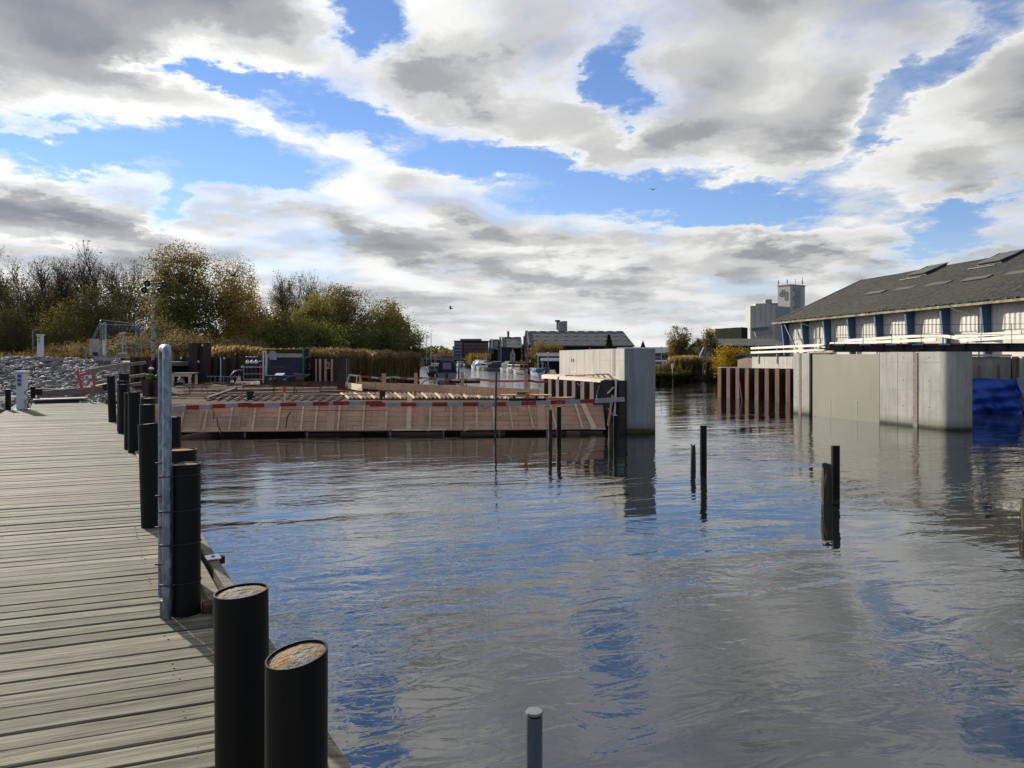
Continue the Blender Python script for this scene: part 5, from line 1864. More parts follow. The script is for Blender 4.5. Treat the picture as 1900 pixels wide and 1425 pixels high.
# wheelbarrow
D4 = 41.0
s4 = D4 / F_PX
wb = thing('wheelbarrow', 'grey steel wheelbarrow standing right of the trailer', 'wheelbarrow', (pxx(556, D4), D4, GB))
P4 = lambda px, py, dy=0.0: Vector((pxx(px, D4), D4 + dy, CAM_Z - (py - HY) * s4))
top = [P4(545.5, 692.5, -.3), P4(566, 695, -.3), P4(566, 695, .3), P4(545.5, 692.5, .3)]
bot = [P4(551, 702, -.2), P4(562, 702, -.2), P4(562, 702, .2), P4(551, 702, .2)]
b = MB().add(top + bot, [(0, 4, 5, 1), (1, 5, 6, 2), (2, 6, 7, 3), (3, 7, 4, 0), (4, 7, 6, 5)])
o = b.build('tray', pm('worn_grey_steel', (0.14, 0.15, 0.145), (0.09, 0.10, 0.10), 0.55, scale=5), wb)
sm = o.modifiers.new('thick', 'SOLIDIFY')
sm.thickness = 0.015
for dy in (-.22, .22):
    MB().tube([P4(552, 703, dy), P4(562, 703, dy), P4(573, 694, dy)], 0.022, 6).build('handle', M['grey_wood'], wb)
    MB().tube([P4(561, 703, dy), P4(566, 712, dy)], 0.018, 6).build('leg', M['steel_black'], wb)
c_ = P4(553.5, 708, 0)
pts = [c_ + Vector((0.14 * math.cos(a), 0, 0.14 * math.sin(a))) for a in np.linspace(0, 2 * math.pi, 15)]
MB().tube(pts, 0.05, 8, caps=False).build('wheel', pm('brown_tyre', (0.20, 0.11, 0.06), None, 0.7), wb, smooth=True)
MB().tube([c_, P4(553, 702, 0)], 0.03, 6).build('fork', M['rust'], wb)

# timber table, hose, ladder, sheet of formply, pallets
D5 = 40.0
P5 = lambda px, py, dy=0.0: Vector((pxx(px, D5), D5 + dy, CAM_Z - (py - HY) / F_PX * D5))
tb = thing('work_table', 'raw timber work table in front of the tall sheet piles', 'table', (pxx(344, D5), D5, GB))
MB().bar(P5(324, 692.5), P5(363, 692.5), 0.9, 0.05).build('table_top', M['grey_wood'], tb)
MB().bar(P5(325, 695.8, -.4), P5(362, 695.8, -.4), 0.05, 0.16).build('apron', M['pale_wood'], tb)
for px in (327, 358):
    for dy in (-.4, .4):
        q = P5(px, 695, dy)
        MB().bar((q.x, q.y, GB), (q.x, q.y, q.z), 0.13, 0.06, up=(0, 1, 0)).build('leg', M['pale_wood'], tb)
tag(MB().lathe([(0.16, 0), (0.22, 0.1), (0.18, 0.3), (0.1, 0.4), (0.02, 0.44)], P5(337, 714.5, -.1), 10).build('plastic_sack', pm('pale_plastic', (0.42, 0.43, 0.45), (0.15, 0.15, 0.17), 0.6, scale=9)), 'crumpled pale plastic sack under the work table', 'sack')
D6 = 44.6
P6 = lambda px, py, dy=0.0: Vector((pxx(px, D6), D6 + dy, CAM_Z - (py - HY) / F_PX * D6))
ld_ = thing('ladder', 'aluminium ladder lying on its side against the sheet piles', 'ladder', P6(420, 708))
MB().bar(P6(384, 698.3), P6(447, 698.6), 0.04, 0.045).build('rail', M['alu'], ld_)
MB().bar(P6(388, 709.5), P6(450, 709.7), 0.04, 0.045).build('rail', M['alu'], ld_)
for k in range(8):
    MB().bar(P6(391 + k * 8, 698.4), P6(391 + k * 8, 709.6), 0.03, 0.03).build('rung', M['alu'], ld_)
hs = thing('suction_hose', 'thick black hose arching beside the gas bottle rack', 'hose', P5(429, 712))
MB().tube([P5(429, 712), P5(428, 704), P5(430, 696), P5(435, 690), P5(443, 687.5), P5(451, 688)], 0.055, 10).build('hose', pm('dark_hose', (0.05, 0.05, 0.052), None, 0.55), hs, smooth=True)
MB().cyl(P5(430.5, 711.5), 0.16, 0.10, 10).build('coupling', M['white'], hs)
tag(MB().lathe([(0.12, 0), (0.15, 0.1), (0.06, 0.38), (0.02, 0.5)], P5(447, 713, -.3), 8).build('cement_bag', pm('pale_grey_bag', (0.40, 0.38, 0.35), None, 0.8)), 'pale pointed cement bag left of the gas bottle rack', 'bag')
fp_ = thing('formply_stack', 'tilted pale plywood sheet leaning below the gas bottle rack', 'plywood', spt(470, 715))
q = [P5(446, 717, -1.2), P5(497, 714, -1.2), P5(489, 706, -.6), P5(446, 707, -.6)]
for k in range(5):
    a0, a1 = k / 5, (k + 1) / 5 - 0.01
    MB().slab([q[0].lerp(q[1], a0), q[0].lerp(q[1], a1), q[3].lerp(q[2], a1), q[3].lerp(q[2], a0)], (0, -1, 1.5), 0.025).build('board', M['new_wood'], fp_)
for k, (a, c, w_, nm) in enumerate((((497, 713.5), (527, 713), .3, 'long pale plank on the ground below the trailer'), ((523, 714), (583, 712), .25, 'pale plank on the ground below the wheelbarrow'), ((326, 719.5), (420, 718.5), .2, 'long whitish plank along the front of the work table'), ((560, 709), (596, 710), .5, 'wide plank lying at the foot of the timber strips'), ((345, 716), (440, 714), .5, 'brown plank between table and hose'))):
    tag(MB().bar(spt(*a) + Vector((0, 0, .06)), spt(*c) + Vector((0, 0, .06)), w_, 0.06).build('ground_plank', M['pale_wood' if k != 4 else 'brown_wood']), nm, 'plank', 'pale planks lying at the back of the site')
rz_ = random.Random(31)
for k in range(9):
    p = spt(rz_.choice((372, 385, 398, 410, 562, 570, 578, 360, 425)) + rz_.uniform(-5, 5), rz_.uniform(713, 717))
    tag(MB().box(p + Vector((0, 0, 0.08)), (rz_.uniform(.4, .9), rz_.uniform(.1, .3), 0.05), rz=rz_.uniform(-1, 1)).build('wood_scrap', M[rz_.choice(('brown_wood', 'new_wood', 'dark_red', 'grey_wood'))]),
        ['scrap board','thin scrap','broken board','short offcut','splintered lath','bent strip','flat scrap','narrow scrap','chipped board'][k] + ' lying in the clutter ' + ('near the wheelbarrow' if p.x > -15 else 'between work table and gas bottles') + ', ' + ['nearest the channel', 'farthest back', 'turned sideways', 'longest of them', 'smallest of them', 'beside the ladder', 'at the front', 'in the middle', 'at the left'][k], 'scrap', 'scraps lying in the clutter of the site')
b = MB()
pts = [spt(548, 716) + Vector((0, 0, .05)), spt(556, 714.5) + Vector((0, 0, .12)), spt(563, 716) + Vector((0, 0, .05)), spt(571, 715) + Vector((0, 0, .12)), spt(582, 717) + Vector((0, 0, .04))]
for j in range(4):
    MBb = b.bar(pts[j], pts[j + 1], 0.03, 0.1, mi=j % 2)
tag(b.build('crumpled_tape', [M['barrier_white'], M['red']]), 'crumpled red and white warning tape below the wheelbarrow', 'tape')

# ------------------------------------------------------------------ far buildings
M['shed_roof'] = pm('grey_fibre_roof', (0.070, 0.072, 0.075), (0.050, 0.052, 0.055), 0.85, scale=0.35, stretch=(1, 1, 3), rnd=0.05)
M['shed_dark'] = pm('black_cladding', (0.020, 0.022, 0.027), (0.014, 0.016, 0.02), 0.9, scale=0.4, rnd=0.1, spec=0.05)
M['shed_rib'] = pm('grey_cladding_rib', (0.13, 0.14, 0.16), None, 0.6, rnd=0.1)
M['skylight'] = pm('pale_skylight', (0.17, 0.175, 0.18), None, 0.5, rnd=0.15)
M['brick'] = pm('dark_red_brick', (0.095, 0.050, 0.042), (0.07, 0.04, 0.035), 0.85, scale=0.4, rnd=0.05)
M['render_white'] = pm('white_render', (0.62, 0.60, 0.55), None, 0.8, rnd=0.05)
M['tile_red'] = pm('red_tiles', (0.26, 0.085, 0.05), (0.20, 0.07, 0.045), 0.85, scale=0.3, rnd=0.2)
M['silo'] = pm('silo_grey_cladding', (0.44, 0.435, 0.41), (0.38, 0.375, 0.355), 0.7, scale=0.08, stretch=(1, 1, .2), rnd=0.03)
M['silo2'] = pm('silo_mid_grey', (0.30, 0.305, 0.31), None, 0.7, rnd=0.03)
M['olive'] = pm('olive_cladding', (0.14, 0.135, 0.055), (0.12, 0.115, 0.045), 0.7, scale=0.1, rnd=0.0)


def gable_shed(label, px0, px1, ridge_y, eave_y, base_z, D, depth, gable_px, n_sky, ribs, name='boat_shed'):
    """long shed whose roof slope faces the camera; a gable end with ribs shows at its left"""
    s_ = D / F_PX
    x0, x1 = (px0 - CX) * s_, (px1 - CX) * s_
    zr, ze = CAM_Z - (ridge_y - HY) * s_, CAM_Z - (eave_y - HY) * s_
    t = thing(name, label, 'building', ((x0 + x1) / 2, D, base_z))
    half = depth / 2
    ridge0, ridge1 = Vector((x0, D + half, zr)), Vector((x1, D + half, zr))
    e0, e1 = Vector((x0 + 0.2, D, ze)), Vector((x1 + (px1 - px0) * 0.03 * s_, D, ze))
    nrm = Vector((0, -(zr - ze), half)).normalized()
    roof_ = MB().slab([e0, e1, ridge1, ridge0], nrm, 0.3).build('roof', M['shed_roof'], t)
    b0, b1 = Vector((x0, D + 2 * half, ze)), Vector((x1, D + 2 * half, ze))
    MB().slab([ridge0, ridge1, b1, b0], Vector((0, zr - ze, half)), 0.3).build('roof', M['shed_roof'], t)
    MB().box(((e0.x + e1.x) / 2, D + 0.6, (ze + base_z) / 2), (e1.x - e0.x - 0.6, 0.3, ze - base_z)).build('wall', M['shed_dark'], t)
    # gable end, turned slightly to the camera
    gx = (gable_px - CX) * s_
    q = [Vector((x0 - 0.1, D + 0.3, base_z)), Vector((gx, D + 2 * half, base_z)), Vector((gx, D + 2 * half, ze)), Vector(((x0 + gx) / 2 - 0.1, D + half, zr + 0.15)), Vector((x0 - 0.1, D + 0.3, ze))]
    MB().slab(q, (-1, -0.2, 0), 0.3).build('gable_wall', M['shed_dark'], t)
    for k in range(ribs):
        f = (k + 0.5) / ribs
        p = q[0].lerp(q[1], f)
        zz = ze + (zr - ze) * (1 - abs(2 * f - 1))
        MB().bar((p.x - 0.25, p.y, base_z), (p.x - 0.25, p.y, zz - 0.2), 0.35, 0.35).build('rib', M['shed_rib'], t)
    # verge boards
    MB().bar(e0 + Vector((-0.1, 0, 0.1)), ridge0 + Vector((-0.1, 0, 0.1)), 0.3, 0.3).build('verge_board', M['shed_rib'], t)
    for k in range(n_sky):
        for row_, f in enumerate((0.36, 0.66)):
            u0 = (k + 0.35) / n_sky + 0.02 * (row_)
            a = e0.lerp(e1, u0).lerp(ridge0.lerp(ridge1, u0), f) + nrm * 0.1
            c = e0.lerp(e1, u0 + 0.30 / n_sky).lerp(ridge0.lerp(ridge1, u0 + 0.30 / n_sky), f) + nrm * 0.1
            MB().bar(a, c, 0.5, 0.06, up=nrm).build('roof_light', M['skylight'], roof_)
    for k in range(n_sky):
        u0 = (k + 0.25) / n_sky
        a = ridge0.lerp(ridge1, u0) + Vector((0, -0.8, -0.15))
        c = ridge0.lerp(ridge1, u0 + 0.62 / n_sky) + Vector((0, -0.8, -0.15))
        MB().bar(a, c, 0.5, 0.35).build('ridge_light', M['skylight'], roof_)
    return t


gable_shed('largest black boat shed with long grey roof across the channel', 981, 1172, 610.5, 641, 0.8, 165, 26, 974, 10, 4)
gable_shed('middle black boat shed with grey roof and chimney', 931, 968, 623, 645, 0.8, 178, 22, 921, 2, 4)
gable_shed('smallest black boat shed farthest left of the three', 912, 925, 628, 648, 0.8, 196, 20, 905, 1, 3)
# shed frontage facing the water for the middle one
s_ = 176 / F_PX
t_ = thing('boat_shed_annex', 'dark blue low annex in front of the middle boat shed', 'building', ((941 - CX) * s_, 176, 0.8))
MB().box(((940 - CX) * s_, 176.5, 3.0), (16 * s_ * 1.0, 1.2, 4.4)).build('wall', pm('navy_cladding', (0.018, 0.026, 0.045), None, 0.7), t_)
MB().box(((940 - CX) * s_, 176.3, 5.3), (18 * s_, 1.8, 0.2)).build('roof', M['shed_roof'], t_)
# chimney on middle shed and tank house on big shed
p = at(943, 620, 189)
tag(MB().box((p.x, p.y, p.z), (0.55, 0.5, 1.6)).build('chimney', M['shed_dark']), 'small chimney rising behind the middle boat shed', 'chimney')
t_ = thing('silo_house', 'small grey silo tower with round tank rising behind the largest shed', 'silo', at(1043, 612, 215))
D_ = 215
s_ = D_ / F_PX
MB().box(at(1040, 606, D_), (10 * s_, 3, 18 * s_)).build('tower', M['silo2'], t_)
MB().cyl(at(1047, 616, D_), 20 * s_, 5.5 * s_, 14).build('tank', M['silo2'], t_, smooth=True)
MB().cyl(at(1034.5, 612, D_), 18 * s_, 0.35, 6).build('vent_pipe', M['shed_dark'], t_)
MB().cyl(at(1034.5, 597, D_), 3 * s_, 0.8, 8).build('vent_cap', M['shed_dark'], t_)
# church spire behind
p = at(1193, 660, 420)
tag(MB().tube([p, at(1193, 644, 420), at(1193, 631, 420)], [1.6, 1.5, 0.02], 8).build('church_spire', M['shed_dark']), 'thin dark church spire right of the largest shed roof', 'spire')
p = at(818, 664, 800)
tag(MB().tube([p, at(818, 650, 800), at(818, 641, 800)], [2.0, 1.8, 0.05], 8).build('church_spire', M['shed_dark']), 'distant thin church spire above the red roofs', 'spire')

# small white gabled house by the sheds
D_ = 150
s_ = D_ / F_PX
t_ = thing('boathouse', 'narrow cream gabled house among the boat sheds', 'house', at(952, 684, D_))
xh0, xh1 = (946.5 - CX) * s_, (956 - CX) * s_
zb, ze_, zr_ = 0.8, CAM_Z - (657 - HY) * s_, CAM_Z - (645 - HY) * s_
MB().slab([(xh0, D_, zb), (xh1, D_, zb), (xh1, D_, ze_), ((xh0 + xh1) / 2, D_, zr_), (xh0, D_, ze_)], (0, -1, 0), 0.2).build('wall', pm('cream_render', (0.52, 0.46, 0.34), None, 0.8), t_)
MB().box(((xh0 + xh1) / 2, D_ + 4, (zb + ze_) / 2), (xh1 - xh0 - .05, 7.5, ze_ - zb)).build('wall', MATS['cream_render'], t_)
for sg_ in (-1, 1):
    xc = (xh0 + xh1) / 2
    xe = xh0 - 0.1 if sg_ < 0 else xh1 + 0.1
    MB().slab([(xc, D_ - .1, zr_ + .1), (xc, D_ + 8, zr_ + .1), (xe, D_ + 8, ze_), (xe, D_ - .1, ze_)], (sg_, 0, 1), 0.12).build('roof', M['shed_roof'], t_)
for dz in (1.2, 2.4):
    MB().box(((xh0 + xh1) / 2, D_ - 0.03, zb + dz), (0.35, 0.06, 0.55)).build('window', M['glass'], t_)

# brick office block
D_ = 330
s_ = D_ / F_PX
t_ = thing('office_block', 'dark brick office block with glazed stair tower beyond the footbridge', 'building', at(873, 668, D_))
X = lambda px: (px - CX) * s_
Z = lambda py: CAM_Z - (py - HY) * s_
MB().box(((X(858) + X(905)) / 2, D_ + 6, (Z(633) + 1.5) / 2), (X(905) - X(858), 12, Z(633) - 1.5)).build('wall', M['brick'], t_)
MB().box(((X(843) + X(858)) / 2, D_ + 5, (Z(632) + 1.5) / 2), (X(858) - X(843), 12, Z(632) - 1.5)).build('glazed_tower', pm('blue_glass', (0.03, 0.045, 0.075), (0.05, 0.07, 0.11), 0.15, scale=0.3), t_)
MB().box(((X(839.5) + X(843)) / 2, D_ + 6, (Z(642) + 1.5) / 2), (X(843) - X(839.5), 10, Z(642) - 1.5)).build('white_bay', M['render_white'], t_)
MB().box(((X(853) + X(892)) / 2, D_ + 7, Z(631)), (X(892) - X(853), 8, 1.3)).build('plant_room', pm('slate_cladding', (0.13, 0.14, 0.165), None, 0.7), t_)
MB().box(((X(842) + X(906)) / 2, D_ + 5.5, Z(633)), (X(906) - X(842), 13, 0.35)).build('parapet', M['shed_dark'], t_)
for r_ in range(4):
    for k in range(11):
        wdw = MB().box((X(862.5 + k * 4), D_ - 0.03, Z(638.5 + r_ * 6)), (0.45, 0.15, 0.9)).build('window', M['glass'], t_)
for r_ in range(5):
    MB().box(((X(843) + X(858)) / 2, D_ - 1.05, Z(638 + r_ * 6)), (X(858) - X(843) - .2, 0.2, 0.25)).build('spandrel', pm('pale_blue_panel', (0.25, 0.30, 0.38), None, 0.5), t_)
    MB().box(((X(839.5) + X(843)) / 2, D_ + 0.95, Z(645 + r_ * 5)), (0.6, 0.2, 0.5)).build('window', M['glass'], t_)
# red roofed houses far off
for k, (px, w_, y0, lab) in enumerate(((803, 12, 657, 'leftmost distant red roofed house beyond the footbridge'), (813, 11, 655, 'second distant red roofed house beyond the footbridge'), (822, 9, 652, 'tallest distant red roofed house with a gable'), (833, 14, 654, 'distant red roofed house beside the office block'))):
    D_ = 480 + 20 * k
    s_ = D_ / F_PX
    c_ = at(px, 666, D_)
    t_ = thing('house', lab, 'house', (c_.x, D_, 1.5), 'red roofed houses beyond the footbridge')
    w2 = w_ * s_
    zt_ = CAM_Z - (y0 - HY) * s_
    zw = 1.5 + (zt_ - 1.5) * 0.5
    MB().box((c_.x, D_ + 4, (1.5 + zw) / 2), (w2, 8, zw - 1.5)).build('wall', M['render_white'] if k == 1 else M['brick'], t_)
    for sg_ in (-1, 1):
        MB().slab([(c_.x - w2 / 2, D_ + 4, zt_), (c_.x + w2 / 2, D_ + 4, zt_), (c_.x + w2 / 2, D_ + 4 + sg_ * 4.4, zw), (c_.x - w2 / 2, D_ + 4 + sg_ * 4.4, zw)], (0, sg_, 1), 0.2).build('roof', M['tile_red'], t_)

# footbridge across the channel
D_ = 228
s_ = D_ / F_PX
t_ = thing('footbridge', 'low footbridge with slim railing across the far channel', 'bridge', at(862, 672, D_))
A, B = at(783, 669.2, D_ - 6), at(940, 671.0, D_ + 8)
MB().bar(A, B, 3.0, 0.55).build('deck', M['shed_dark'], t_)
for dy in (-1.4, 1.4):
    MB().bar(A + Vector((0, dy, 1.3)), B + Vector((0, dy, 1.3)), 0.08, 0.1).build('handrail', M['steel_black'], t_)
for k in range(26):
    p = A.lerp(B, k / 25) + Vector((0, -1.4, 0))
    MB().bar(p + Vector((0, 0, 0.25)), p + Vector((0, 0, 1.3)), 0.07, 0.07).build('post', M['shed_rib'], t_)
MB().bar(A + Vector((0, -1.38, 0.78)), B + Vector((0, -1.38, 0.78)), 0.02, 0.85).build('mesh_infill', pm('railing_mesh_grey', (0.19, 0.19, 0.18), None, 0.7), t_)
for px in (852, 884, 905):
    p = at(px, 672, D_)
    MB().cyl((p.x, p.y, -1), 2.6, 0.3, 8).build('pier', M['shed_dark'], t_)
# two thin lamp masts by the bridge
for k, (px, yt) in enumerate(((791.5, 622), (800, 617))):
    p = at(px, 668, 205)
    tag(MB().tube([(p.x, p.y, 1.0), (p.x, p.y, CAM_Z - (yt - HY) / F_PX * 205)], 0.09, 6).build('mast', M['alu']), ['left of two thin masts at the reed point', 'right taller of two thin masts at the reed point'][k], 'mast', 'thin masts at the reed point')

# grain silo and tower with lettering
D_ = 245
s_ = D_ / F_PX
t_ = thing('grain_tower', 'tall grey grain tower with large lettering and antennas', 'tower', at(1468, 640, D_))
cN = Vector((X0 := (1466 - CX) * s_, D_, 0))
zt_, zb = CAM_Z - (529 - HY) * s_, 0.8
wl, wr = 23.2 * s_, 27 * s_
# near corner at px 1466; left face recedes left, right face recedes right
cl = at(1443, 640, D_ + 4.2)
cr = at(1493.5, 640, D_ + 4.5)
bk = Vector((cl.x + cr.x - cN.x, cl.y + cr.y - cN.y, 0))
MB().prism([(cN.x, cN.y), (cr.x, cr.y), (bk.x, bk.y), (cl.x, cl.y)], zb, zt_).build('shaft', M['silo'], t_)
MB().prism([(cN.x - .1, cN.y - .2), (cr.x + .2, cr.y), (bk.x, bk.y + .2), (cl.x - .2, cl.y)], zt_, zt_ + 0.35).build('parapet', M['silo2'], t_)
# recessed landings on the right face
for k in range(8):
    a = cN.lerp(Vector((cr.x, cr.y, 0)), 0.32)
    c = cN.lerp(Vector((cr.x, cr.y, 0)), 0.70)
    z = zt_ - 1.2 - k * 1.62
    off = Vector((0.05, -0.08, 0))
    MB().bar(a + off + Vector((0, 0, z)), c + off + Vector((0, 0, z)), 0.06, 1.25).build('louvre', M['silo2'], t_)
    MB().bar(a + off * 2 + Vector((0, 0, z - .75)), c + off * 2 + Vector((0, 0, z - .75)), 0.2, 0.12).build('landing', M['silo'], t_)
    if k % 2 == 0:
        w0 = cN.lerp(Vector((cr.x, cr.y, 0)), 0.22)
        MB().box((w0.x + .02, w0.y - .06, z), (0.5, 0.12, 1.2)).build('window', M['glass'], t_)
# antennas
for f, h_, ln_a in ((0.1, 5, 'l'), (0.8, 4.5, 'l'), (0.40, 5.5, 'r'), (0.85, 7.5, 'r')):
    base = (cN.lerp(Vector((cl.x, cl.y, 0)), 1 - f) if ln_a == 'l' else cN.lerp(Vector((cr.x, cr.y, 0)), f))
    MB().cyl((base.x, base.y + .3, zt_), h_ * 0.42, 0.07, 6).build('antenna', M['shed_dark'], t_)
    if h_ != 5.5:
        MB().cyl((base.x, base.y + .3, zt_ + 0.7), 1.3, 0.16, 6).build('antenna_panel', M['shed_dark'], t_)
# lettering d l g on the left face, as raised strokes
fu = (cN - Vector((cl.x, cl.y, 0))).normalized()
fo = Vector((fu.y, -fu.x, 0))
LW = (cN - Vector((cl.x, cl.y, 0))).length


def L(u_, z):
    p = Vector((cl.x, cl.y, 0)) + fu * (u_ * LW) + fo * 0.08
    return Vector((p.x, p.y, z))


M['letter'] = pm('dark_grey_lettering', (0.11, 0.115, 0.11), None, 0.6, rnd=0)
Zp = lambda py: CAM_Z - (py - HY) * s_


def stroke(b, outer, inner):
    """flat raised band between two outlines on the face"""
    n = len(outer)
    vs_ = outer + inner + [p - fo * 0.1 for p in outer] + [p - fo * 0.1 for p in inner]
    fs = []
    for i in range(n - 1):
        fs += [(i, i + 1, n + i + 1, n + i), (2 * n + i, 2 * n + i + 1, i + 1, i), (n + i, n + i + 1, 3 * n + i + 1, 3 * n + i)]
    b.add(vs_, fs)
    return b


def ring(b, uc, zc, ru, rz_, a0=0, a1=360, w=0.28):
    an = np.linspace(a0, a1, 25)
    wu = w / LW
    outer = [L(uc + ru * math.cos(R(a)), zc + rz_ * math.sin(R(a))) for a in an]
    inner = [L(uc + (ru - wu) * math.cos(R(a)), zc + (rz_ - w) * math.sin(R(a))) for a in an]
    return stroke(b, outer, inner)


def vbar(b, u_, y0, y1, w=0.28):
    wu = w / LW / 2
    return stroke(b, [L(u_ - wu, Zp(y0)), L(u_ - wu, Zp(y1))], [L(u_ + wu, Zp(y0)), L(u_ + wu, Zp(y1))])


b = ring(MB(), 0.26, Zp(545.0), 0.125, 0.86)
vbar(b, 0.36, 536.5, 549.8)
b.build('letter', M['letter'], t_)
vbar(MB(), 0.50, 536.0, 549.2).build('letter', M['letter'], t_)
b = ring(MB(), 0.69, Zp(544.5), 0.125, 0.86)
ring(b, 0.69, Zp(553.0), 0.125, 0.86, 180, 360)
vbar(b, 0.69 - 0.125 + 0.14 / LW, 549.8, 553.0)
vbar(b, 0.69 + 0.125 - 0.14 / LW, 549.8, 553.0)
stroke(b, [L(0.565, Zp(549.6)), L(0.815, Zp(549.6))], [L(0.565, Zp(551.2)), L(0.815, Zp(551.2))])
b.build('letter', M['letter'], t_)
# big silo block left of the tower
t_ = thing('silo_block', 'broad pale grey silo block left of the grain tower', 'building', at(1425, 640, 240))
D_ = 238
s_ = D_ / F_PX
zt_ = CAM_Z - (566 - HY) * s_
near = Vector(((1439 - CX) * s_, D_, 0))
lft = at(1392, 640, D_ + 3.5)
rgt = at(1466, 640, D_ + 5)
n = 5
for k in range(n):
    a = Vector((lft.x, lft.y, 0)).lerp(near, k / n + 0.003)
    c = Vector((lft.x, lft.y, 0)).lerp(near, (k + 1) / n - 0.003)
    pr = [(a.x, a.y - (0.25 if k % 2 else 0)), (c.x, c.y - (0.25 if k % 2 else 0)), (c.x + .3, c.y + 6), (a.x + .3, a.y + 6)]
    MB().prism(pr, 0.8, zt_ + (0.7 if k in (1, 2, 3) else 0)).build('silo_bay', M['silo'], t_)
MB().prism([(near.x, near.y), (rgt.x, rgt.y), (rgt.x - 3, rgt.y + 6), (near.x - 3, near.y + 6)], 0.8, zt_ - 0.3).build('silo_bay', M['silo2'], t_)
MB().box(((1434 - CX) * s_, D_ + 5, zt_ + 1.0), (2.2, 2.2, 2.4)).build('head_house', M['silo2'], t_)
MB().box(((1440 - CX) * s_, D_ + 5, zt_ + 0.5), (4.2, 2.0, 1.0)).build('roof_plant', M['silo2'], t_)
MB().bar(at(1392, 611.5, D_ - 1), at(1424, 609, D_ - .5), 1.2, 1.0).build('conveyor', M['shed_rib'], t_)
MB().bar(at(1401, 620, D_ - 1), at(1430, 611, D_ - .6), 0.6, 2.2).build('chute', M['silo2'], t_)
# olive block
D_ = 200
s_ = D_ / F_PX
t_ = thing('olive_hall', 'low olive green clad hall left of the silo block', 'building', at(1360, 628, D_))
z0, z1 = 0.8, CAM_Z - (609 - HY) * s_
for k in range(3):
    xa, xb = (1332 + k * 14.7 - CX) * s_, (1332 + (k + 1) * 14.7 - 0.2 - CX) * s_
    MB().prism([(xa, D_ + 2.4 - k * 0.8), (xb, D_ + 1.6 - k * .8), (xb, D_ + 12), (xa, D_ + 12)], z0, z1 + 0.12 * k).build('cladding_panel', M['olive'], t_)
MB().prism([((1376.5 - CX) * s_, D_), ((1396 - CX) * s_, D_ + 4), ((1396 - CX) * s_, D_ + 12), ((1376.5 - CX) * s_, D_ + 12)], z0, z1 + 0.3).build('wall', M['shed_dark'], t_)


def low_shed(label, px0, px1, yr, ye, D, depth, wall, roof, curved=0.0, base=0.75, wins=0):
    s_ = D / F_PX
    x0, x1 = (px0 - CX) * s_, (px1 - CX) * s_
    zr, ze = CAM_Z - (yr - HY) * s_, CAM_Z - (ye - HY) * s_
    t = thing('shed', label, 'shed', ((x0 + x1) / 2, D, base))
    MB().box(((x0 + x1) / 2, D + depth / 2, (base + ze) / 2), (x1 - x0, depth, ze - base)).build('wall', wall, t)
    n = 10 if curved else 1
    pts = []
    for k in range(n + 1):
        f = k / n
        if curved:
            pts.append((D - 0.4 + f * (depth + 0.8), ze + (zr - ze) * math.sin(math.pi * (0.02 + 0.96 * f))))
        else:
            pts = [(D - 0.4, ze), (D + depth / 2, zr), (D + depth + 0.4, ze)]
    for k in range(len(pts) - 1):
        (ya, za), (yb, zb_) = pts[k], pts[k + 1]
        MB().slab([(x0 - .3, ya, za), (x1 + .3, ya, za), (x1 + .3, yb, zb_), (x0 - .3, yb, zb_)], (0, -(zb_ - za), yb - ya), 0.12).build('roof', roof, t)
    for k in range(wins):
        MB().box((x0 + (x1 - x0) * (k + 0.5) / wins, D - 0.04, (base + ze) / 2), ((x1 - x0) / wins * 0.5, 0.1, (ze - base) * 0.4)).build('window', M['render_white'] if wins < 3 else M['glass'], t)
    return t


low_shed('black boathouse with a flat roof beside the left pier', 1000, 1046, 654, 661, 128, 10, M['shed_dark'], M['shed_roof'], wins=4)
low_shed('lower black boathouse with pale roof edge behind the moored boats', 1008, 1048, 664, 669.5, 116, 6, M['shed_dark'], M['shed_rib'], wins=0)
low_shed('grey roofed hall behind the left pier', 1160, 1258, 643, 655, 140, 16, M['shed_rib'], M['shed_rib'])
low_shed('black boathouse with a curved roof on the right bank', 1208, 1254, 661, 672, 92, 9, M['shed_dark'], M['shed_dark'], 1.0)
low_shed('black gabled boathouse with a white window on the right bank', 1252, 1292, 653, 664, 88, 8, M['shed_dark'], M['shed_dark'], wins=2)
low_shed('long grey roofed industrial shed below the silos', 1322, 1462, 626, 641, 110, 14, M['shed_dark'], M['shed_roof'])
low_shed('grey lean-to hall behind the yellow bush', 1300, 1345, 636, 652, 125, 10, M['shed_rib'], M['shed_rib'], wins=0)
low_shed('small brown hut on the quay beside the white railing', 1402, 1448, 655.5, 660.5, 50, 4, pm('brown_hut', (0.12, 0.075, 0.05), None, 0.8), M['shed_dark'], base=1.9)

# ------------------------------------------------------------------ boats


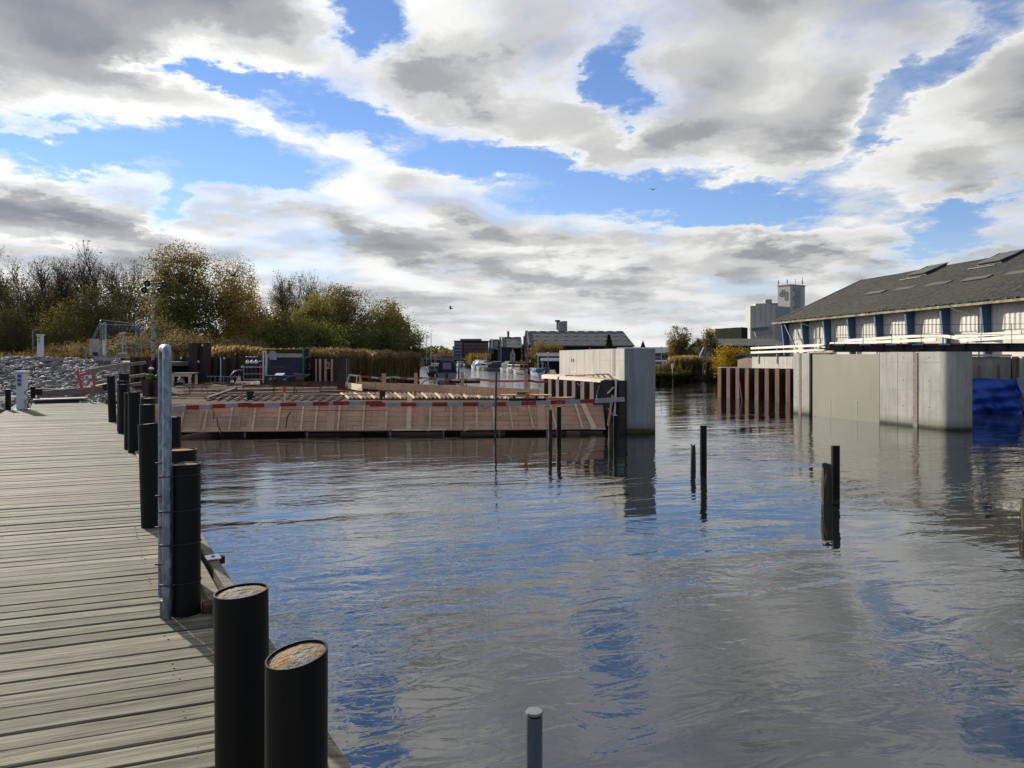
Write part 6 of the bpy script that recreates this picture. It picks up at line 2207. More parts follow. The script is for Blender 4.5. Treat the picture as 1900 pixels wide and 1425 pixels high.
def hull(t, L_, W_, H_, mat, bow=1, local=True, deck=None):
    """lofted hull, stern at y=0 (towards the camera), bow at y=L"""
    n, m_ = 12, 7
    vs_, fs = [], []
    for i in range(n + 1):
        f = i / n
        w = W_ / 2 * (1 - max(0, (f - 0.45) / 0.55) ** 2.0 * 0.97) * (0.92 + 0.08 * min(1, f * 4))
        sh = H_ * (0.82 + 0.32 * f * f)
        for j in range(m_):
            a = -1 + 2 * j / (m_ - 1)
            prof = abs(a) ** 0.55
            z = -0.25 + (sh + 0.25) * (abs(a) ** 2.2)
            vs_.append((w * math.copysign(prof, a), L_ * f, z))
    for i in range(n):
        for j in range(m_ - 1):
            k = i * m_ + j
            fs.append((k, k + 1, k + m_ + 1, k + m_))
    fs.append(tuple(range(m_ - 1, -1, -1)))
    b = MB().add(vs_, fs)
    o = b.build('hull', mat, t, smooth=True, local=True)
    b = MB()
    vs_, fs = [], []
    for i in range(n + 1):
        vs_ += [vs2 for vs2 in ()]
    top = []
    for i in range(n + 1):
        f = i / n
        w = W_ / 2 * (1 - max(0, (f - 0.45) / 0.55) ** 2.0 * 0.97) * (0.92 + 0.08 * min(1, f * 4)) * 0.98
        sh = H_ * (0.82 + 0.32 * f * f) - 0.05
        vs_ += [(-w, L_ * f, sh), (w, L_ * f, sh)]
    for i in range(n):
        fs.append((2 * i, 2 * i + 1, 2 * i + 3, 2 * i + 2))
    b.add(vs_, fs)
    b.build('deck', deck or mat, t, local=True)
    return o


M['gel'] = pm('white_gelcoat', (0.66, 0.66, 0.64), (0.60, 0.60, 0.58), 0.35, scale=1, rnd=0.06)
M['gel_grey'] = pm('grey_hull', (0.30, 0.30, 0.29), None, 0.4, rnd=0.1)
M['navy'] = pm('navy_canvas', (0.014, 0.024, 0.05), (0.01, 0.018, 0.04), 0.75, scale=2, rnd=0.1)
M['canvas_blue'] = pm('blue_canvas', (0.03, 0.12, 0.34), None, 0.75, rnd=0.1)
M['canvas_dark'] = pm('dark_grey_canvas', (0.035, 0.04, 0.042), None, 0.8, rnd=0.1)
M['hull_dark'] = pm('dark_hull', (0.018, 0.02, 0.024), None, 0.4, rnd=0.1)
M['pink'] = pm('faded_pink_canvas', (0.42, 0.22, 0.20), None, 0.8, rnd=0)
M['pane'] = pm('smoky_clear_pane', (0.26, 0.25, 0.25), None, 0.25, rnd=0)


def canopy(t, W_, y0, y1, z0, z1, mat, name='canopy', taper=0.78):
    n = 9
    vs_, fs = [], []
    for yy, tp_ in ((y0, 0.96), (y0 + (y1 - y0) * 0.12, 1.0), (y0 + (y1 - y0) * 0.7, 1.0), (y1, 0.72)):
        for j in range(n):
            a = math.pi * j / (n - 1)
            c, s = math.cos(a), math.sin(a)
            x = W_ / 2 * math.copysign(abs(c) ** 0.45, c) * (1 - (1 - taper) * s)
            z = z0 + (z1 - z0) * tp_ * s ** 0.5
            vs_.append((x, yy, z))
    for i in range(3):
        for j in range(n - 1):
            k = i * n + j
            fs.append((k, k + n, k + n + 1, k + 1))
    fs.append(tuple(range(n)))
    fs.append(tuple(range(4 * n - 1, 3 * n - 1, -1)))
    return MB().add(vs_, fs).build(name, mat, t, local=True)


def boat(label, px, py, L_, W_, H_, hullm, kind, rz=0.0, top=None):
    p = on(px, py)
    t = thing('motor_boat', label, 'boat', (p.x, p.y, 0), 'boats moored along the channel', rz=rz)
    hull(t, L_, W_, H_, hullm)
    if kind == 'canopy':
        c = canopy(t, W_ * 0.9, L_ * 0.06, L_ * 0.6, H_ * 0.85, H_ + 1.35, top or M['navy'])
        MB().box((0, L_ * 0.055, H_ + 0.65), (W_ * 0.40, 0.03, 0.75)).build('window', M['pane'], c, local=True)
        MB().box((-W_ * .36, L_ * 0.05, H_ + 0.5), (0.03, 0.03, 0.9)).build('frame', M['hull_dark'], c, local=True)
        MB().box((W_ * .36, L_ * 0.05, H_ + 0.5), (0.03, 0.03, 0.9)).build('frame', M['hull_dark'], c, local=True)
        MB().box((0, -0.08, H_ * 0.45), (0.26, 0.2, 0.6)).build('outboard', M['hull_dark'], t, local=True)
        MB().bar((-W_ * .45, 0.02, H_ * 0.84), (W_ * .45, 0.02, H_ * 0.84), 0.06, 0.08).build('rubbing_strake', M['hull_dark'], t, local=True)
        MB().tube([(-W_ * .5, -.1, H_ * .85), (W_ * .5, -.1, H_ * .85)], 0.02, 5).build('stern_rail', M['alu'], t, local=True)
    elif kind == 'cabin':
        MB().box((0, L_ * 0.5, H_ + 0.35), (W_ * 0.72, L_ * 0.36, 0.9)).build('cabin', top or M['gel'], t, local=True, bevel=0.1)
        for sx in (-1, 1):
            MB().box((sx * W_ * 0.17, L_ * 0.32 - 0.02, H_ + 0.5), (W_ * 0.24, 0.04, 0.42)).build('window', M['glass'], t, local=True)
            MB().box((sx * W_ * 0.363, L_ * 0.5, H_ + 0.5), (0.03, L_ * 0.26, 0.32)).build('window', M['glass'], t, local=True)
        MB().tube([(-W_ * .3, L_ * .85, H_), (-W_ * .25, L_ * .87, H_ + .5), (0, L_ * .97, H_ + .55), (W_ * .25, L_ * .87, H_ + .5), (W_ * .3, L_ * .85, H_)], 0.02, 5).build('bow_rail', M['alu'], t, local=True)
        MB().tube([(0, L_ * .45, H_ + .8), (0, L_ * .45, H_ + 2.4)], 0.03, 5).build('mast', M['alu'], t, local=True)
        MB().box((0, -0.08, H_ * 0.45), (0.3, 0.25, 0.7)).build('outboard', M['hull_dark'], t, local=True)
    elif kind == 'open':
        MB().box((0, L_ * 0.45, H_ + 0.15), (W_ * 0.7, L_ * 0.4, 0.5)).build('cover', top or M['canvas_blue'], t, local=True, bevel=0.12)
        for sx in (-1, 1):
            MB().tube([(sx * W_ * .4, L_ * .3, H_), (sx * W_ * .38, L_ * .3, H_ + 1.1)], 0.03, 5).build('arch_post', M['alu'], t, local=True)
        MB().tube([(-W_ * .38, L_ * .3, H_ + 1.1), (W_ * .38, L_ * .3, H_ + 1.1)], 0.03, 5).build('arch_bar', M['alu'], t, local=True)
        MB().box((W_ * .1, -0.1, H_ * 0.55), (0.35, 0.3, 0.9)).build('outboard', M['hull_dark'], t, local=True)
        MB().tube([(-W_ * .42, 0.1, H_), (-W_ * .42, 0.1, H_ + .5), (W_ * .42, 0.1, H_ + .5), (W_ * .42, 0.1, H_)], 0.02, 5).build('stern_rail', M['alu'], t, local=True)
    elif kind == 'sail':
        MB().box((0, L_ * 0.5, H_ + 0.15), (W_ * 0.6, L_ * 0.35, 0.5)).build('cabin', M['gel_grey'], t, local=True, bevel=0.1)
        MB().tube([(0, L_ * .5, H_), (0, L_ * .5, H_ + 3.2)], 0.06, 6).build('mast', M['alu'], t, local=True)
        MB().tube([(0, L_ * .48, H_ + 1), (0, L_ * .1, H_ + 1.1)], 0.09, 6).build('boom', M['canvas_dark'], t, local=True)
    return t


t_ = boat('motor boat with navy canvas canopy and clear pane, left of the channel', 829, 706.5, 7.0, 2.45, 1.05, M['gel_grey'], 'canopy', 0.06)
# fender with yellow rope and white bow flare
MB().tube([(-1.32, 0.1, 0.35), (-1.34, 0.1, 0.75)], 0.10, 8).build('fender', M['gel'], t_, local=True)
MB().tube([(1.34, -0.05, -0.3), (1.34, -0.05, 1.3)], 0.06, 6).build('mooring_fender', M['hull_dark'], t_, local=True)
boat('dark canopied boat half hidden behind the navy boat', 806, 700, 5.5, 2.2, 0.8, M['hull_dark'], 'cabin', 0.1, M['gel_grey'])
boat('small white cabin boat far left beyond the navy boat', 809, 692, 6.0, 2.4, 0.9, M['gel'], 'cabin', 0.1)
boat('white open boat with blue cover and outboard, nearest on the right side', 1009, 699.5, 5.0, 2.1, 0.75, M['gel'], 'open', 0.30)
boat('white cabin cruiser with faded pink hood on the right side', 981, 694, 5.6, 2.2, 0.75, M['gel'], 'cabin', 0.45, M['pink'])
boat('white boat with blue hull stripe left of the pink hooded one', 964, 691.5, 5.0, 2.1, 0.7, M['gel'], 'cabin', 0.5)
boat('white motor cruiser with dark windscreen among the right row', 952, 690, 5.2, 2.1, 0.75, M['gel'], 'canopy', 0.5, M['canvas_dark'])
boat('low boat under dark grey canvas in the right row', 934, 688, 5.5, 2.3, 0.7, M['gel_grey'], 'canopy', 1.0, M['canvas_dark'])
boat('white cabin boat with rounded roof in the right row', 919, 687, 5.5, 2.3, 0.8, M['gel'], 'cabin', 0.9)
boat('white boat under light canvas in the far right row', 905, 686, 5.5, 2.3, 0.8, M['gel'], 'canopy', 0.8, M['gel_grey'])
boat('boat under bright blue canvas in the far right row', 895, 685.2, 6.0, 2.4, 1.0, M['gel'], 'canopy', 0.5, M['canvas_blue'])
boat('dark hulled sailing boat with bare mast before the footbridge', 880, 684, 7.0, 2.4, 0.9, M['hull_dark'], 'sail', -0.9)
boat('second dark sailing boat left of the other before the footbridge', 871, 683.5, 7.0, 2.4, 0.9, M['hull_dark'], 'sail', -0.6)
boat('small white cabin boat just before the footbridge', 856, 682, 6.0, 2.6, 1.0, M['gel'], 'cabin', 0.15)
ba = boat('white boat laid up on the right bank behind the channel marker', 1233, 695, 6.0, 2.3, 0.8, M['gel'], 'open', 1.45, M['gel_grey'])
bb_ = boat('second white boat laid up on the right bank near the reeds', 1253, 694.0, 5.5, 2.2, 0.8, M['gel'], 'cabin', 1.3)
ba.location = (17.0, 80, 0.75)
bb_.location = (19.6, 82, 0.75)
# flag on the right row
p = at(977, 672, 116)
t_ = thing('flag', 'red flag hanging from a short staff among the moored boats', 'flag', p)
MB().tube([p + Vector((0.2, 0, -0.6)), p + Vector((-.15, 0, 2.4))], 0.03, 5).build('staff', M['grey_wood'], t_)
b = MB()
vs_ = [(p.x - .2 + .3 * u_ + .08 * math.sin(v_ * 3), p.y + 0.1 * math.sin(u_ * 5 + v_ * 4), p.z + 2.2 - 1.7 * v_) for v_ in np.linspace(0, 1, 7) for u_ in np.linspace(0, 1, 5)]
b.add(vs_, [(j * 5 + i, j * 5 + i + 1, j * 5 + i + 6, j * 5 + i + 5) for j in range(6) for i in range(4)])
b.build('cloth', pm('red_flag_cloth', (0.45, 0.05, 0.05), None, 0.8), t_)
p = at(1094, 655, 160)
t_ = thing('pennant', 'thin red pennant above the left concrete pier', 'flag', p)
MB().tube([p - Vector((0, 0, 4)), p + Vector((0, 0, 1.3))], 0.05, 5).build('staff', M['alu'], t_)
MB().slab([p + Vector((0, -.1, 1.2)), p + Vector((0.3, -.1, 1.1)), p + Vector((-.2, -.1, -1.0)), p + Vector((-.35, -.1, -.9))], (0, -1, 0), 0.03).build('cloth', MATS['red_flag_cloth'], t_)
# floating jetty by the navy boat, mooring posts
tag(MB().box(on(862, 709.5) + Vector((0, 0, 0.10)), (3.3, 0.6, 0.22)).build('floating_jetty', M['dark_wood'], bevel=0.02), 'low dark floating jetty right of the navy boat', 'jetty')
tag(MB().cyl(on(851.5, 706) + Vector((0, 0, -1)), 2.6, 0.07, 8).build('mooring_post', M['grey_wood']), 'grey mooring post beside the navy boat', 'post')
tag(MB().bar(on(752, 700, 0.55), on(789, 701, 0.55), 1.0, 0.12).build('jetty', M['brown_wood']), 'small brown timber jetty at the reed edge', 'jetty')
# channel marker and lamp post on the right
p = on(1248, 713.5)
t_ = thing('channel_marker', 'thin channel marker pole with white cylinder on top', 'marker', p - Vector((0, 0, .5)))
MB().tube([p - Vector((0, 0, .5)), (p.x, p.y, CAM_Z - (676 - HY) / F_PX * p.y)], 0.04, 6).build('pole', M['alu'], t_)
zc = CAM_Z - (684 - HY) / F_PX * p.y
MB().cyl((p.x, p.y, zc), 0.5, 0.09, 10).build('drum', M['white'], t_, smooth=True)
p = at(1017, 664, 112)
t_ = thing('quay_lamp', 'slim lamp post with white globe beside the boathouse', 'lamp', (p.x, p.y, .8))
MB().tube([(p.x, p.y, .8), p + Vector((0, 0, 0.6))], 0.04, 6).build('pole', M['alu'], t_)
MB().lathe([(0.02, -.12), (0.15, -.05), (0.15, .1), (0.02, .18)], p + Vector((0, 0, .7)), 10).build('globe', M['white'], t_, smooth=True)
# leaning white spar
tag(MB().bar(at(1297, 663, 80), at(1306, 644, 80), 0.1, 0.1).build('leaning_spar', M['white_timber']), 'white spar leaning above the reeds on the right bank', 'spar')

# ------------------------------------------------------------------ vegetation
M['bark'] = pm('grey_brown_bark', (0.085, 0.066, 0.05), (0.05, 0.04, 0.032), 0.9, scale=3, stretch=(3, 3, .6), rnd=0.15)
M['twig'] = pm('dark_twigs', (0.060, 0.045, 0.036), (0.040, 0.031, 0.026), 0.9, scale=1, rnd=0.15)
M['birch_bark'] = pm('pale_birch_bark', (0.30, 0.27, 0.23), (0.10, 0.085, 0.07), 0.85, scale=2, stretch=(2, 2, 1), rnd=0.1)
LEAF = {
    'brown': leaf_mat('russet_leaves', [(0.188, 0.142, 0.068), (0.213, 0.159, 0.070), (0.150, 0.133, 0.061), (0.231, 0.165, 0.074), (0.131, 0.121, 0.057)], 0.4),
    'yellow': leaf_mat('yellow_birch_leaves', [(0.413, 0.298, 0.088), (0.362, 0.273, 0.088), (0.263, 0.222, 0.081), (0.463, 0.337, 0.101), (0.312, 0.241, 0.081)], 0.45),
    'olive': leaf_mat('olive_leaves', [(0.156, 0.152, 0.061), (0.188, 0.168, 0.065), (0.219, 0.180, 0.070), (0.131, 0.133, 0.057), (0.237, 0.188, 0.074)], 0.4),
    'green': leaf_mat('dark_green_leaves', [(0.075, 0.099, 0.035), (0.094, 0.117, 0.043), (0.112, 0.127, 0.049), (0.138, 0.146, 0.057)], 0.4),
    'scrub': leaf_mat('brown_scrub_leaves', [(0.131, 0.108, 0.068), (0.150, 0.117, 0.070), (0.112, 0.102, 0.061), (0.169, 0.127, 0.076), (0.125, 0.124, 0.065)], 0.35),
    'tan': leaf_mat('tan_seed_heads', [(.30, .23, .145), (.25, .19, .12), (.35, .27, .17), (.20, .15, .09)], 0.35),
    'gold': leaf_mat('golden_bush_leaves', [(.42, .28, .03), (.34, .22, .03), (.26, .20, .04), (.48, .33, .06), (.17, .12, .03)], 0.45),
    'reed': leaf_mat('dry_reed_stems', [(.20, .135, .065), (.15, .10, .05), (.25, .17, .085), (.10, .07, .035), (.13, .11, .045)], 0.25),
    'plume': leaf_mat('pale_reed_plumes', [(.40, .30, .20), (.34, .25, .165), (.45, .345, .23), (.28, .205, .13)], 0.4),
    'grass': leaf_mat('bank_grass', [(.06, .09, .018), (.09, .115, .022), (.12, .12, .03), (.05, .07, .015)], 0.3),
    'conifer': leaf_mat('conifer_needles', [(.022, .04, .014), (.032, .052, .018), (.042, .062, .02)], 0.15),
}


def quads_at(centers, size, g, tilt_up=0.0, aspect=1.0, seed=0):
    """one randomly turned quad per centre"""
    r_ = np.random.default_rng(seed)
    n = len(centers)
    a = r_.normal(size=(n, 3))
    a[:, 2] += tilt_up
    a /= np.linalg.norm(a, axis=1, keepdims=True)
    b_ = r_.normal(size=(n, 3))
    b_ -= a * (a * b_).sum(1, keepdims=True)
    b_ /= np.linalg.norm(b_, axis=1, keepdims=True)
    s = (size * r_.uniform(0.6, 1.35, size=(n, 1)))
    u_, v_ = a * s * 0.5 * aspect, b_ * s * 0.5
    V = np.stack([centers - u_, centers + v_ * 0.8, centers + u_, centers - v_ * 0.8], axis=1).reshape(-1, 3)
    Fq = np.arange(4 * n).reshape(n, 4)
    return V, Fq


def tubes(segs, n=4):
    """many short tapered tubes: rows p0(3) p1(3) r0 r1"""
    S = np.asarray(segs, dtype=float)
    p0, p1, r0, r1 = S[:, 0:3], S[:, 3:6], S[:, 6:7], S[:, 7:8]
    d = p1 - p0
    d /= np.maximum(np.linalg.norm(d, axis=1, keepdims=True), 1e-6)
    ref = np.where(np.abs(d[:, 2:3]) > 0.9, np.array([[1.0, 0, 0]]), np.array([[0, 0, 1.0]]))
    u_ = np.cross(d, ref)
    u_ /= np.linalg.norm(u_, axis=1, keepdims=True)
    w = np.cross(d, u_)
    rings = []
    for p, r in ((p0, r0), (p1, r1)):
        rings.append(np.stack([p + (u_ * math.cos(2 * math.pi * k / n) + w * math.sin(2 * math.pi * k / n)) * r for k in range(n)], axis=1))
    V = np.concatenate(rings, axis=1).reshape(-1, 3)
    base = np.arange(len(S))[:, None] * 2 * n
    Fq = np.stack([np.stack([base[:, 0] + k, base[:, 0] + (k + 1) % n, base[:, 0] + n + (k + 1) % n, base[:, 0] + n + k], axis=1) for k in range(n)], axis=1).reshape(-1, 4)
    return V, Fq


def curve_segs(p, q, r0, r1, r_, n=4, bow=0.12):
    p, q = np.array(p, float), np.array(q, float)
    ln = np.linalg.norm(q - p)
    off = r_.normal(size=3) * ln * bow
    pts = [p + (q - p) * f + off * math.sin(math.pi * f) for f in np.linspace(0, 1, n + 1)]
    rs = np.linspace(r0, r1, n + 1)
    return [list(pts[i]) + list(pts[i + 1]) + [rs[i], rs[i + 1]] for i in range(n)]


def leafy(H, W, crown_lo, leaf, seed, clumps=170, per=38, lsize=0.30, csize=0.55, droop=0.0, bark='bark', lean=0.0, top_bias=0.0, squash=1.0):
    """meshes (trunk, twigs, crown) of a broad-leaved tree H high, W wide, origin at the foot"""
    r_ = np.random.default_rng(seed)
    trunk, tw = [], []
    topz = H * 0.82
    tp_ = np.array([lean * topz, 0, topz])
    tr = max(0.12, H * 0.016)
    trunk += curve_segs((0, 0, -0.3), tp_, tr, tr * 0.18, r_, 8, 0.03)
    nl = 9
    limbs = []
    for k in range(nl):
        f = 0.18 + 0.6 * (k + r_.uniform(0, .6)) / nl
        a = r_.uniform(0, 2 * math.pi)
        z0 = H * max(0.12, crown_lo * 0.7) + (topz - H * crown_lo * 0.7) * f * 0.8
        ln = W * 0.42 * (1.1 - 0.6 * f) * r_.uniform(0.7, 1.1)
        p0 = np.array([lean * z0, 0, z0])
        q = p0 + np.array([math.cos(a) * ln, math.sin(a) * ln * squash, ln * r_.uniform(0.4, 0.9)])
        limbs.append((p0, q))
        trunk += curve_segs(p0, q, tr * 0.42 * (1.1 - f), tr * 0.10, r_, 4)
    P = []
    cz, hz = H * (crown_lo + (1 - crown_lo) * 0.5), H * (1 - crown_lo) * 0.5
    # uneven outline: lobes
    lob = r_.uniform(0.72, 1.12, size=(7, 5))
    while len(P) < clumps:
        d = r_.normal(size=3)
        d /= np.linalg.norm(d)
        rad = r_.uniform(0.12, 1.0) ** 0.5
        ia = int((math.atan2(d[1], d[0]) + math.pi) / (2 * math.pi) * 6.999)
        ib = int((d[2] + 1) / 2 * 4.999)
        k = lob[ia, ib] * rad
        wz = 1.0 if d[2] > 0 else 1.0
        c = np.array([d[0] * W / 2 * k, d[1] * W / 2 * k * squash, cz + d[2] * hz * k * wz])
        c[0] += lean * c[2]
        if c[2] < H * crown_lo * 0.55:
            continue
        P.append(c)
    P = np.array(P)
    allp = np.array([l[1] for l in limbs] + [l[0] * .5 + l[1] * .5 for l in limbs] + [tp_, tp_ * 0.8, tp_ * .6, tp_ * .45])
    for c in P:
        below = allp[np.argmin(np.linalg.norm(allp - c, axis=1) + (allp[:, 2] > c[2]) * 1.5)]
        tw += curve_segs(below, c, 0.035, 0.012, r_, 3, 0.1)
    C = np.repeat(P, per, axis=0)
    sg = csize * r_.uniform(0.6, 1.5, size=(len(P), 1)).repeat(per, axis=0)
    off = np.clip(r_.normal(size=C.shape), -1.7, 1.7) * sg
    off[:, 2] *= 0.75 + droop * 1.2
    if droop:
        off[:, 2] -= droop * np.abs(r_.normal(size=len(C))) * csize * 2.0
    V, Fq = quads_at(C + off, lsize, r_, 0.0, 1.0, seed + 5)
    tv, tf_ = tubes(trunk, 6)
    wv, wf = tubes(tw, 3)
    return (raw('trunk', tv, tf_, M[bark], 'mesh', True), raw('twigs', wv, wf, M['twig'], 'mesh'), raw('crown', V, Fq, LEAF[leaf], 'mesh'))


def bare(H, W, seed, leaf=None, nleaf=0, bark='bark'):
    r_ = np.random.default_rng(seed)
    trunk, tw, tips = [], [], []

    def grow(p, d, ln, r0, lv):
        n = 3
        q = p.copy()
        dd = d.copy()
        for i in range(n):
            dd = dd + r_.normal(size=3) * 0.10 + np.array([0, 0, 0.06])
            dd /= np.linalg.norm(dd)
            q2 = q + dd * ln / n
            (trunk if lv < 2 else tw).append(list(q) + list(q2) + [r0 * (1 - i / n * 0.4), r0 * (1 - (i + 1) / n * 0.4)])
            q = q2
            if lv < 4 and (i > 0 or lv > 0):
                for _ in range(2 if lv < 3 else 1):
                    ax = r_.normal(size=3)
                    ax -= dd * ax.dot(dd)
                    ax /= np.linalg.norm(ax)
                    sp = 0.62 * W / H * 1.6
                    nd = dd + ax * r_.uniform(0.5, 1.0) * sp
                    nd /= np.linalg.norm(nd)
                    grow(q, nd, ln * r_.uniform(0.5, 0.68), r0 * 0.5, lv + 1)
        tips.append(q)
        if lv < 3:
            grow(q, dd, ln * 0.62, r0 * 0.55, lv + 1)

    grow(np.array([0, 0, -0.2]), np.array([r_.uniform(-.05, .05), 0, 1.0]), H * 0.42, H * 0.012, 0)
    # scale to the wanted height
    zmax = max(s[5] for s in trunk + tw)
    k = H / zmax
    tv, tf_ = tubes([[x * k for x in s[:6]] + [max(s[6], .012), max(s[7], .010)] for s in trunk], 5)
    wv, wf = tubes([[x * k for x in s[:6]] + [max(s[6], .016), max(s[7], .013)] for s in tw], 3)
    out = [raw('trunk', tv, tf_, M[bark], 'mesh', True), raw('twigs', wv, wf, M['twig'], 'mesh')]
    if nleaf:
        T = np.array(tips) * k
        C = T[r_.integers(0, len(T), nleaf)] + r_.normal(size=(nleaf, 3)) * 0.25
        V, Fq = quads_at(C, 0.2, r_, seed=seed)
        out.append(raw('crown', V, Fq, LEAF[leaf], 'mesh'))
    return tuple(out)


def plant(meshes, label, px, base_z, D, cat='tree', name='tree', rz=0.0, sc=1.0, group=None):
    x = (px - CX) / F_PX * D
    t = thing(name, label, cat, (x, D, base_z), group, rz)
    t.scale = (sc, sc, sc) if isinstance(sc, (int, float)) else sc
    for me in meshes:
        o = bpy.data.objects.new(me.name.split('.')[0], me)
        col.objects.link(o)
        o.parent = t
        if o.name.startswith('twigs'):
            o['kind'] = 'stuff'
    return t


def hgt(py, D, base):
    return CAM_Z - (py - HY) / F_PX * D - base


GW = 'trees of the wood on the left bank'
BZ = 2.2
bares = [bare(13, 9, 40 + i, 'scrub', 500 + 250 * i) for i in range(4)]
scrubs = [leafy(11.5, 8.5, 0.06, 'scrub', 60 + i, 190, 59, 0.187, 0.75) for i in range(2)] + [leafy(10.5, 8, 0.05, 'olive', 66, 170, 59, 0.187, 0.70)]
for k, (px, yt, D, lab) in enumerate((
        (14, 455, 88, 'leftmost bare tree at the picture edge'), (48, 478, 92, 'second bare tree from the left edge, slightly lower'),
        (78, 470, 86, 'forked bare tree third from the left edge'), (103, 485, 94, 'thin bare tree left of the large bare one'),
        (150, 500, 96, 'small bare tree just left of the large bare one'), (184, 445, 84, 'large bare tree with wide open fan of branches'),
        (238, 478, 92, 'slender bare tree left of the big russet tree'), (505, 508, 96, 'bare tree right of the yellow birch'),
        (540, 500, 88, 'wide bare tree behind the green bushes'), (578, 497, 94, 'slender bare tree left of the rounded olive tree'))):
    plant(bares[k % 4], lab, px, BZ, D, 'tree', 'bare_tree', k * 1.3, hgt(yt, D, BZ) / 13, GW)
for k, (px, yt, D, lab) in enumerate((
        (-15, 512, 84, 'dense brown scrub tree cut by the left picture edge'), (38, 520, 82, 'dense brown scrub tree below the leftmost bare trees'),
        (85, 518, 85, 'dense brown scrub tree below the forked bare tree'), (128, 512, 86, 'brown scrub tree left of the olive one in the wood'),
        (168, 528, 80, 'olive scrub tree below the large bare tree'), (205, 540, 78, 'low brown scrub tree above the mesh fence'),
        (243, 505, 88, 'dark scrub tree with dense top left of the russet tree'), (20, 560, 74, 'lower scrub tree near the far lamp post'), (110, 570, 72, 'lower dark scrub tree above the stone slope'), (500, 562, 86, 'brown scrub tree filling the gap right of the golden trees'), (552, 552, 90, 'brown scrub tree behind the dark green bush tree'))):
    m_ = scrubs[(2 if k in (4, 8) else k % 2)]
    plant(m_, lab, px, BZ - 0.8, D, 'tree', 'scrub_tree', k * 0.9, hgt(yt, D, BZ - 0.8) / (10.5 if m_ is scrubs[2] else 11.5), GW)
D = 74
plant(leafy(hgt(446, D, BZ), 7.6, 0.10, 'brown', 101, 300, 63, 0.173, 0.52, lean=0.0), 'big russet and olive tree behind the floodlight mast', 337, BZ, D, 'tree', 'russet_tree', 0.3, 1.0, GW)
plant(leafy(8.8, 6.5, 0.05, 'green', 102, 170, 63, 0.173, 0.55), 'dark green lower tree in front of the russet tree', 350, BZ - .5, 70, 'tree', 'dark_tree', 0.9, 1.0, GW)
D = 72
plant(leafy(hgt(478, D, BZ), 5.0, 0.06, 'yellow', 103, 240, 63, 0.158, 0.42, droop=0.7, bark='birch_bark'), 'tall yellow weeping birch right of the russet tree', 434, BZ, D, 'tree', 'birch_tree', 0, 1.0, GW)
plant(leafy(8.0, 5.0, 0.05, 'yellow', 104, 150, 59, 0.158, 0.50, droop=0.3, bark='birch_bark'), 'shorter golden tree at the right side of the birch', 470, BZ, 71, 'tree', 'birch_tree', 1.2, (1, 1, hgt(548, 71, BZ) / 8.0), GW)
plant(leafy(6.0, 5.5, 0.02, 'green', 105, 150, 63, 0.158, 0.50), 'dark green bush tree right of the golden trees', 532, BZ - .6, 66, 'tree', 'dark_tree', 0, (1, 1, hgt(580, 66, BZ - .6) / 6.0), GW)
plant(leafy(4.2, 5.5, 0.02, 'green', 106, 120, 63, 0.158, 0.50), 'low dark green bush behind the container', 580, BZ - .6, 63, 'bush', 'dark_bush', 1, 1.0, GW)
D = 76
plant(leafy(hgt(545, D, BZ), 5.2, 0.05, 'olive', 107, 200, 63, 0.166, 0.50), 'rounded olive tree left of the brown topped one', 585, BZ, D, 'tree', 'olive_tree', 0.5, 1.0, GW)
plant(leafy(hgt(522, D + 4, BZ), 6.4, 0.10, 'brown', 108, 240, 63, 0.166, 0.50), 'brown topped tree in the middle of the wood', 634, BZ, D + 4, 'tree', 'russet_tree', 1.5, 1.0, GW)
plant(leafy(4.6, 6.5, 0.02, 'green', 109, 150, 63, 0.158, 0.55), 'dark green bush below the brown topped tree', 640, BZ - .6, 70, 'bush', 'dark_bush', 2, 1.0, GW)
D = 82
plant(leafy(hgt(548, D, BZ), 6.8, 0.05, 'olive', 110, 230, 63, 0.166, 0.55), 'broad olive brown tree near the end of the wood', 716, BZ - .3, D, 'tree', 'olive_tree', 2.2, 1.0, GW)
plant(leafy(4.4, 4.5, 0.02, 'green', 111, 110, 63, 0.158, 0.50), 'dark green bush at the foot of the broad olive tree', 706, BZ - .6, 76, 'bush', 'dark_bush', 3, 1.0, GW)
plant(leafy(hgt(592, 86, BZ), 4.0, 0.03, 'brown', 112, 90, 38, 0.158, 0.50), 'thin brown tree at the right end of the wood', 762, BZ - .8, 86, 'tree', 'russet_tree', 0.4, 1.0, GW)
plant(bares[1], 'bare twiggy tree at the very tip of the wood', 772, BZ - 1, 88, 'tree', 'bare_tree', 2.0, 0.42, GW)
# tan bushes and dry reed stands by the yard
for k, (px, yt, D, w_, lab) in enumerate(((300, 585, 62, 5.0, 'tall tan reed bush behind the floodlight mast'), (385, 622, 58, 5.5, 'tan reed bush behind the tall sheet piles'), (330, 618, 56, 4.0, 'low tan bush behind the steel hoop'), (245, 622, 58, 5.0, 'tan bush behind the mesh fence'), (180, 632, 60, 5.0, 'low tan bush left of the mesh fence'), (450, 628, 58, 5.5, 'tan bush behind the gas bottles'), (120, 638, 62, 5.0, 'low tan bush near the far white bollard'))):
    h_ = hgt(yt, D, 2.0)
    plant(leafy(h_, w_, 0.0, 'tan', 130 + k, 110, 52, 0.094, 0.38), lab, px, 2.0, D, 'bush', 'tan_bush', k, 1.0, 'tan bushes along the yard')

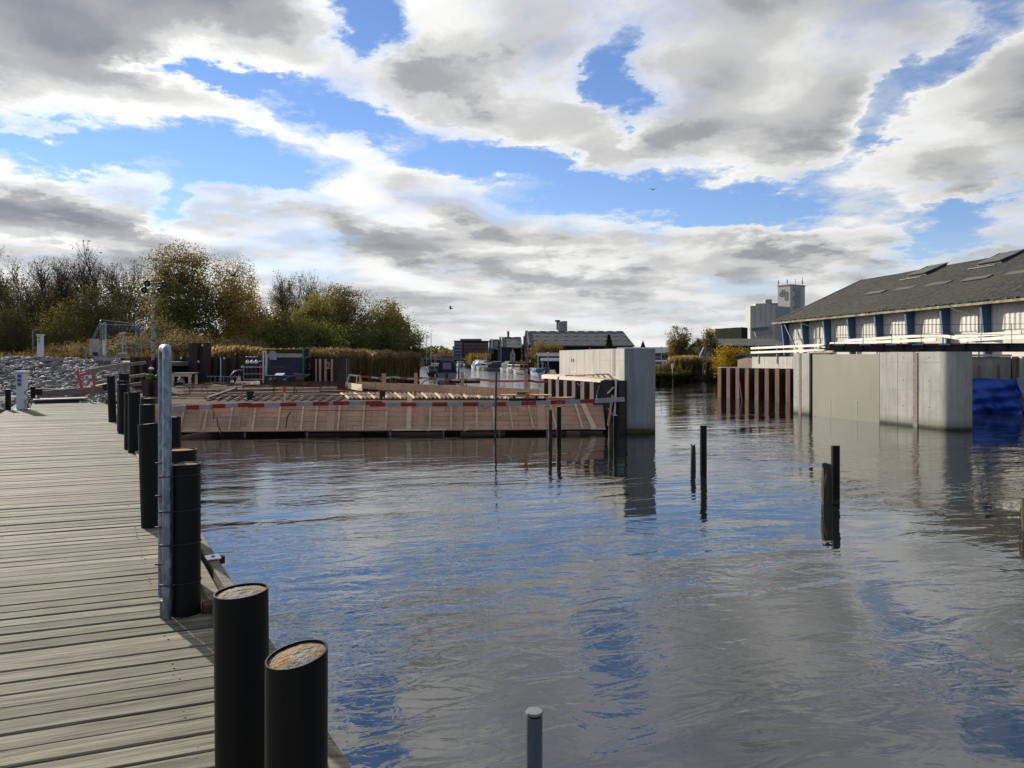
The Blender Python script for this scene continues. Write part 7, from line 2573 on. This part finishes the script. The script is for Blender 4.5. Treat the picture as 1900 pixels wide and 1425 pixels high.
# right bank
GR = 'trees of the right bank'
plant(leafy(hgt(606, 85, .75), 2.9, 0.12, 'brown', 140, 130, 59, 0.144, 0.33), 'russet tree on the right bank behind the boathouses', 1260, .75, 85, 'tree', 'russet_tree', 0, 1.0, GR)
plant(leafy(2.6, 1.9, 0.1, 'olive', 146, 60, 52, 0.130, 0.30), 'small olive bush at the right of the russet tree on the right bank', 1283, 1.2, 84, 'bush', 'olive_bush', 0, 1.0, GR)
plant(bare(6.2, 4, 141, 'brown', 1400), 'half bare brown tree beside the russet tree on the right bank', 1304, .75, 86, 'tree', 'bare_tree', 0, hgt(608, 86, .75) / 6.2, GR)
plant(leafy(hgt(640, 70, .6), 3.5, 0.0, 'gold', 142, 170, 63, 0.108, 0.34), 'bright golden bush behind the rusty sheet piles', 1358, .5, 70, 'bush', 'golden_bush', 0, 1.0, GR)
plant(leafy(hgt(634, 72, .8), 3.2, 0.0, 'brown', 147, 70, 38, 0.108, 0.40), 'brown thin bush at the right of the golden bush', 1383, .8, 72, 'bush', 'brown_bush', 1, 1.0, GR)
plant(leafy(hgt(632, 148, .8), 6.5, 0.0, 'brown', 143, 130, 59, 0.202, 0.60), 'brown bush in front of the largest boat shed', 1008, .8, 148, 'bush', 'brown_bush', 0, 1.0, GR)
plant(leafy(hgt(634, 150, .8), 4.5, 0.0, 'olive', 148, 100, 59, 0.202, 0.60), 'olive bush beside the brown one before the largest shed', 1026, .8, 150, 'bush', 'olive_bush', 0, 1.0, GR)
plant(leafy(hgt(657, 205, .8), 6.0, 0.0, 'gold', 144, 80, 52, 0.245, 0.70), 'yellow bush by the footbridge before the office block', 884, .8, 205, 'bush', 'golden_bush', 0, 1.0, GR)
plant(leafy(hgt(656, 200, .8), 6.0, 0.0, 'brown', 145, 80, 52, 0.245, 0.70), 'ochre bush at the right end of the footbridge', 913, .8, 200, 'bush', 'brown_bush', 0, 1.0, GR)
# conifer behind the left pier
D = 138
h_ = hgt(621, D, .8)
r_ = np.random.default_rng(9)
C = []
for k in range(2600):
    f = r_.uniform(0, 1) ** 0.7
    a = r_.uniform(0, 2 * math.pi)
    rad = (1 - f) * 1.75 * (0.55 + 0.45 * abs(math.sin(f * 22 + a))) * r_.uniform(0.5, 1) + 0.1
    C.append((math.cos(a) * rad, math.sin(a) * rad, 0.4 + f * (h_ - 0.5)))
V, Fq = quads_at(np.array(C), 0.38, None, seed=3)
tv, tf_ = tubes([[0, 0, -.2, 0, 0, h_ * .5, .14, .09], [0, 0, h_ * .5, 0, 0, h_, .09, .02]], 6)
plant((raw('trunk', tv, tf_, M['bark'], 'mesh'), raw('crown', V, Fq, LEAF['conifer'], 'mesh')), 'small dark conifer above the left concrete pier', 1130, .8, D, 'tree', 'conifer_tree', 0, 1.0, GR)


def reed_bed(name, label, path, width, n, hmin, hmax, base=0.0, seed=0, stem='reed', plume='plume', bw=0.045, cat='reeds', lean=0.18):
    r_ = np.random.default_rng(seed)
    path = np.array(path, float)
    seg = np.linalg.norm(np.diff(path, axis=0), axis=1)
    cum = np.concatenate([[0], np.cumsum(seg)])
    u_ = r_.uniform(0, cum[-1], n)
    i = np.clip(np.searchsorted(cum, u_) - 1, 0, len(seg) - 1)
    f = (u_ - cum[i]) / seg[i]
    p = path[i] + (path[i + 1] - path[i]) * f[:, None]
    d = (path[i + 1] - path[i]) / seg[i][:, None]
    nn = np.stack([-d[:, 1], d[:, 0]], axis=1)
    off = r_.uniform(min(0, width), max(0, width), n)
    xy = p + nn * off[:, None]
    wave = 0.5 + 0.5 * np.sin(u_ * 0.9) * np.sin(u_ * 0.37 + 1)
    h = r_.uniform(hmin, hmax, n) * (0.9 + 0.14 * wave)
    an = r_.uniform(0, 2 * math.pi, n)
    ln = r_.normal(size=(n, 2)) * lean * 0.5 + np.array([lean * 0.5, -lean * .2])
    b0 = np.column_stack([xy, np.full(n, base)])
    mid = b0 + np.column_stack([ln * 0.3, h * 0.55])
    top = b0 + np.column_stack([ln, h])
    side = np.column_stack([np.cos(an), np.sin(an), np.zeros(n)]) * bw
    V = np.concatenate([np.stack([b0 - side, b0 + side, mid + side * .8, mid - side * .8], 1), np.stack([mid - side * .8, mid + side * .8, top + side * .25, top - side * .25], 1)], 0)
    # leaves
    lv = []
    for k in range(2):
        a2 = r_.uniform(0, 2 * math.pi, n)
        dirv = np.column_stack([np.cos(a2), np.sin(a2), np.zeros(n)])
        st = b0 + (top - b0) * r_.uniform(0.3, 0.8, n)[:, None]
        en = st + dirv * r_.uniform(0.2, 0.5, n)[:, None] + np.array([0, 0, 1]) * r_.uniform(-.05, .35, n)[:, None]
        sd = np.column_stack([-np.sin(a2), np.cos(a2), np.zeros(n)]) * bw * 0.6
        lv.append(np.stack([st - sd, st + sd, en + sd * .2, en - sd * .2], 1))
    V = np.concatenate([V] + lv, 0).reshape(-1, 3)
    o = raw(name, V, np.arange(len(V)).reshape(-1, 4), LEAF[stem])
    tag(o, label, cat, kind='stuff')
    if plume:
        m_ = int(n * 0.85)
        tt = top[:m_]
        ld2 = np.column_stack([ln[:m_], np.full(m_, 0.5)])
        ld2 /= np.linalg.norm(ld2, axis=1, keepdims=True)
        pw = np.column_stack([np.cos(an[:m_]), np.sin(an[:m_]), np.zeros(m_)]) * 0.06
        pl_ = r_.uniform(0.25, 0.42, m_)[:, None]
        a0, a1, a2 = tt - ld2 * 0.08, tt + ld2 * pl_ * .45, tt + ld2 * pl_ + np.column_stack([ln[:m_] * .3, np.full(m_, -.05)])
        V2 = np.stack([a0, a1 + pw, a2, a1 - pw], 1)
        pw2 = np.column_stack([-np.sin(an[:m_]), np.cos(an[:m_]), np.zeros(m_)]) * 0.06
        V3 = np.stack([a0, a1 + pw2, a2, a1 - pw2], 1)
        V2 = np.concatenate([V2, V3], 0).reshape(-1, 3)
        raw('plumes', V2, np.arange(len(V2)).reshape(-1, 4), LEAF[plume], o)['kind'] = 'stuff'
    return o


reed_bed('reed_bed', 'dense dry reeds along the left shore of the channel', [(-20.5, 47.6), (-15.8, 48.4), (-13.0, 50.5), (-12.0, 56), (-11.8, 66), (-11.3, 76), (-10.7, 83.5), (-12.5, 88), (-16, 96)], 4.2, 17000, 2.55, 3.05, 0.05, 1)
reed_bed('reed_bed', 'golden reeds on the right bank behind the channel marker', [(18.5, 78.5), (21.5, 80), (23.5, 78.5), (22.5, 72)], 2.6, 4200, 1.7, 2.3, 0.3, 2)
reed_bed('bank_weeds', 'low green weeds covering the spit on the right bank', [(12.6, 66.8), (14.6, 68.0), (17.5, 74), (20.5, 80.5)], 4.0, 7000, 0.45, 0.95, 0.35, 3, 'grass', None, 0.09, 'weeds', 0.35)
reed_bed('bank_weeds', 'brown green weeds along the moored boats on the right bank', [(13.2, 74), (11.8, 88), (10.2, 105), (7.4, 125), (2.8, 155), (-3, 176)], -5.0, 5200, 0.6, 1.5, 0.6, 4, 'reed', None, 0.10, 'weeds', 0.3)
reed_bed('dry_grass', 'dry brown grass along the gravel yard on the left', [(-62, 52), (-45, 50), (-30, 50), (-22, 52)], 8.0, 7500, 0.35, 0.9, 2.15, 5, 'reed', None, 0.07, 'grass', 0.3)
reed_bed('bank_weeds', 'weeds at the foot of the golden bush on the right bank', [(15.6, 52.5), (18.5, 60), (21, 66), (24.5, 76)], -4.0, 3800, 0.5, 1.2, 0.5, 6, 'olive', None, 0.09, 'weeds', 0.3)
# undergrowth closing the wood at its foot
r_ = np.random.default_rng(31)
n = 30000
D_u = r_.uniform(84, 100, n)
pxu = r_.uniform(-60, 760, n)
hu = (4.8 + 1.4 * np.sin(pxu * 0.045) + 0.9 * np.sin(pxu * 0.13 + 1)) * r_.uniform(0, 1, n) ** 0.7
C = np.column_stack([(pxu - CX) / F_PX * D_u, D_u, 2.2 + hu])
V, Fq = quads_at(C, 0.42, None, seed=14)
tag(raw('undergrowth', V, Fq, LEAF['scrub']), 'dense brown undergrowth closing the foot of the wood', 'undergrowth', kind='stuff')
# hillside wood seen over the far roofs
r_ = np.random.default_rng(12)
n = 5200
x = r_.uniform(-170, 60, n)
C = np.column_stack([x, r_.uniform(700, 760, n), r_.uniform(0, 1, n) ** 0.8 * (10.5 + 3.0 * np.sin(x * 0.06) + 1.5 * np.sin(x * .23) - np.maximum(0, x + 70) * 0.05) + 1])
V, Fq = quads_at(C, 3.2, None, seed=4)
o = raw('distant_wood', V, Fq, LEAF['green'])
tag(o, 'distant dark wood on the low hills beyond the bridge', 'wood', kind='stuff')

# ------------------------------------------------------------------ rubble slope
emb = [(-60, 28.6, -0.4), (-15.2, 28.8, -0.4), (-15.6, 33.0, 1.0), (-22.5, 41.5, 2.28), (-26, 43, 2.45), (-60, 43, 3.2)]
b = MB()
b.add([emb[0], emb[1], emb[2], emb[3], emb[4], emb[5]], [(0, 1, 2, 3), (0, 3, 4, 5)])
tag(b.build('embankment', M['gravel']), kind='structure')
tag(MB().slab([(-60, 42.6, 2.7), (-26, 42.6, 2.42), (-21.8, 41, 2.30), (-20.5, 46.2, 2.32), (-24, 50, 2.34), (-60, 52, 2.7)], (0, 0, 1), 0.25).build('gravel_path', M['gravel']), kind='structure')
r_ = np.random.default_rng(77)
ico_v = []
ph = (1 + 5 ** .5) / 2
for s1 in (-1, 1):
    for s2 in (-1, 1):
        ico_v += [(0, s1, s2 * ph), (s1, s2 * ph, 0), (s2 * ph, 0, s1)]
ico_v = np.array(ico_v, float)
ico_v /= np.linalg.norm(ico_v[0])
bmx = bmesh.new()
for v in ico_v:
    bmx.verts.new(v)
res = bmesh.ops.convex_hull(bmx, input=bmx.verts[:])
bmx.verts.ensure_lookup_table()
bmx.verts.index_update()
ico_f = np.array([[v.index for v in f.verts] for f in bmx.faces if len(f.verts) == 3])
ico_v = np.array([v.co[:] for v in bmx.verts])
bmx.free()
pts = []
while len(pts) < 7600:
    y = r_.uniform(28.6, 42.4)
    xr = np.interp(y, [28.6, 33, 41.5, 42.4], [-15.4, -15.9, -22.7, -25])
    x = xr - abs(r_.exponential(11))
    if x < -46:
        continue
    zl = np.interp(y, [28.6, 43], [-0.4, 3.05])
    zr = np.interp(y, [28.8, 33, 41.5, 43], [-0.4, 1.0, 2.28, 2.4])
    k = np.clip((xr - x) / 14, 0, 1)
    pts.append((x, y, zr * (1 - k) + zl * k + r_.uniform(-0.04, 0.10) + 0.06 * math.sin(x * 1.3) * math.sin(y * 1.7)))
pts = np.array(pts)
n = len(pts)
sc = r_.uniform(0.09, 0.19, (n, 1)) * r_.uniform(0.6, 1.25, (n, 3)) * np.array([[1.15, 1.0, 0.75]])
V = ico_v[None] * (1 + r_.uniform(-.22, .22, (n, len(ico_v), 1)))
an = r_.uniform(0, 2 * math.pi, n)
V = V * sc[:, None, :]
ca, sa = np.cos(an)[:, None], np.sin(an)[:, None]
V = np.stack([V[:, :, 0] * ca - V[:, :, 1] * sa, V[:, :, 0] * sa + V[:, :, 1] * ca, V[:, :, 2] + V[:, :, 0] * r_.uniform(-.4, .4, (n, 1))], axis=2) + pts[:, None, :]
Fq = (ico_f[None] + (np.arange(n) * len(ico_v))[:, None, None]).reshape(-1, 3)
m, t, bs = base_mat('granite_rubble_mixed')
g = t.node('ShaderNodeNewGeometry')
c = t.ramp(g.outputs['Random Per Island'], [(0, (0.30, 0.29, 0.285)), (0.2, (0.22, 0.215, 0.215)), (0.4, (0.36, 0.345, 0.33)), (0.6, (0.27, 0.25, 0.24)), (0.8, (0.42, 0.40, 0.385)), (0.93, (0.34, 0.27, 0.24))], 'CONSTANT')
nz_, _ = t.noise(g.outputs['Position'], 9, 5, .65)
t.put(bs.inputs['Base Color'], t.vmath('SCALE', c, scale=t.maprange(nz_, .3, .7, .36, .82)))
bs.inputs['Roughness'].default_value = 0.85
o = raw('rubble', V.reshape(-1, 3), Fq, m)
tag(o, 'heap of grey broken granite rubble on the left embankment', 'rubble', kind='stuff')

# ------------------------------------------------------------------ things on the left bank and at the end of the walk


def pedestal(label, p, h, w, blue=True):
    t = thing('service_pedestal', label, 'pedestal', p)
    b = MB()
    k = w / 2
    poly = [(-k, -k * .75), (-k * .75, -k), (k * .75, -k), (k, -k * .75), (k, k * .75), (k * .75, k), (-k * .75, k), (-k, k * .75)]
    b.prism([(p.x + x, p.y + y) for x, y in poly], p.z, p.z + h * 0.95)
    b.build('column', pm('pedestal_white', (0.66, 0.68, 0.70), (0.58, 0.60, 0.62), 0.5, scale=1.5, rnd=0), t)
    MB().prism([(p.x + x * 1.35, p.y + y * 1.35) for x, y in poly], p.z + h * 0.95, p.z + h).build('cap', M['white'], t, bevel=0.01)
    if blue:
        for j in range(3):
            MB().box((p.x, p.y - k - 0.01, p.z + h * (0.87 - 0.105 * j)), (w * 0.42, 0.03, h * 0.075)).build('socket_flap', pm('socket_blue', (0.03, 0.10, 0.36), None, 0.4), t)
    else:
        for j in range(2):
            MB().box((p.x, p.y - k - 0.01, p.z + h * (0.84 - 0.15 * j)), (w * 0.42, 0.03, h * 0.08)).build('socket_flap', M['silo2'], t)
    MB().box((p.x, p.y, p.z + 0.01), (w * 1.5, w * 1.4, 0.02)).build('base_plate', M['galv'], t)
    return t


p = on(41, 760, DECK_Z)
pedestal('white power pedestal with three blue flaps at the end of the boardwalk', p, 1.30, 0.26)
# coiled hose and cable at its foot
b = MB()
pts = [Vector((p.x + 0.20 + 0.06 * math.cos(a), p.y - 0.05 + 0.05 * math.sin(a), p.z + 0.75 - 0.05 * a)) for a in np.linspace(0, 12, 30)]
b.tube(pts, 0.014, 6)
pts = [Vector((p.x + 0.30 + 0.10 * math.cos(a * 1.1), p.y - 0.05 + 0.05 * math.sin(a), p.z + 0.22 + 0.17 * math.sin(a * 1.3))) for a in np.linspace(0, 15, 36)]
b.tube(pts, 0.012, 6)
tag(b.build('hose_coil', pm('brown_hose', (0.16, 0.085, 0.055), (0.10, 0.10, 0.05), 0.7, scale=6), smooth=True), 'tangled brown hose hanging on the near power pedestal', 'hose')
pedestal('smaller white pedestal standing on top of the rubble slope', at(75, 663, 41.5), 1.33, 0.26, False)
# black posts left and right of it
for k, (px, py, yt, lab) in enumerate(((15, 766, 722, 'black post left of the near power pedestal'), (61, 750, 717, 'black post right of the near power pedestal'))):
    q = on(px, py, 0.7)
    tag(MB().cyl((q.x, q.y, -1), CAM_Z - (yt - HY) / F_PX * q.y + 1, 0.085, 14).build('mooring_pile', M['black_pile'], smooth=True), lab, 'pile')
# grey boat under cover at the left edge
q = on(2, 757, 0)
t_ = thing('covered_boat', 'pale grey boat under a cover at the left picture edge', 'boat', (q.x - 1.5, 28.0, 0))
bm_ = MB()
n, L_ = 10, 5.2
vs_, fs = [], []
for i in range(n + 1):
    f = i / n
    w = 1.05 * (1 - max(0, (f - .5) / .5) ** 2 * .96)
    for a, z in ((-1, 1.15 + .1 * f), (-.8, 0.35), (0, -.1), (.8, .35), (1, 1.15 + .1 * f)):
        vs_.append((q.x - 2.2 + L_ * f * 0.62, 28.3 + w * a - 0.5 * f, z))
for i in range(n):
    for j in range(4):
        k = i * 5 + j
        fs.append((k, k + 1, k + 6, k + 5))
bm_.add(vs_, fs)
bm_.build('hull', M['gel_grey'], t_, smooth=True)
vs_, fs = [], []
for i in range(n + 1):
    f = i / n
    w = 1.08 * (1 - max(0, (f - .5) / .5) ** 2 * .96)
    for a in (-1, -.5, 0, .5, 1):
        vs_.append((q.x - 2.2 + L_ * f * 0.62, 28.3 + w * a - 0.5 * f, 1.18 + .1 * f + 0.25 * (1 - a * a)))
for i in range(n):
    for j in range(4):
        k = i * 5 + j
        fs.append((k, k + 5, k + 6, k + 1))
MB().add(vs_, fs).build('cover', pm('weathered_grey_cover', (0.27, 0.27, 0.26), (0.20, 0.20, 0.19), 0.7, scale=3), t_, smooth=True)
# dark floating pontoon across the end of the walk
pA, pB = at(60, 743.5, 27.6), at(143, 741.5, 28.6)
t_ = thing('pontoon', 'dark floating pontoon with pale top edge behind the boardwalk end', 'pontoon', (pA.x, pA.y, 0))
MB().bar((pA.x, pA.y, 0.70), (pB.x, pB.y, 0.70), 0.9, 0.42).build('float', M['hull_dark'], t_, bevel=0.03)
MB().bar((pA.x + .1, pA.y - .1, 0.93), (pB.x + .5, pB.y - .1, 0.95), 0.75, 0.05).build('deck_board', M['grey_wood'], t_)
MB().tube([at(142, 743, 28.2), at(150, 740, 28.2), at(158, 742, 28.1), at(168, 744.5, 28.0)], 0.03, 8).build('blue_pipe', pm('blue_pipe', (0.05, 0.16, 0.34), None, 0.5), t_, smooth=True)
# long dark sleepers below the rubble
for k, (a, c) in enumerate((((80, 731), (190, 722)), ((150, 727), (205, 716)), ((60, 727), (150, 727.5)))):
    tag(MB().bar(at(*a, 29.4 + .5 * k), at(*c, 30.2 + .5 * k), 0.3, 0.28).build('sleeper', M['dark_wood' if k else 'grey_wood']), ['long grey sleeper along the foot of the rubble', 'dark sleeper slanting up beside the red markers', 'dark sleeper behind the floating pontoon'][k], 'sleeper', 'sleepers at the foot of the rubble')
# red and white marker boards
for k, (a, c, lab) in enumerate((((153, 725), (143.5, 688), 'left red marker board leaning before the rubble'), ((171.5, 722), (165, 689), 'right red and white marker board leaning before the rubble'))):
    A, B = at(*a, 29.0), at(*c, 29.3)
    t_ = thing('marker_board', lab, 'marker', A, 'red and white marker boards')
    nb = 3 if k == 0 else 5
    for j in range(nb):
        red = True if k == 0 else j % 2 == 0
        MB().bar(A.lerp(B, j / nb), A.lerp(B, (j + 1) / nb - .01), 0.11, 0.03, up=(0, 1, 0)).build('red_band' if red else 'white_band', pm('signal_red', (0.62, 0.02, 0.03), None, 0.4) if red else M['white'], t_)
tag(MB().bar(at(149, 697, 29.2), at(166, 690, 29.2), 0.03, 0.05).build('cross_bar', MATS['signal_red']), 'red bar joining the two marker boards', 'bar')
# weathered timber hand rail
t_ = thing('timber_rail', 'weathered timber handrail between the rubble and the site', 'railing', at(172, 735, 30))
MB().bar(at(173, 733, 29.5), at(173, 684, 29.5), 0.16, 0.06, up=(0, 1, 0)).build('post', M['grey_wood'], t_)
MB().bar(at(167, 687.5, 29.6), at(232, 676, 31.0), 0.05, 0.16).build('rail', M['grey_wood'], t_)
MB().bar(at(228, 677.5, 30.4), at(271, 673, 31.2), 0.05, 0.14).build('rail', M['grey_wood'], t_)
MB().bar(at(238, 700, 30.4), at(271, 695, 31.2), 0.05, 0.13).build('rail', M['grey_wood'], t_)
MB().bar(at(236, 716, 30.4), at(262, 711.5, 31.2), 0.05, 0.15).build('rail', M['grey_wood'], t_)
MB().bar(at(238, 722, 30.2), at(231, 678, 30.5), 0.15, 0.06, up=(0, 1, 0)).build('post', M['grey_wood'], t_)
MB().bar(at(172, 712, 29.6), at(200, 706, 30.3), 0.05, 0.13).build('rail', M['grey_wood'], t_)
# black barrel-like piles in the corner
for k, (px, yt) in enumerate(((216, 697), (224, 694))):
    pass
# yellow and green bundle on the low sheet piles
c_ = at(287, 694, 30)
t_ = thing('net_bundle', 'yellow and green bundled net with white top beside the steel hoop', 'bundle', c_)
rr = random.Random(4)
for k in range(7):
    c2 = c_ + Vector((rr.uniform(-.28, .28), rr.uniform(-.1, .1), rr.uniform(-.25, .16)))
    MB().lathe([(0.05, -.1), (0.15, -.05), (0.16, .05), (0.05, .11)], c2, 8).build('bundle_fold', pm('net_yellow', (0.32, 0.20, 0.02), (0.10, 0.09, 0.02), 0.8, scale=9) if k % 3 else pm('net_green', (0.04, 0.16, 0.05), None, 0.8), t_)
MB().lathe([(0.02, 0), (0.12, .03), (0.08, .09), (0.01, .11)], c_ + Vector((-.12, -.05, .18)), 8).build('white_top', M['white'], t_)

# ------------------------------------------------------------------ mesh fence panels on feet
def mesh_panel(label, A, B, h, tag_blue=True):
    """A, B foot points; panel of tubes with wire infill"""
    A, B = Vector(A), Vector(B)
    t = thing('mesh_fence_panel', label, 'fence', A, 'galvanized mesh fence panels')
    up = Vector((0, 0, h))
    d = (B - A).normalized()
    MB().tube([A + Vector((0, 0, .1)), A + up * 0.97, A + up + d * .08, B + up - d * .08, B + up * 0.97, B + Vector((0, 0, .1))], 0.021, 8).build('frame', M['galv'], t, smooth=True)
    MB().tube([A + Vector((0, 0, .15)), B + Vector((0, 0, .15))], 0.016, 6).build('bottom_tube', M['galv'], t)
    b = MB()
    L_ = (B - A).length
    k = 0.1
    while k < L_:
        q = A + d * k
        b.tube([q + Vector((0, 0, .15)), q + up], 0.0022, 3, caps=False)
        k += 0.14
    for z in (0.5, 0.95, 1.4, 1.8):
        b.tube([A + Vector((0, 0, z)), B + Vector((0, 0, z))], 0.0025, 3, caps=False)
    o = b.build('wire_mesh', M['galv'], t)
    o['kind'] = 'stuff'
    MB().box(A + Vector((0, 0, .06)), (0.6, 0.22, 0.12)).build('foot', M['concrete2'], t)
    if tag_blue:
        MB().box(B + up - d * .22 - Vector((0, 0.02, .22)), (0.26, 0.02, 0.16)).build('blue_tag', pm('tag_blue', (0.03, 0.14, 0.5), None, 0.5), t)
    return t


DF = 41.0
gz = 2.42
mesh_panel('upper mesh fence panel with blue tag, farther back', at(186, 666, DF) * 1.0, Vector((at(252, 664, DF + 3).x, DF + 3.0, gz)), CAM_Z - (596 - HY) / F_PX * DF - gz)
mesh_panel('front mesh fence panel with blue tag turned to the camera', Vector((at(197, 660, DF - 1).x, DF - 1, gz)), Vector((at(262, 660, DF + 1).x, DF + 1, gz)), CAM_Z - (600 - HY) / F_PX * DF - gz - .1)
mesh_panel('edge on mesh fence panel in the middle of the three', Vector((at(189, 660, DF + 1.5).x, DF + 1.5, gz)), Vector((at(196, 660, DF - .9).x, DF - .9, gz)), CAM_Z - (600 - HY) / F_PX * DF - gz, False)
t_ = thing('fence_brace', 'pair of slanting steel braces propping the mesh fence', 'brace', at(155, 664, DF))
for k in range(2):
    MB().tube([at(154 + 4 * k, 663, DF - .5 * k), at(186 + 3 * k, 597, DF)], 0.022, 6).build('strut', M['galv'], t_)
MB().tube([at(154, 662, DF), at(240, 661, DF)], 0.022, 6).build('sill', M['galv'], t_)
# cabinets behind the fence
t_ = thing('site_cabinet', 'pale plastic site cabinet behind the slanting fence brace', 'cabinet', at(175, 660, DF + .6))
MB().box(at(175, 644, DF + .6), (0.42, 0.3, 0.95)).build('body', pm('cabinet_pale', (0.46, 0.45, 0.41), None, 0.6), t_, bevel=0.02)
MB().box(at(175, 646, DF + .42), (0.40, 0.02, 0.03)).build('seam', M['silo2'], t_)
MB().box(at(177, 657, DF + .4), (0.28, 0.1, 0.22)).build('black_bag', M['plastic_black'], t_)
tag(MB().box(at(193, 645, DF - 1.3), (0.13, 0.05, 0.85)).build('white_plank', M['white']), 'narrow white board standing behind the front fence panel', 'board')
t_ = thing('light_stand', 'white box lamps stacked on a thin stand behind the fence', 'stand', at(229, 660, DF + .2))
for px, py, w_, h_, tl in ((227, 618.5, 0.30, 0.14, -.2), (228.5, 637.5, 0.20, 0.14, 0), (227, 655.5, 0.42, 0.12, -.12)):
    MB().box(at(px, py, DF + .2), (w_, 0.14, h_), ry=tl).build('lamp_box', M['render_white'], t_)
MB().bar(at(228, 657, DF + .25), at(228, 620, DF + .25), 0.05, 0.05).build('pole', M['alu'], t_)
MB().bar(at(234, 660, DF + .25), at(234, 622, DF + .25), 0.03, 0.03).build('pole', M['alu'], t_)
# timber rail on the far side
t_ = thing('timber_rail', 'grey timber rail behind the mesh fence panels', 'railing', at(258, 650, 47))
MB().bar(at(250, 632, 46), at(300, 641, 48), 0.05, 0.16).build('rail', M['grey_wood'], t_)
for px in (270, 298):
    MB().bar(at(px, 655, 47), at(px, 628, 47), 0.08, 0.08).build('post', M['grey_wood'], t_)
tag(MB().box(at(97, 667, 40.3), (1.0, 0.5, 0.16)).build('concrete_slab', M['concrete2']), 'flat concrete lid lying on top of the rubble', 'slab')
tag(MB().box(at(195, 666.5, 40.2), (0.9, 0.4, 0.14)).build('concrete_block', M['concrete2']), 'concrete foot block lying below the mesh fence', 'block')
# thin street lamp far left
p = at(61, 655, 55)
t_ = thing('street_lamp', 'thin grey street lamp with short arm left of the wood', 'lamp', p)
MB().tube([(p.x, p.y, 2.2), (p.x, p.y, CAM_Z - (613 - HY) / F_PX * 55), (p.x + .35, p.y, CAM_Z - (612 - HY) / F_PX * 55)], 0.035, 6).build('pole', M['galv'], t_)
MB().box((p.x + .25, p.y, CAM_Z - (612 - HY) / F_PX * 55), (.35, .1, .06)).build('head', M['galv'], t_)

# ------------------------------------------------------------------ floodlight mast with four round lamps
DM = 42.0
p = at(284, 690, DM)
t_ = thing('floodlight_mast', 'tall steel floodlight mast with four black round lamps', 'mast', (p.x, DM, 1.0))
zt_ = CAM_Z - (525 - HY) / F_PX * DM
zm = CAM_Z - (605 - HY) / F_PX * DM
MB().cyl((p.x, DM, 1.0), zm - 1.0, 0.085, 12).build('lower_tube', M['galv'], t_, smooth=True)
MB().cyl((p.x, DM, zm), zt_ - zm, 0.055, 10).build('upper_tube', M['galv'], t_, smooth=True)
for py in (545, 575, 600, 632, 655):
    MB().cyl((p.x, DM, CAM_Z - (py - HY) / F_PX * DM), 0.06, 0.10, 10).build('collar', M['steel_black'], t_)
MB().bar((p.x - .55, DM, zt_ - .05), (p.x + .75, DM, zt_ - .05), 0.06, 0.06).build('cross_arm', M['steel_black'], t_)
for px, py in ((273.5, 525.5), (268.5, 538), (306, 527.5), (299, 538.5)):
    c_ = at(px, py, DM - .15)
    l_ = MB().tube([c_ + Vector((0, .16, .06)), c_ + Vector((0, .06, .03)), c_ + Vector((0, -.02, 0)), c_ + Vector((0, -.06, -.015))], [0.06, 0.15, 0.19, 0.185], 16).build('lamp', M['plastic_black'], t_, smooth=True)
    MB().tube([c_ + Vector((0, -.062, -.016)), c_ + Vector((0, -.07, -.018))], [0.06, 0.055], 10).build('lens', M['gel_grey'], l_)
    MB().bar(c_ + Vector((0, .05, .1)), Vector((c_.x, DM, zt_ - .05)), 0.04, 0.04).build('lamp_bracket', M['steel_black'], t_)
MB().box((p.x + .02, DM, 1.1), (0.4, 0.4, 0.2)).build('base', M['rust'], t_)

# ------------------------------------------------------------------ two birds


def bird(label, c, span, flap, body_len, heading, mat):
    b = MB()
    # one continuous body with two swept wings
    n = 8
    prof = [(-.5, .02), (-.35, .10), (-.1, .16), (.15, .15), (.3, .09), (.4, .10), (.46, .07), (.56, .01)]
    vs_, fs = [], []
    for x, r in prof:
        for k in range(n):
            a = 2 * math.pi * k / n
            vs_.append((x * body_len, r * body_len * math.cos(a), r * body_len * math.sin(a) * .85))
    for i in range(len(prof) - 1):
        for k in range(n):
            a_, b_ = i * n + k, i * n + (k + 1) % n
            fs.append((a_, b_, b_ + n, a_ + n))
    for sgn in (-1, 1):
        o = len(vs_)
        st = [(0.0, 0.2, 0.0, .30), (.35, .22, flap * .5, .30), (.7, .08, flap * .75, .22), (1.0, -.15, flap * .6, .03)]
        for f, xo, zz, ch in st:
            y = sgn * f * span / 2
            vs_ += [(xo * body_len + ch * body_len * .5, y, zz), (xo * body_len - ch * body_len * .6, y, zz - .005), (xo * body_len, y, zz + .02)]
        for i in range(3):
            for j, k in ((0, 2), (2, 1), (1, 0)):
                fs.append((o + i * 3 + j, o + (i + 1) * 3 + j, o + (i + 1) * 3 + k, o + i * 3 + k))
    o = len(vs_)
    vs_ += [(-.45 * body_len, -.03, 0), (-.45 * body_len, .03, 0), (-.75 * body_len, .1 * body_len, .01), (-.75 * body_len, -.1 * body_len, .01)]
    fs.append((o, o + 1, o + 2, o + 3))
    b.add(vs_, fs)
    me = b.mesh('bird')
    me.materials.append(mat)
    o = bpy.data.objects.new('bird', me)
    col.objects.link(o)
    o.location = c
    o.rotation_euler = (0, 0, heading)
    tag(o, label, 'bird', 'birds in the sky')


M['bird_dark'] = pm('dark_plumage', (0.02, 0.02, 0.022), None, 0.8)
M['bird_grey'] = pm('grey_plumage', (0.12, 0.12, 0.13), (0.03, 0.03, 0.035), 0.8)
bird('dark bird with raised wing low above the channel', at(837, 572.5, 70), 0.55, 0.32, 0.42, 2.9, M['bird_dark'])
bird('gull gliding with spread wings high in the blue gap', at(1212, 351.5, 90), 1.15, 0.12, 0.5, 1.9, M['bird_grey'])
